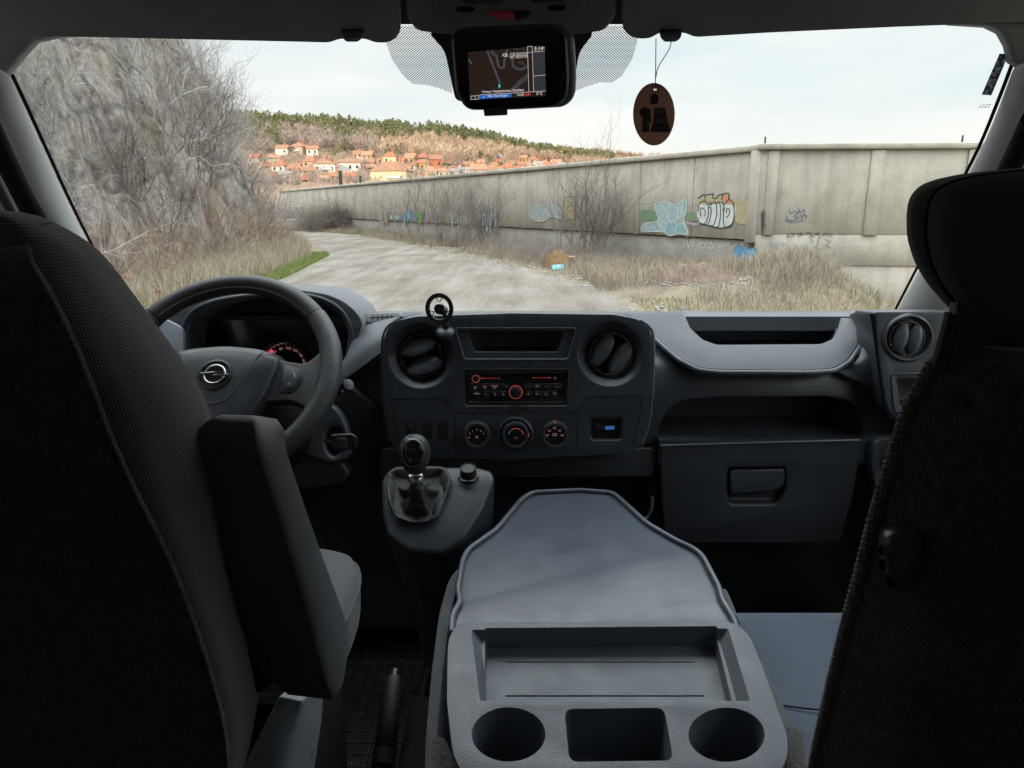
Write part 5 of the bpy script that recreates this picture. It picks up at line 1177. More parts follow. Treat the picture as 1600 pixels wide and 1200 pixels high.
# ---- bare twigs
def segs_mesh(S):
    """S rows: p0(3) p1(3) r0 r1 -> three sided sticks"""
    S = np.asarray(S, float); p0, p1, r0, r1 = S[:, :3], S[:, 3:6], S[:, 6], S[:, 7]; d = p1 - p0; d /= np.linalg.norm(d, axis=1)[:, None] + 1e-9
    up = np.where(np.abs(d[:, 2:3]) > .9, [[1, 0, 0]], [[0, 0, 1]]); a = np.cross(d, up); a /= np.linalg.norm(a, axis=1)[:, None]; b = np.cross(d, a)
    vs = []
    for base, r in ((p0, r0), (p1, r1)):
        for k in range(3):
            q = 2 * math.pi * k / 3; vs.append(base + (a * math.cos(q) + b * math.sin(q)) * r[:, None])
    vs = np.stack(vs, 1); n = len(S); o = (np.arange(n) * 6)[:, None, None]
    f_ = np.array([[k, (k + 1) % 3, 3 + (k + 1) % 3] for k in range(3)] + [[k, 3 + (k + 1) % 3, 3 + k] for k in range(3)])[None]
    return vs.reshape(-1, 3), (f_ + o).reshape(-1, 3)
def grow(out, p, d, L, r, lev, rs, nseg=4, curl=.25, kids=3, spread=.6, up=.15):
    q = np.array(p, float); d = np.array(d, float); pts = [(q.copy(), r)]
    for i in range(nseg):
        d = d + rs.normal(size=3) * curl + np.array([0, 0, up * .3]); d /= np.linalg.norm(d); q2 = q + d * L / nseg; r2 = r * (1 - .75 * (i + 1) / nseg * (1 if lev == 0 else .6)); r1 = pts[-1][1]
        out.append((*q, *q2, r1, r2)); q = q2; pts.append((q.copy(), r2))
        if lev > 0:
            for k in range(kids if i > 0 else 1):
                e = d + rs.normal(size=3) * spread; e[2] += up; e /= np.linalg.norm(e)
                grow(out, q, e, L * rs.uniform(.38, .62), r2 * .62, lev - 1, rs, max(2, nseg - 1), curl * 1.1, kids, spread, up)
def shrub(seed, h, stems, lev, r, spread0=.5, **kw):
    rs = np.random.default_rng(seed); out = []
    for i in range(stems):
        a = rs.uniform(0, 2 * math.pi); d = np.array([math.cos(a) * spread0 * rs.uniform(.3, 1), math.sin(a) * spread0 * rs.uniform(.3, 1), 1.0]); d /= np.linalg.norm(d)
        grow(out, (math.cos(a) * .12 * h * rs.random(), math.sin(a) * .12 * h * rs.random(), 0), d, h * rs.uniform(.6, 1.0), r * rs.uniform(.6, 1), lev, rs, **kw)
    return np.array(out)
def barkmat(name, a, b_, sc=3):
    m, t, b = base_mat(name, a, .9, spec=.15); t.links.new(ramp(t, noise_n(t, coords(t), sc, 3, .7), [(.35, a), (.65, b_)]), b.inputs['Base Color']); return m
M['twig'] = barkmat('grey_twigs', (.20, .17, .15), (.39, .345, .31)); M['twig_dark'] = barkmat('dark_twigs', (.13, .11, .098), (.24, .205, .18))
M['twig_red'] = barkmat('reddish_stems', (.22, .15, .11), (.36, .27, .2)); M['twig_pale'] = barkmat('pale_trunk', (.30, .29, .27), (.42, .40, .38))
M['twig_mid'] = barkmat('brown_grey_bark', (.14, .12, .105), (.25, .22, .195)); M['twig_white'] = barkmat('whitish_twigs', (.42, .39, .37), (.62, .59, .57)); TW = {}
def tmpl(key, S, mat):
    v, f_ = segs_mesh(S); me = npmesh(key, v, f_, mat).data; o = bpy.data.objects[key] if key in bpy.data.objects else None
    for ob in list(COL.objects):
        if ob.data is me: bpy.data.objects.remove(ob)
    TW[key] = me; return me
def inst(name, me, loc, s=1, rz=0, label=None, cat=None, group=None, tilt=0):
    o = bpy.data.objects.new(name, me); COL.objects.link(o); o.location = loc; o.scale = (s, s, s) if not isinstance(s, tuple) else s; o.rotation_euler = (tilt, 0, rz)
    tag(o, label, cat, group); return o
for k in range(5): tmpl('bare_bush_%d' % k, shrub(20 + k, 2.6, 7, 2, .022, .75, nseg=5, kids=2, spread=.65, up=.12), M['twig_dark' if k % 2 else 'twig_pale'])
for k in range(2): tmpl('tall_bare_%d' % k, shrub(40 + k, 3.5, 8, 3, .028, .38, nseg=4, kids=2, spread=.5, up=.25), M['twig_mid'])
tmpl('stems_0', shrub(60, 1.9, 34, 1, .010, .7, nseg=5, kids=1, spread=.4, up=.0, curl=.16), M['twig_red'])
tmpl('stems_1', shrub(61, 1.5, 30, 1, .009, .9, nseg=5, kids=1, spread=.5, up=-.12, curl=.2), M['twig'])
tmpl('slender_0', shrub(70, 5.0, 1, 3, .05, .15, nseg=7, kids=2, spread=.5, up=.3), M['twig_pale'])
# shrubs that can be told apart on the rock slope
BG = 'bare bushes tangled over the rock slope'; BL = 'leafless grey bush tangled among others on the rock slope left of the road'
spots = []
while len(spots) < 75:
    y = rng.uniform(7, 54); i = np.argmin(abs(cb[:, 1] - y) + (cb[:, 0] < -25) * 99); x = cb[i, 0] - rng.uniform(-.4, 9)
    spots.append((x, y))
for i, (x, y) in enumerate(spots):
    z = surf_z(x, y); inst('bare_bush', TW['bare_bush_%d' % (i % 5)], (x, y, z - .15), rng.uniform(.75, 1.45), rng.uniform(0, 6.28), BL, 'bush', BG, tilt=0)
# larger bare trees on the crest that stand out against the sky
for (px, py, Y, s, lb) in ((322, 150, 46, 1.25, 'dark leafless tree leaning out from the rock crest against the sky'), (345, 175, 50, 1.0, 'small leafless tree below the crest, nearest the far hill'),
                           (300, 100, 42, 1.2, 'leafless tree high on the rock crest beside the windscreen top')):
    p = PY(px, py, Y); inst('bare_tree', TW['tall_bare_%d' % (px % 2)], (p.x - .8, p.y, p.z - 2.6), s, px, lb, 'tree')
p = PY(372, 330, 46); inst('pale_tree', TW['slender_0'], (p.x + .3, 45, surf_z(p.x + .3, 45) - .3), 1.25, 1.0, 'slender pale leafless tree at the right end of the rock slope', 'tree')
p = PY(208, 330, 22); inst('dark_tree', TW['slender_0'], (p.x, 20, surf_z(p.x, 20) - .3), 1.0, 2.2, 'single straight leafless tree standing out before the rock slope', 'tree')
# red-brown stems along the foot of the slope
for i in range(16):
    y = 9 + i * 2.1; j = np.argmin(abs(cb[:, 1] - y) + (cb[:, 0] < -25) * 99); x = cb[j, 0] + rng.uniform(.1, 1.6)
    inst('stem_clump', TW['stems_0'], (x, y, surf_z(x, y)), rng.uniform(.8, 1.15), rng.uniform(0, 6), 'clump of reddish bare stems along the foot of the rock slope', 'shrub', 'reddish stem clumps along the rock foot')
# ground-hugging brush nobody could count
def scatter(name, label, pts, keys, mat, smin, smax, group=None):
    V_, F_ = [], []; off = 0; base = {}
    for k in keys:
        me = TW[k]; v = np.empty(len(me.vertices) * 3, np.float32); me.vertices.foreach_get('co', v); f_ = np.empty(len(me.loops), np.int32); me.loops.foreach_get('vertex_index', f_); base[k] = (v.reshape(-1, 3), f_.reshape(-1, 3))
    for i, (x, y, z) in enumerate(pts):
        v, f_ = base[keys[i % len(keys)]]; s = rng.uniform(smin, smax); q = rng.uniform(0, 6.28); c_, s_ = math.cos(q) * s, math.sin(q) * s
        w_ = np.stack([v[:, 0] * c_ - v[:, 1] * s_ + x, v[:, 0] * s_ + v[:, 1] * c_ + y, v[:, 2] * s + z], 1); V_.append(w_); F_.append(f_ + off); off += len(v)
    o = npmesh(name, np.concatenate(V_), np.concatenate(F_), mat); tag(o, label, None, None, 'stuff'); return o
tmpl('fine_0', shrub(80, 1.1, 22, 1, .006, 1.0, nseg=4, kids=2, spread=.8, up=.0, curl=.3), M['twig']); tmpl('fine_1', shrub(81, 1.3, 20, 1, .006, .8, nseg=4, kids=2, spread=.7, up=.1, curl=.3), M['twig'])
pts = []
while len(pts) < 170:
    y = rng.uniform(6, 55); i = np.argmin(abs(cb[:, 1] - y) + (cb[:, 0] < -25) * 99); x = cb[i, 0] - rng.uniform(-1.0, 8.5); pts.append((x, y, surf_z(x, y) - .1))
tmpl('pale_0', shrub(90, 2.4, 9, 1, .010, 1.0, nseg=7, kids=2, spread=.8, up=.0, curl=.32), M['twig_white'])
pw_ = [pts[i] for i in range(0, 170, 2)]
scatter('pale_branches', 'whitish dead branches looping over the rock slope', pw_, ['pale_0'], M['twig_white'], .7, 1.4)
scatter('slope_undergrowth', 'tangle of thin grey twigs covering the rock slope', pts, ['fine_0', 'fine_1'], M['twig'], .8, 1.6)

# ---- long concrete wall
WA, WBp, WE = V((7.13, 21.5, 0)), V((-26.5, 84.6, 0)), V((13.1, 21.0, 0))
def concrete():
    m, t, b = base_mat('weathered_concrete', (.38, .36, .31), .9, spec=.2)
    co = coords(t); n = noise_n(t, co, .9, 8, .62); st = noise_n(t, coords(t, (2.2, 2.2, .16)), 1.7, 6, .6); n3 = noise_n(t, co, 16, 4, .7)
    c = ramp(t, n, [(.28, (.32, .295, .255)), (.5, (.415, .385, .335)), (.72, (.485, .455, .40))])
    a = nn(t, 'ShaderNodeMixRGB', blend_type='MULTIPLY'); a.inputs[0].default_value = .8; t.links.new(c, a.inputs[1]); t.links.new(ramp(t, st, [(.30, (.80, .79, .77)), (.50, (1, 1, 1)), (.75, (1.06, 1.05, 1.03))]), a.inputs[2])
    a2 = nn(t, 'ShaderNodeMixRGB', blend_type='MULTIPLY'); a2.inputs[0].default_value = .5; t.links.new(a.outputs[0], a2.inputs[1]); t.links.new(ramp(t, n3, [(.3, .75), (.7, 1.15)]), a2.inputs[2])
    t.links.new(a2.outputs[0], b.inputs['Base Color']); bump(t, b, n3, .4, .02); return m
M['conc'] = concrete(); M['conc_low'] = earth('grey_plinth_concrete', [(.3, (.28, .265, .24)), (.6, (.37, .35, .315)), (.8, (.42, .40, .365))], 1.2, fine=14, bs=.3)
M['joint'] = base_mat('dark_joint', (.05, .045, .04), .95)[0]
wall = thing('concrete_wall', 'long weathered concrete panel wall with graffiti beyond the dirt road', 'wall', (7.13, 21.5, 0))
def wbox(a, b, z0, z1, t0, t1, name, mat, bev=.012):
    """box along the wall between points a and b; t0..t1 depth measured away from the viewer side"""
    d = (b - a); L = d.length; d.normalize(); n = V((-d.y, d.x, 0)); n = n if n.y > 0 else -n
    c = (a + b) / 2 + n * (t0 + t1) / 2; Mx = Matrix((d, n, V((0, 0, 1)))).transposed()
    return box(name, V((c.x, c.y, (z0 + z1) / 2)), (L, t1 - t0, z1 - z0), mat, wall, M=Mx, bevel=bev, seg=1)
Ld = (WBp - WA); LL = Ld.length; Ld.normalize(); NP_ = 26; pw = LL / NP_
for i in range(NP_):
    a = WA + Ld * (i * pw + .02); b = WA + Ld * ((i + 1) * pw - .02)
    tlt = .0 if i != 9 else .02
    wbox(a, b, 1.03, 3.52, .0 + tlt, .16, 'wall_panel', M['conc'])
    if i < 14: wbox(WA + Ld * (i * pw + .10), WA + Ld * (i * pw + .26), 1.0, 3.50, -.012, .001, 'panel_rib', M['conc'], .01)
wbox(WA + Ld * .03, WBp, .98, 3.5, .17, .22, 'joint_backing', M['joint'], 0)
wbox(WA, WBp, -.3, 1.0, .09, .3, 'wall_plinth', M['conc_low'])
wbox(WA + V((-.35, .55, 0)) * 0, WBp, 3.53, 3.70, -.10, .26, 'wall_coping', M['conc'], .02)
wbox(WA + Ld * -.02, WA + Ld * .30, .95, 3.56, -.10, .05, 'corner_pier', M['conc'])
WR_ = WA + V((.02, -.02, 0))
wbox(WR_, WE, 1.2, 3.55, .0, .2, 'end_panel', M['conc']); wbox(WR_, WE, .30, 1.198, .012, .2, 'end_plinth', M['conc']); wbox(WR_, WE, -1.6, .298, .05, .25, 'end_footing', M['conc'])
wbox(WA + V((-.12, -.02, 0)), WE + V((.05, 0, 0)), 3.56, 3.72, -.12, .26, 'wall_coping', M['conc'], .02)
Rp = Plane(WR_ + V((0, 0, 0)), V((-.0838, -1, 0)))
rd_ = (WE - WR_).normalized()
for pxa, pxb in ((1196, 1213), (1355, 1377), (1505, 1524)):
    a = Rp.at(pxa, 300); b = Rp.at(pxb, 300); a.z = b.z = 0; wbox(a, b, 1.18, 3.54, -.05, -.001, 'pilaster', M['conc'])
for px_ in (1197, 1506):
    a = Rp.at(px_, 225); lathe('steel_stub', (a.x, a.y + .1, 3.70), (0, 0, 1), [(.025, 0), (.025, .22), (.001, .22)], M['joint'], wall, n=8)
# ---- graffiti, painted on the wall planes
WL_ = Plane(WA, V((-Ld.y, Ld.x, 0)));
if WL_.n.y > 0: WL_.n = -WL_.n
def paint(name, col): m, t, b = base_mat(name, col, .8, spec=.2); t.links.new(ramp(t, noise_n(t, coords(t), 5, 6, .7), [(.3, tuple(c * .8 for c in col)), (.7, tuple(min(1, c * 1.12) for c in col))]), b.inputs['Base Color']); return m
PC = dict(cyan=paint('paint_cyan', (.31, .42, .43)), cyan2=paint('paint_deep_cyan', (.22, .38, .42)), white=paint('paint_white', (.54, .56, .55)), green=paint('paint_green', (.17, .26, .16)), lilac=paint('paint_lilac', (.36, .29, .38)),
          yellow=paint('paint_mustard', (.38, .34, .21)), black=paint('paint_black', (.035, .045, .05)), orange=paint('paint_orange', (.48, .24, .13)), blue=paint('paint_blue', (.12, .34, .52)), navy=paint('paint_navy', (.09, .10, .20)), lime=paint('paint_lime', (.13, .33, .08)), grey=paint('paint_grey', (.36, .37, .35)))
gtm = lambda x, y: (980 + x / 5, 280 + y / 5)
gn = [0]
def gfill(pl, pts, col, tf=gtm, sm=True, lab=None):
    gn[0] += 1; q = [tf(*p) for p in pts]
    if sm: q = [tuple(p) for p in spl([V(p) for p in q], 4, True)]
    return raw('graffiti', (pp(pl, q, .016 + .0012 * gn[0] % .04), [list(range(len(q)))]), PC[col], wall)
def gline(pl, segs, w_, col, tf=gtm, sm=True):
    gn[0] += 1; ss = []
    for s in segs: ss.append([tuple(p) for p in spl([V(p) for p in s], 4)] if sm and len(s) > 2 else s)
    return lines('graffiti', pl, ss, w_, PC[col], wall, .020 + .0012 * gn[0] % .04, tf)
gfill(WL_, [(112, 238), (180, 250), (300, 265), (420, 262), (540, 268), (540, 325), (400, 318), (250, 322), (112, 318)], 'green')
gfill(WL_, [(440, 325), (500, 335), (545, 345), (540, 368), (480, 352)], 'lilac')
gfill(WL_, [(218, 165), (265, 182), (330, 185), (385, 200), (432, 165), (460, 172), (464, 240), (440, 310), (470, 395), (468, 432), (400, 424), (330, 442), (290, 415), (200, 408), (110, 405), (130, 345), (200, 335), (245, 312), (222, 240)], 'cyan')
gfill(WL_, [(295, 345), (340, 320), (385, 350), (370, 420), (330, 436), (295, 405)], 'cyan2'); gfill(WL_, [(395, 350), (440, 345), (462, 400), (420, 420), (385, 395)], 'cyan2')
gline(WL_, [[(218, 165), (222, 240), (245, 312), (200, 335), (130, 345), (110, 405), (200, 408), (290, 415), (330, 442), (400, 424), (468, 432), (470, 395), (440, 310), (464, 240), (460, 172), (432, 165), (385, 200), (330, 185), (265, 182), (218, 165)],
            [(400, 300), (395, 270), (410, 250), (425, 265), (415, 295), (400, 300)], [(160, 385), (210, 375)], [(330, 190), (325, 300), (345, 340)], [(245, 312), (300, 350), (290, 415)], [(260, 200), (300, 240), (310, 300)], [(385, 215), (400, 240), (380, 320), (345, 340)], [(440, 190), (420, 230), (430, 260)], [(300, 350), (340, 322), (385, 350), (370, 415)], [(150, 360), (140, 390)], [(240, 345), (270, 380), (265, 410)], [(400, 352), (440, 350), (458, 395)]], 1.5, 'white')
gfill(WL_, [(845, 180), (890, 165), (950, 180), (968, 240), (960, 310), (915, 352), (860, 340), (838, 300)], 'yellow')
gfill(WL_, [(552, 160), (590, 125), (660, 115), (700, 150), (740, 115), (790, 108), (800, 150), (830, 175), (833, 205), (552, 205)], 'yellow'); gfill(WL_, [(742, 120), (790, 110), (790, 150), (825, 170), (830, 200), (785, 185), (745, 160)], 'orange')
gfill(WL_, [(552, 205), (600, 200), (833, 203), (835, 300), (820, 350), (780, 372), (715, 380), (640, 365), (600, 350), (552, 340)], 'white')
gline(WL_, [[(552, 250), (565, 190), (600, 172), (632, 200), (630, 300), (600, 350), (560, 340), (552, 300)], [(575, 290), (570, 240), (590, 225), (610, 255), (605, 285)], [(640, 195), (650, 180), (660, 195), (650, 205), (640, 195)], [(635, 225), (655, 225), (650, 300), (630, 350)],
            [(665, 190), (690, 180), (700, 260), (680, 350), (650, 365)], [(700, 185), (720, 180), (730, 260), (715, 360), (690, 372)], [(735, 180), (750, 185), (748, 250)], [(760, 200), (790, 160), (825, 180), (835, 240), (832, 310), (805, 365), (765, 370), (750, 330), (755, 250), (765, 220)],
            [(775, 260), (780, 230), (800, 240), (795, 275), (775, 300)], [(552, 150), (600, 120), (610, 170)], [(612, 122), (650, 118), (670, 115), (668, 150)], [(672, 150), (700, 148), (705, 130), (740, 118), (738, 160)], [(745, 118), (790, 108), (792, 150)], [(560, 340), (600, 352), (640, 360), (715, 380), (780, 372), (820, 350)]], 1.35, 'black')
gfill(WL_, [(838, 570), (850, 530), (880, 515), (905, 530), (925, 540), (960, 545), (1000, 540), (1005, 590), (1000, 640), (950, 650), (900, 640), (850, 645), (845, 610)], 'blue')
gline(WL_, [[(838, 570), (850, 530), (870, 560), (868, 640)], [(880, 515), (890, 560), (885, 640)], [(905, 530), (915, 580), (910, 640), (850, 645)], [(935, 580), (950, 590), (940, 600), (930, 595), (935, 580)], [(965, 600), (980, 590), (985, 605)], [(925, 540), (1000, 540), (1005, 640), (940, 650)]], .8, 'navy')
def scrib(pl, x0, x1, y0, y1, n, w_, col, seed):
    rs = random.Random(seed); s = []
    for i in range(n):
        cx = x0 + (x1 - x0) * (i + .5) / n; hw = (x1 - x0) / n * .7; s.append([(cx + rs.uniform(-hw, hw), y0 + (y1 - y0) * rs.random()) for _ in range(6)])
    gline(pl, s, w_, col, lambda x, y: (x, y))
idt = lambda x, y: (x, y)
gline(WL_, [[(1068, 374), (1070, 384), (1067, 388)], [(1073, 374), (1076, 386), (1079, 375)], [(1084, 375), (1082, 386)], [(1094, 374), (1098, 378), (1092, 382), (1098, 387)], [(1104, 375), (1101, 384), (1107, 388)], [(1111, 377), (1108, 387), (1114, 387), (1111, 377)]], .8, 'white', idt)
gline(WL_, [[(1094, 394), (1094, 396)]], 1, 'white', idt)
scrib(WL_, 1142, 1180, 376, 385, 5, .5, 'black', 3); scrib(WL_, 1189, 1196, 325, 372, 6, .6, 'black', 4)
gfill(WL_, [(827, 335), (832, 322), (842, 316), (852, 320), (862, 315), (872, 322), (878, 335), (876, 344), (862, 340), (850, 346), (836, 346)], 'grey', idt)
gline(WL_, [[(829, 340), (832, 322), (840, 318), (842, 330), (838, 344)], [(845, 344), (850, 320), (856, 330), (852, 342)], [(860, 340), (862, 318), (870, 322), (872, 342), (877, 336)], [(833, 334), (840, 330)]], .9, 'cyan2', idt)
gfill(WL_, [(881, 309), (890, 307), (898, 309), (899, 325), (899, 340), (892, 343), (883, 341), (880, 325)], 'yellow', idt, False)
gline(WL_, [[(881, 309), (890, 307), (898, 309), (899, 325), (899, 340), (892, 343), (883, 341), (880, 325), (881, 309)], [(886, 315), (893, 318), (886, 326), (893, 332)]], .7, 'black', idt)
scrib(WL_, 747, 777, 322, 362, 9, .7, 'navy', 5); scrib(WL_, 748, 776, 322, 364, 8, .7, 'white', 6); scrib(WL_, 718, 740, 322, 356, 6, .8, 'cyan', 7); scrib(WL_, 700, 738, 330, 356, 7, .7, 'white', 8)
gfill(WL_, [(653, 333), (657, 329), (660, 334), (659, 348), (654, 349)], 'lime', idt, False); gfill(WL_, [(636, 328), (641, 326), (642, 342), (637, 344)], 'blue', idt, False); gfill(WL_, [(630, 336), (634, 334), (634, 348), (631, 350)], 'blue', idt, False)
gfill(WL_, [(608, 337), (624, 336), (624, 343), (609, 343)], 'cyan', idt, False); scrib(WL_, 594, 606, 331, 350, 4, .9, 'lilac', 9); scrib(WL_, 595, 605, 333, 350, 3, .8, 'yellow', 10); scrib(WL_, 662, 684, 334, 350, 4, .9, 'lilac', 12); scrib(WL_, 646, 652, 332, 348, 2, .9, 'blue', 13)

gline(Rp, [[(1268, 232), (1275, 265), (1310, 250), (1340, 262), (1300, 290), (1340, 300), (1290, 322), (1250, 315)], [(1340, 225), (1355, 260), (1385, 235), (1380, 290), (1360, 280), (1365, 315)], [(1385, 280), (1405, 285), (1390, 310)], [(1250, 290), (1245, 325), (1300, 335), (1380, 322)]], 1.1, 'navy')
scrib(Rp, 1228, 1300, 362, 372, 10, .5, 'black', 14); gline(Rp, [[(1270, 369), (1265, 371), (1270, 376), (1265, 379)], [(1280, 370), (1277, 382), (1276, 390)], [(1288, 374), (1298, 378), (1290, 383), (1299, 387)]], .7, 'black', idt)
scrib(Rp, 1200, 1226, 376, 390, 5, .7, 'cyan', 15); scrib(Rp, 1244, 1264, 380, 392, 4, .8, 'cyan', 16); gfill(Rp, [(1281, 401), (1286, 399), (1285, 404), (1282, 405)], 'cyan', idt, False)
# ---- bare trees and brush by the wall
def wallside(px, dy=1.5):
    k = (px - 800) / F / 1.01; t = (7.13 - 21.5 * k) / (33.63 + 63.1 * k); return 7.13 - 33.63 * t - dy * .8, 21.5 + 63.1 * t - dy
def offroad(x, y, m): return x > float(np.interp(y, [p[1] for p in RE], [p[0] for p in RE])) + m
TWL = [(948, 1.2, 1.0, 'tallest leafless tree by the wall, right of the yellow graffiti patch'), (925, 1.6, .85, 'leafless tree beside the tallest one by the wall'), (968, .9, .78, 'leafless sapling left of the pale blue graffiti'), (812, 1.4, .80, 'leafless tree left of the grey blue graffiti'),
       (795, 1.8, .85, 'leafless tree right of the black and white graffiti'), (760, 1.4, .8, 'leafless tree before the black and white graffiti'), (735, 1.6, .9, 'leafless tree left of the black and white graffiti'), (690, 1.8, 1.0, 'leafless tree by the far half of the wall, right of the green graffiti')]
for i, (px, dy, s, lb) in enumerate(TWL):
    x, y = wallside(px, dy); inst('bare_tree', TW['tall_bare_%d' % (i % 2)], (x, y, -.1), s * (1.0 + .004 * (y - 25)), i * 1.3, lb, 'tree')
pts = []
for i in range(170):
    px = rng.uniform(450, 1000); x, y = wallside(px, rng.uniform(.4, 3.0) * 1.3)
    if offroad(x, y, .9): pts.append((x, y, float(G(x, y)) - .1))
for i in range(60): 
    px = rng.uniform(820, 960); x, y = wallside(px, rng.uniform(1, 4.5))
    if offroad(x, y, 1.0): pts.append((x, y, -.05))
scatter('wall_undergrowth', 'low tangle of dry brambles along the foot of the concrete wall', pts, ['fine_0', 'fine_1'], M['twig'], .5, .95)
pts = [(rng.normal(6.8, 1.5), rng.normal(15.9, .7), 0) for i in range(22)]; pts = [(x, y, float(G(x, y)) - .35) for x, y, z in pts if x < 12]
scatter('bank_undergrowth', 'dry tangled stalks on the low bank before the wall on the right', pts, ['stems_1', 'fine_0'], M['twig'], .5, .85)
pts = []
for i in range(90):
    x, y = rng.normal(-13.9, 1.7), rng.normal(61.0, 1.5); pts.append((x, y, -.1))
scatter('bend_undergrowth', 'brown brush heap at the far bend of the road', pts, ['fine_1', 'stems_1'], M['twig_dark'], 1.0, 1.9)
# ---- grass
def blades(name, label, P, h0, h1, wd, mat, lean=.35):
    n = len(P); P = np.asarray(P, float); q = rng.uniform(0, 2 * math.pi, n); h = rng.uniform(h0, h1, n); a = np.stack([np.cos(q), np.sin(q), np.zeros(n)], 1); ld = rng.normal(size=(n, 3)) * lean; ld[:, 2] = 0
    wv = a * (wd * rng.uniform(.6, 1.4, n))[:, None]; up = np.stack([np.zeros(n), np.zeros(n), h], 1); mid = P + up * .55 + ld * h[:, None] * .3; tip = P + up + ld * h[:, None] * .95
    tip[:, 2] -= np.abs(ld).sum(1) * h * .25
    vs = np.stack([P - wv, P + wv, mid - wv * .7, mid + wv * .7, tip], 1).reshape(-1, 3); o = (np.arange(n) * 5)[:, None, None]
    f_ = np.array([[0, 1, 3], [0, 3, 2], [2, 3, 4]])[None] + o
    ob = npmesh(name, vs, f_.reshape(-1, 3), mat); tag(ob, label, None, None, 'stuff'); return ob
def grassmat(name, a, b_, c_): m, t, b = base_mat(name, a, .85, spec=.15); t.links.new(ramp(t, noise_n(t, coords(t), 1.3, 6, .8), [(.32, a), (.5, b_), (.68, c_)]), b.inputs['Base Color']); return m
M['straw'] = grassmat('dry_grass', (.20, .165, .12), (.33, .285, .21), (.42, .37, .28)); M['tan'] = grassmat('tan_grass', (.21, .175, .135), (.32, .275, .21), (.40, .345, .265)); M['green'] = grassmat('green_grass', (.12, .16, .055), (.165, .22, .06), (.23, .23, .11)); M['mixgrass'] = grassmat('olive_grass', (.17, .17, .08), (.27, .25, .13), (.32, .27, .16))
P = []
for i in range(34000):
    y = 5 + 50 * rng.random() ** 1.25; j = np.argmin(abs(cb[:, 1] - y) + (cb[:, 0] < -25) * 99); xl = cb[j, 0] - .6; xr = float(np.interp(y, [p[1] for p in LE], [p[0] for p in LE])) - .55; x = rng.uniform(xl, xr); P.append((x, y, surf_z(x, y) - .03 if i % 3 == 0 else float(G(x, y)) - .02))
blades('dry_grass', 'pale dry grass between the road and the rock slope', P, .25, .85, .006, M['straw'])
P = []
for i in range(16000):
    y = 5 + 27 * rng.random(); xr = float(np.interp(y, [p[1] for p in LE], [p[0] for p in LE])) + .15; x = xr - abs(rng.normal(0, .55)); P.append((x, y, 0))
blades('green_grass', 'short bright green grass along the left edge of the road', P, .05, .16, .006, M['green'])
P = []
for i in range(42000):
    y = 11 + 52 * rng.random() ** 1.5; xr_ = float(np.interp(y, [p[1] for p in RE], [p[0] for p in RE])) + .2
    tw_ = (y - 21.5) / 63.1; xw = 7.13 - 33.63 * tw_ if y > 21.5 else 13.5
    if xw < xr_ + .3: continue
    x = xr_ + (xw - .15 - xr_) * rng.random() ** .8
    P.append((x, y, float(G(x, y)) - .02))
blades('verge_grass', 'straw coloured grass and weeds between the road and the wall', [p for p in P if noise.noise((p[0] * .5, p[1] * .4, 5)) > -.22], .15, .55, .006, M['straw'])
P = [(rng.uniform(2.6, 12), rng.uniform(9, 15.6), 0) for i in range(22000)]; P = [(x, y, float(G(x, y))) for x, y, z in P]
P2 = []
for i in range(36000):
    x = rng.uniform(2.0, 13); y = rng.uniform(15.4, 26.5); xw = 7.13 - 33.63 * (y - 21.5) / 63.1 if y > 21.5 else 13.5
    if x < xw - .1 and x < 8.8 and (y > 16.6 or x > 5.5) and noise.noise((x * .7, y * .7, 9)) > -.25: P2.append((x, y, float(G(x, y)) - .02))
blades('tall_dry_grass', 'tall tan grass on the bank in front of the graffiti', P2, .20, .60, .006, M['tan'])
blades('low_grass', 'short olive grass at the near right edge of the road', P, .03, .10, .006, M['mixgrass'])
P = [(rng.normal(10.2, .8), rng.normal(15.6, .8), 0) for i in range(5000)]; P = [(x, y, float(G(x, y))) for x, y, z in P]
blades('green_weeds', 'patch of green weeds at the right end of the bank', P, .1, .45, .012, M['green'])
# ---- stones, rubble, litter
def stones(name, label, P, s0, s1, mat):
    ico = np.array([[0, 0, 1], [.9, 0, .3], [.28, .85, .3], [-.72, .52, .3], [-.72, -.52, .3], [.28, -.85, .3], [.6, .5, -.4], [-.3, .7, -.4], [-.8, 0, -.4], [-.3, -.7, -.4], [.6, -.5, -.4]])
    fc = np.array([[0, 1, 2], [0, 2, 3], [0, 3, 4], [0, 4, 5], [0, 5, 1], [1, 6, 2], [2, 6, 7], [2, 7, 3], [3, 7, 8], [3, 8, 4], [4, 8, 9], [4, 9, 5], [5, 9, 10], [5, 10, 1], [1, 10, 6]])
    V_, F_ = [], []
    for i, p in enumerate(P):
        s = rng.uniform(s0, s1); v = ico * rng.uniform(.6, 1.3, (11, 1)) * np.array([s * rng.uniform(.7, 1.4), s, s * .6]); q = rng.uniform(0, 6.3); c_, s_ = math.cos(q), math.sin(q)
        V_.append(np.stack([v[:, 0] * c_ - v[:, 1] * s_ + p[0], v[:, 0] * s_ + v[:, 1] * c_ + p[1], v[:, 2] + p[2]], 1)); F_.append(fc + 11 * i)
    o = npmesh(name, np.concatenate(V_), np.concatenate(F_), mat); tag(o, label, None, None, 'stuff'); return o
M['stone'] = barkmat('pale_stone', (.22, .21, .20), (.38, .37, .36), 4); M['dirt'] = earth('reddish_soil', [(.3, (.14, .10, .08)), (.7, (.24, .18, .15))], 3, fine=20)
P = []
for i in range(900):
    x = rng.normal(3.9, 1.0); y = 17.2 - .35 * (x - 3.6) + rng.normal(0, .33); P.append((x, y, float(G(x, y)) + .01))
stones('white_gravel', 'heap of white gravel spilled beside the road in front of the wall', P, .015, .05, M['stone'])
P = [(rng.uniform(-6.5, 3.2), 6 + 30 * rng.random() ** 1.4, .03) for i in range(4500)]
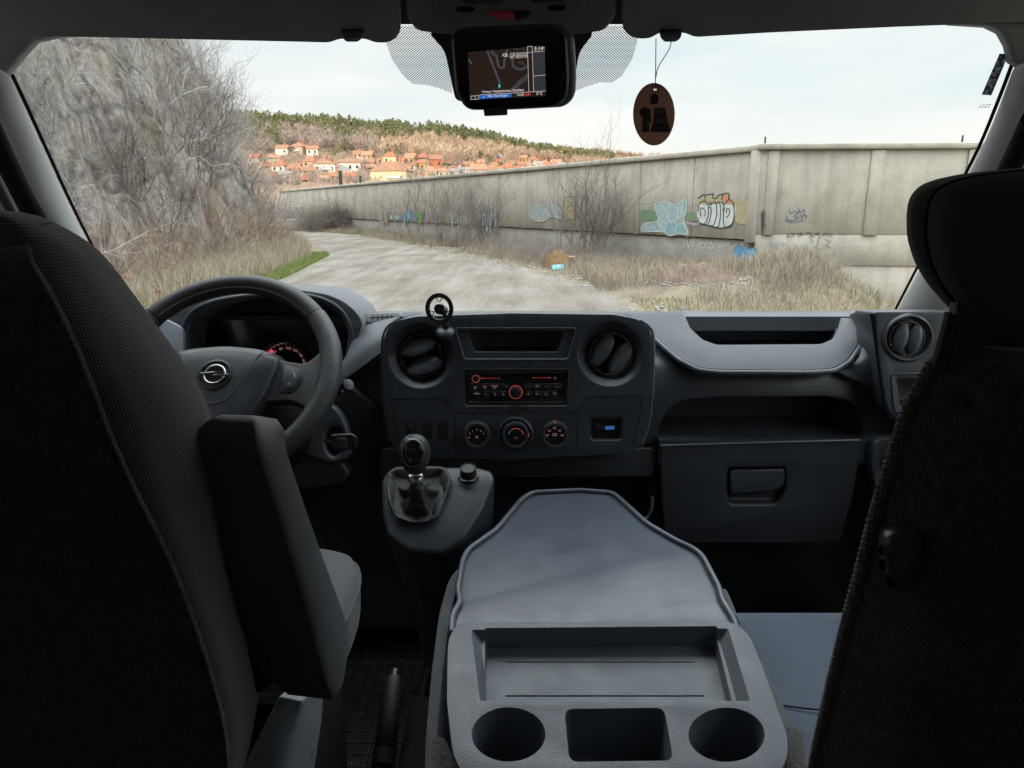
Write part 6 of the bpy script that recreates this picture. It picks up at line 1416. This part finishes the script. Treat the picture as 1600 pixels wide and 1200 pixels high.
stones('road_gravel', 'loose pale pebbles scattered over the dirt road', P, .008, .028, M['stone'])
P = []
for i in range(260):
    y = rng.uniform(12, 50); x = float(np.interp(y, [p[1] for p in RE], [p[0] for p in RE])) + abs(rng.normal(0, .5)); P.append((x, y, .02))
stones('verge_stones', 'pale stones along the right edge of the road', P, .02, .08, M['stone'])
n = 24; hp_ = []
for i in range(n + 1):
    for j in range(n + 1):
        u, v_ = i / n * 2 - 1, j / n * 2 - 1; x, y = 4.3 + u * 1.1, 17.0 + v_ * .55 - u * .25; r = math.hypot(u, v_); hp_.append((x, y, float(G(x, y)) + (.30 * max(0, 1 - r) ** .8 if r < 1 else -.05) * (1 + .5 * noise.noise((x * 3, y * 3, 0)))))
fs = [[i * (n + 1) + j, (i + 1) * (n + 1) + j, (i + 1) * (n + 1) + j + 1, i * (n + 1) + j + 1] for i in range(n) for j in range(n)]
tag(npmesh('soil_mound', hp_, fs, M['dirt'], smooth=True), 'small reddish brown soil mound behind the white gravel', 'mound')
M['cardboard'] = earth('brown_cardboard', [(.3, (.36, .22, .11)), (.7, (.46, .30, .16))], 4, fine=30, bs=.1)
cbx = thing('cardboard_box', 'open brown cardboard box dumped at the right edge of the road', 'box', (1.5, 24.2, 0))
Mx = Matrix.Rotation(R_(18), 3, 'Z')
vs, fs = [], []; 
for c_, s_ in (((0, -.24, .22), (.62, .015, .42)), ((0, .24, .22), (.62, .015, .42)), ((-.31, 0, .22), (.015, .48, .42)), ((.31, 0, .22), (.015, .48, .42)), ((0, 0, .02), (.62, .48, .015))):
    v, f_ = box_vf(V((1.5, 24.2, 0)) + Mx @ V(c_), s_, Mx); b0 = len(vs); vs += v; fs += [[b0 + i for i in q] for q in f_]
raw('box_body', (vs, fs), M['cardboard'], cbx)
for c_, s_, r_ in (((-.16, -.26, .50), (.2, .012, .2), .3), ((.05, -.25, .50), (.12, .012, .17), -.1), ((.46, 0, .36), (.3, .46, .012), 0)):
    v, f_ = box_vf(V((1.5, 24.2, 0)) + Mx @ V(c_), s_, Mx @ Matrix.Rotation(r_, 3, 'Y')); raw('box_flap', (v, f_), M['cardboard'], cbx)
M['bag'] = paint('blue_plastic', (.20, .48, .55)); M['wbag'] = paint('white_plastic', (.6, .6, .6)); M['rbag'] = paint('red_plastic', (.30, .10, .08)); M['dbag'] = paint('dark_plastic', (.10, .11, .14))
def bag(px, Y, r, mat, lb, seed, zz=None):
    x = (px - 800) / F / 1.0 * Y * .99; z = float(G(x, Y)) if zz is None else zz; vf = ellipsoid_vf((0, 0, 0), (V((r, 0, 0)), V((0, r * .8, 0)), V((0, 0, r * .6))), 14, 9)
    vs = [V((x, Y, z + r * .3)) + v * (1 + .5 * noise.noise(V(v) / r * 1.6 + V((seed, 0, 0)))) for v in vf[0]]
    tag(raw('plastic_bag', (vs, vf[1]), mat), lb, 'plastic bag')
bag(871, 23.2, .22, M['bag'], 'light blue plastic bag lying before the cardboard box', 1); bag(884, 24.4, .20, M['dbag'], 'dark crumpled bag leaning on the right of the cardboard box', 2)
bag(262, 15.5, .07, M['wbag'], 'white scrap of litter in the grass just left of the steering wheel rim', 3, .1); bag(244, 15.5, .06, M['rbag'], 'red scrap of litter in the grass beside the white one', 4, .2); bag(196, 17, .11, M['rbag'], 'faded red scrap of litter at the foot of the rock slope', 6, .35)
for i, (px, Y, s) in enumerate(((450, 66, 1.0), (462, 62, .8), (443, 61, .85), (470, 68, .8))):
    x = (px - 800) / F / 1.02 * Y; bk = box('concrete_block', (x, Y, .55 * s + (.9 if i == 0 else 0)), (2.6 * s, 1.2, 1.1 * s), M['stone'], None, M=Matrix.Rotation(.3 * i, 3, 'Z'), bevel=.08)
    tag(bk, ['pale concrete block lying on top of the others at the road bend', 'pale concrete block nearest the brush heap at the road bend', 'lowest pale concrete block at the foot of the rock slope end', 'pale concrete block farthest back at the road bend'][i], 'concrete block')
for px, lb, hh in ((532, 'dark square post standing behind the far wall, left of its pair', 6.4), (563, 'dark slim post standing behind the far wall, right of its pair', 5.8)):
    Y = 96; x = (px - 800) / F / 1.04 * Y; o = box('dark_post', (x, Y, hh / 2), (.42 if px == 532 else .26, .3, hh), M['joint'], bevel=.03); tag(o, lb, 'post')

# ---- village and wooded hill
def hill_at(px, py):
    r = ratio_px(py); a = (px - 800) / F / 1.05; lo, hi = YB, YR
    for _ in range(30):
        m_ = (lo + hi) / 2
        if float(hill_ratio(a, m_)) < r: lo = m_
        else: hi = m_
    v = (600 - py) / F; k = (px - 800) / F / (cp + v * sp); return V((k * lo, lo, H + r * lo))
M['roof_red'] = earth('terracotta_roof', [(.3, (.23, .095, .06)), (.7, (.34, .15, .09))], .8, fine=3); M['roof_orange'] = earth('orange_roof', [(.3, (.26, .14, .09)), (.7, (.36, .21, .14))], .8, fine=3); M['roof_brown'] = earth('brown_roof', [(.3, (.20, .11, .07)), (.7, (.30, .17, .11))], .8, fine=3); M['roof_grey'] = earth('grey_roof', [(.3, (.18, .17, .17)), (.7, (.28, .27, .27))], .8, fine=3)
WC_ = {k: earth(k + '_render', [(.3, tuple(c * .9 for c in v)), (.7, v)], .6, fine=2, bs=.1) for k, v in dict(white=(.58, .57, .54), cream=(.56, .48, .34), yellow=(.58, .38, .12), brick=(.42, .17, .10), tan=(.42, .33, .25), grey=(.38, .37, .36)).items()}
M['winglass'] = base_mat('dark_window', (.03, .035, .04), .2)[0]
houses_n = [0]
def house(x0, x1, yb, hw, hr_, wall_c, roof, label, kind='gable', rot=None, dfac=.8):
    p = hill_at((x0 + x1) / 2, yb); Y = p.y; w_ = (x1 - x0) / F * Y * .96; hh = hw * 1.2 / F * Y; rh = hr_ * 1.05 / F * Y; d = w_ * dfac; q = R_(rng.uniform(-25, 25) if rot is None else rot)
    w_ = w_ / (abs(math.cos(q)) + .35 * abs(math.sin(q))); d = w_ * dfac
    t = thing('village_house', label, 'house', (p.x, p.y, p.z)); Mx = Matrix.Rotation(q, 3, 'Z')
    c0_ = V((p.x, p.y + d / 2, p.z)); box('wall', c0_ + V((0, 0, hh / 2 - .7)), (w_, d, hh + 1.4), WC_[wall_c], t, M=Mx)
    e = .45; W2, D2 = w_ / 2 + e, d / 2 + e
    if kind == 'hip': rl = max(0, W2 - D2); top = [(-rl, 0, rh), (rl, 0, rh)]
    else: top = [(-W2, 0, rh), (W2, 0, rh)]
    P_ = [(-W2, -D2, -.1), (W2, -D2, -.1), (W2, D2, -.1), (-W2, D2, -.1)] + top + [(-W2, -D2, -.3), (W2, -D2, -.3), (W2, D2, -.3), (-W2, D2, -.3)]
    vs = [c0_ + V((0, 0, hh)) + Mx @ V(v) for v in P_]
    fs = [[0, 1, 5, 4], [2, 3, 4, 5], [1, 2, 5], [3, 0, 4], [6, 7, 1, 0], [7, 8, 2, 1], [8, 9, 3, 2], [9, 6, 0, 3], [9, 8, 7, 6]]
    rf = raw('roof', (vs, fs), M[roof], t)
    box('chimney', c0_ + V((0, 0, hh + rh * .85)) + Mx @ V((w_ * .22, d * .1, 0)), (.7, .7, rh * .9 + .8), WC_['brick'], rf, M=Mx)
    nf = max(1, int(hh / 2.9)); nw = max(2, int(w_ / 2.8))
    for f_ in range(nf):
        for k in range(nw):
            if (k * 7 + f_ * 3 + houses_n[0]) % 5 == 0: continue
            z = hh * (f_ + .55) / nf; x = (k + .5) / nw * w_ - w_ / 2
            box('window', c0_ + V((0, 0, z)) + Mx @ V((x, -d / 2 - .02, 0)), (1.1, .10, 1.3), M['winglass'], t, M=Mx)
        for s_ in (-1, 1): box('window', c0_ + V((0, 0, hh * (f_ + .55) / nf)) + Mx @ V((s_ * (w_ / 2 + .02), 0, 0)), (.10, 1.1, 1.3), M['winglass'], t, M=Mx)
    if kind == 'balcony' or (w_ > 9 and houses_n[0] % 2): box('balcony', c0_ + V((0, 0, hh * .5)) + Mx @ V((w_ * .15, -d / 2 - .6, 0)), (w_ * .4, 1.2, .9), WC_['white'], t, M=Mx)
    houses_n[0] += 1
HS = [(430, 449, 243, 9, 5, 'white', 'roof_brown', 'white gabled house highest on the left of the village', 'gable'),
      (452, 480, 242, 10, 6, 'tan', 'roof_brown', 'wide tan house next to the highest white one', 'hip'), (478, 496, 243, 8, 5, 'white', 'roof_brown', 'small white house at the right end of the upper row', 'gable'),
      (388, 408, 256, 7, 6, 'white', 'roof_red', 'red roofed house half hidden by the rock slope', 'gable'), (425, 449, 270, 9, 7, 'white', 'roof_red', 'white house with bright red roof at lower left', 'hip'),
      (436, 455, 284, 9, 5, 'white', 'roof_grey', 'small white house lowest on the left, just above the wall', 'gable'), (450, 470, 272, 7, 7, 'tan', 'roof_brown', 'brown roofed house between the red roof and the white block', 'gable'), (468, 492, 274, 6, 6, 'tan', 'roof_brown', 'low brown roofed house behind bare trees', 'gable'),
      (474, 496, 262, 8, 7, 'tan', 'roof_red', 'red roofed house behind the white two storey one', 'hip'), (488, 522, 272, 13, 6, 'white', 'roof_brown', 'white two storey house left of the square post', 'hip'),
      (526, 560, 270, 13, 7, 'white', 'roof_brown', 'white house with hipped roof between the two posts', 'hip'), (552, 566, 249, 6, 6, 'white', 'roof_brown', 'small white gabled cottage high in the middle', 'gable'), (566, 583, 250, 6, 6, 'tan', 'roof_orange', 'orange roofed cottage high in the middle', 'gable'),
      (599, 619, 258, 11, 6, 'cream', 'roof_red', 'tall cream house with red roof above the big yellow one', 'hip'), (596, 615, 264, 5, 5, 'brick', 'roof_brown', 'low brown roof tucked behind the big yellow house', 'gable'),
      (580, 640, 288, 17, 13, 'cream', 'roof_brown', 'big pale yellow house with wide hipped roof nearest the wall', 'hip', -8, .7), (619, 632, 258, 5, 4, 'white', 'roof_red', 'tiny white cottage right of the tall cream house', 'gable'),
      (632, 651, 256, 7, 7, 'tan', 'roof_orange', 'orange roofed house left of the brick one', 'gable'), (650, 671, 254, 6, 6, 'tan', 'roof_red', 'red roofed house behind the yellow walled one', 'hip'), (646, 663, 266, 9, 3, 'yellow', 'roof_red', 'bright yellow walled house in the middle of the village', 'gable'),
      (670, 689, 264, 12, 6, 'brick', 'roof_brown', 'tall brick red walled house left of the dark conifer', 'gable'), (665, 684, 279, 9, 6, 'cream', 'roof_orange', 'cream house with orange roof lit on its left wall', 'hip'), (683, 702, 279, 9, 5, 'white', 'roof_orange', 'white house beside the cream orange roofed one', 'hip'),
      (703, 716, 279, 9, 4, 'white', 'roof_grey', 'white house with a grey roof', 'gable'), (716, 733, 279, 11, 4, 'white', 'roof_grey', 'white modern house with balconies and grey roof', 'balcony'), (642, 668, 286, 5, 6, 'white', 'roof_orange', 'low orange roofed house just above the wall', 'hip'),
      (734, 759, 276, 9, 8, 'tan', 'roof_orange', 'steep orange roofed house close above the wall', 'gable'), (760, 784, 271, 5, 5, 'tan', 'roof_brown', 'long low brown roofed house close above the wall', 'gable'), (784, 803, 268, 5, 7, 'tan', 'roof_red', 'bright red roofed house right of centre', 'hip'),
      (803, 820, 268, 4, 4, 'brick', 'roof_red', 'flat red roofed house close above the wall', 'gable'), (778, 790, 251, 4, 4, 'white', 'roof_grey', 'lone small white house among the orange trees', 'gable'), (812, 825, 257, 8, 4, 'yellow', 'roof_orange', 'yellow house with orange roof high on the right', 'gable'),
      (824, 842, 258, 6, 6, 'white', 'roof_red', 'white house with red roof beside the yellow one on the right', 'hip'), (820, 838, 270, 5, 4, 'cream', 'roof_grey', 'cream house with grey roof close above the wall', 'hip'), (838, 853, 264, 6, 4, 'white', 'roof_grey', 'pale house with grey roof at the right part of the village', 'gable'),
      (850, 870, 266, 6, 5, 'white', 'roof_red', 'white house with bright red roof near the right end', 'gable'), (870, 883, 265, 6, 4, 'cream', 'roof_grey', 'last cream house at the right end of the village', 'gable'), (540, 556, 283, 6, 5, 'white', 'roof_red', 'low red roofed house behind the two posts', 'gable'), (570, 586, 268, 5, 5, 'tan', 'roof_orange', 'orange roofed house left of the big yellow one', 'gable'), (516, 530, 284, 7, 5, 'grey', 'roof_brown', 'grey house low behind bare trees left of the posts', 'gable')]
for h in HS: house(*h)
for i, (x_, y_) in enumerate(((410, 262), (418, 250), (500, 256), (510, 262), (530, 258), (575, 259), (590, 252), (628, 268), (640, 263), (690, 258), (712, 266), (722, 262), (735, 262), (746, 258), (765, 262), (772, 256), (795, 258), (806, 262), (846, 256), (860, 258), (420, 280), (470, 283), (500, 282), (730, 270), (676, 270))):
    h = (x_, x_ + 10 + (i * 5) % 8, y_ + 4, 5 + i % 3, 4 + i % 2, ['white', 'tan', 'cream', 'brick'][i % 4], ['roof_red', 'roof_orange', 'roof_brown'][i % 3], 'small red or brown roofed cottage among the other village houses', 'gable' if i % 2 else 'hip')
    house(*h); HS.append(h)
    for o_ in list(COL.objects)[-40:]:
        if o_.get('label') == h[7]: o_['group'] = 'small cottages filling the village'
# leafy clumps: trees made of many small faces
def tree_mesh(kind, seed, h):
    rs = np.random.default_rng(seed); V_, F_ = [], []; n = 0
    def tri(c_, s_, up=0):
        nonlocal n
        a = rs.normal(size=3); b_ = rs.normal(size=3); a /= np.linalg.norm(a); b_ /= np.linalg.norm(b_); V_.extend([c_ + a * s_, c_ + b_ * s_, c_ - (a + b_) * s_ * .6]); F_.append((n, n + 1, n + 2)); n += 3
    if kind == 'conifer':
        for i in range(110):
            t_ = rs.random() ** .8; r_ = (1 - t_) * .21 * h * rs.uniform(.55, 1.1); q = rs.uniform(0, 6.28); tri(np.array([math.cos(q) * r_, math.sin(q) * r_, h * (.10 + .9 * t_)]), h * .055 * (1.25 - t_))
    elif kind == 'pine':
        for i in range(130):
            t_ = rs.random(); q = rs.uniform(0, 6.28); r_ = math.sin(math.pi * min(1, .18 + t_ * .8)) * .28 * h * rs.uniform(.3, 1.1); tri(np.array([math.cos(q) * r_, math.sin(q) * r_, h * (.30 + .70 * t_)]), h * .065)
    elif kind == 'poplar':
        for i in range(90):
            t_ = rs.random(); q = rs.uniform(0, 6.28); r_ = math.sin(math.pi * (.1 + t_ * .85)) * .07 * h; b0 = np.array([math.cos(q) * r_ * .6, math.sin(q) * r_ * .6, h * (.08 + .82 * t_)]); V_.extend([b0, b0 + [.04 * h * rs.normal() * .2, .02 * h, .10 * h], b0 + [.010 * h, 0, 0]]); F_.append((n, n + 1, n + 2)); n += 3
    else:
        for i in range(72):
            q = rs.uniform(0, 6.28); t_ = rs.random() ** .6; el = rs.uniform(.25, 1.5); R1 = h * .34 * t_; b0 = np.array([math.cos(q) * R1 * math.cos(el), math.sin(q) * R1 * math.cos(el), h * .32 + math.sin(el) * h * .55 * t_]); d_ = np.array([math.cos(q) * .5, math.sin(q) * .5, 1]) * h * .16; sd_ = rs.normal(size=3) * h * .014
            V_.extend([b0 - sd_, b0 + sd_, b0 + d_ + rs.normal(size=3) * h * .03]); F_.append((n, n + 1, n + 2)); n += 3
    s_ = h * .014; V_ = [np.array(v, float) for v in V_]; b0 = len(V_); V_ += [np.array(v) for v in ((-s_, 0, -.5), (s_, 0, -.5), (0, s_, h * .6), (0, -s_, -.5), (0, s_, -.5), (s_ * .3, 0, h * .6))]; F_ += [(b0, b0 + 1, b0 + 2), (b0 + 3, b0 + 4, b0 + 5)]
    return np.array(V_), np.array(F_)
M['conifer'] = barkmat('hazed_conifer', (.085, .10, .055), (.19, .19, .09), .06); M['bare_wood'] = barkmat('bare_woodland', (.25, .18, .135), (.42, .32, .235), .035); M['poplar'] = barkmat('straw_poplar', (.36, .27, .13), (.48, .36, .18), .1); M['greywood'] = barkmat('grey_unlit_woodland', (.19, .155, .135), (.32, .265, .23), .05)  # greywood holds the unlit tone, bare_wood the sunlit one; conifer lightened for haze
def forest(name, label, pts, kinds, mat, h0, h1):
    T_ = [tree_mesh(k, s, 1.0) for k in kinds for s in range(4)]; V_, F_ = [], []; off = 0
    for i, p in enumerate(pts):
        v, f_ = T_[i % len(T_)]; s = rng.uniform(h0, h1); q = rng.uniform(0, 6.28); c_, s_ = math.cos(q) * s * rng.uniform(.8, 1.2), math.sin(q) * s
        V_.append(np.stack([v[:, 0] * c_ - v[:, 1] * s_ + p[0], v[:, 0] * s_ + v[:, 1] * c_ + p[1], v[:, 2] * s + p[2]], 1)); F_.append(f_ + off); off += len(v)
    o = npmesh(name, np.concatenate(V_), np.concatenate(F_), mat); tag(o, label, None, None, 'stuff')
def sample(n, x0, x1, top, bot, ok=lambda x, y: True):
    out = []
    while len(out) < n:
        x = rng.uniform(x0, x1); t_ = float(np.interp(x, [q[0] for q in top], [q[1] for q in top])); b_ = float(np.interp(x, [q[0] for q in bot], [q[1] for q in bot]))
        if b_ <= t_: continue
        y = rng.uniform(t_, b_)
        if ok(x, y): out.append(hill_at(x, y))
    return out
def clear(x, y): return not any(h[0] - 3 < x < h[1] + 3 and h[2] - h[3] * .7 < y < h[2] + 8 for h in HS)
RT = RIDGE
con_low = [(200, 210), (360, 206), (400, 204), (480, 210), (520, 214), (600, 222), (620, 226), (700, 228), (752, 232), (755, 232), (830, 250), (920, 262), (960, 263), (1010, 262)]
forest('conifer_forest', 'dark pine forest along the ridge of the far hill', sample(1900, 200, 960, RT, con_low), ['conifer', 'pine'], M['conifer'], 8, 13)
forest('conifer_forest', 'pine trees in a darker belt left of the village top', sample(90, 365, 440, [(365, 205), (440, 212)], [(365, 235), (440, 240)]), ['pine'], M['conifer'], 8, 12)
forest('conifer_forest', 'belt of pines below the ridge left of centre', sample(260, 480, 640, [(480, 205), (640, 214)], [(480, 210), (540, 232), (600, 236), (640, 228)]), ['pine', 'conifer'], M['conifer'], 8, 12)
forest('bare_woodland', 'unlit grey brown leafless woodland on the left part of the far hill', sample(900, 380, 590, [(380, 200), (470, 205), (560, 214), (590, 218)], [(380, 245), (520, 240), (590, 248)], clear), ['bare'], M['greywood'], 7, 11)  # shade put into the wood colour on the hill's unlit left side
forest('hill_pines', 'scattered pines among the leafless trees above the village', sample(110, 380, 900, [(380, 212), (620, 228), (900, 258)], [(380, 262), (620, 262), (900, 266)], clear), ['pine', 'conifer'], M['conifer'], 5, 9)
forest('bare_woodland', 'orange lit leafless woodland above the village', sample(1700, 560, 1150, [(380, 200), (470, 205), (560, 214), (620, 222), (760, 232), (1150, 268)], [(380, 245), (520, 240), (600, 248), (700, 262), (860, 268), (1150, 275)], clear), ['bare'], M['bare_wood'], 7, 11)
forest('village_trees', 'grey brown leafless trees among the village houses', sample(1150, 380, 960, [(380, 245), (600, 250), (960, 265)], [(380, 300), (960, 280)], clear), ['bare'], M['greywood'], 3, 5.5)
def lone(name, kind, px, pyb, hpx, mat, lb, cat='tree'):
    p = hill_at(px, pyb); h = hpx / F * p.y; v, f_ = tree_mesh(kind, px, h)
    t = thing(name, lb, cat, p)
    npmesh('crown', np.concatenate([v * np.array([1, 1, 1]), (v + np.array([0, h * .01, 0])) @ np.array([[0, 1, 0], [-1, 0, 0], [0, 0, 1]])]) + np.array(p), np.concatenate([f_, f_ + len(v)]), mat, t)
    tube('trunk', [p + V((0, 0, -1)), p + V((0, 0, h * .6))], [h * .02, h * .008], M['twig_dark'], t, n=6)
lone('conifer_tree', 'conifer', 697, 265, 26, M['conifer'], 'dark pointed conifer standing right of the brick red house')
lone('pine_tree', 'pine', 541, 244, 26, M['conifer'], 'round topped pine above the small white cottage')
lone('conifer_tree', 'conifer', 461, 287, 15, M['conifer'], 'young conifer just above the wall at its left end'); lone('conifer_tree', 'conifer', 587, 288, 14, M['conifer'], 'young conifer before the big yellow house'); lone('conifer_tree', 'conifer', 449, 282, 14, M['conifer'], 'small dark conifer beside the lowest white house')
lone('poplar_tree', 'poplar', 623, 236, 20, M['poplar'], 'left of two pale poplars on the hill'); lone('poplar_tree', 'poplar', 628, 236, 19, M['poplar'], 'right of two pale poplars on the hill'); lone('poplar_tree', 'poplar', 661, 226, 16, M['poplar'], 'lone pale poplar reaching above the orange woodland')
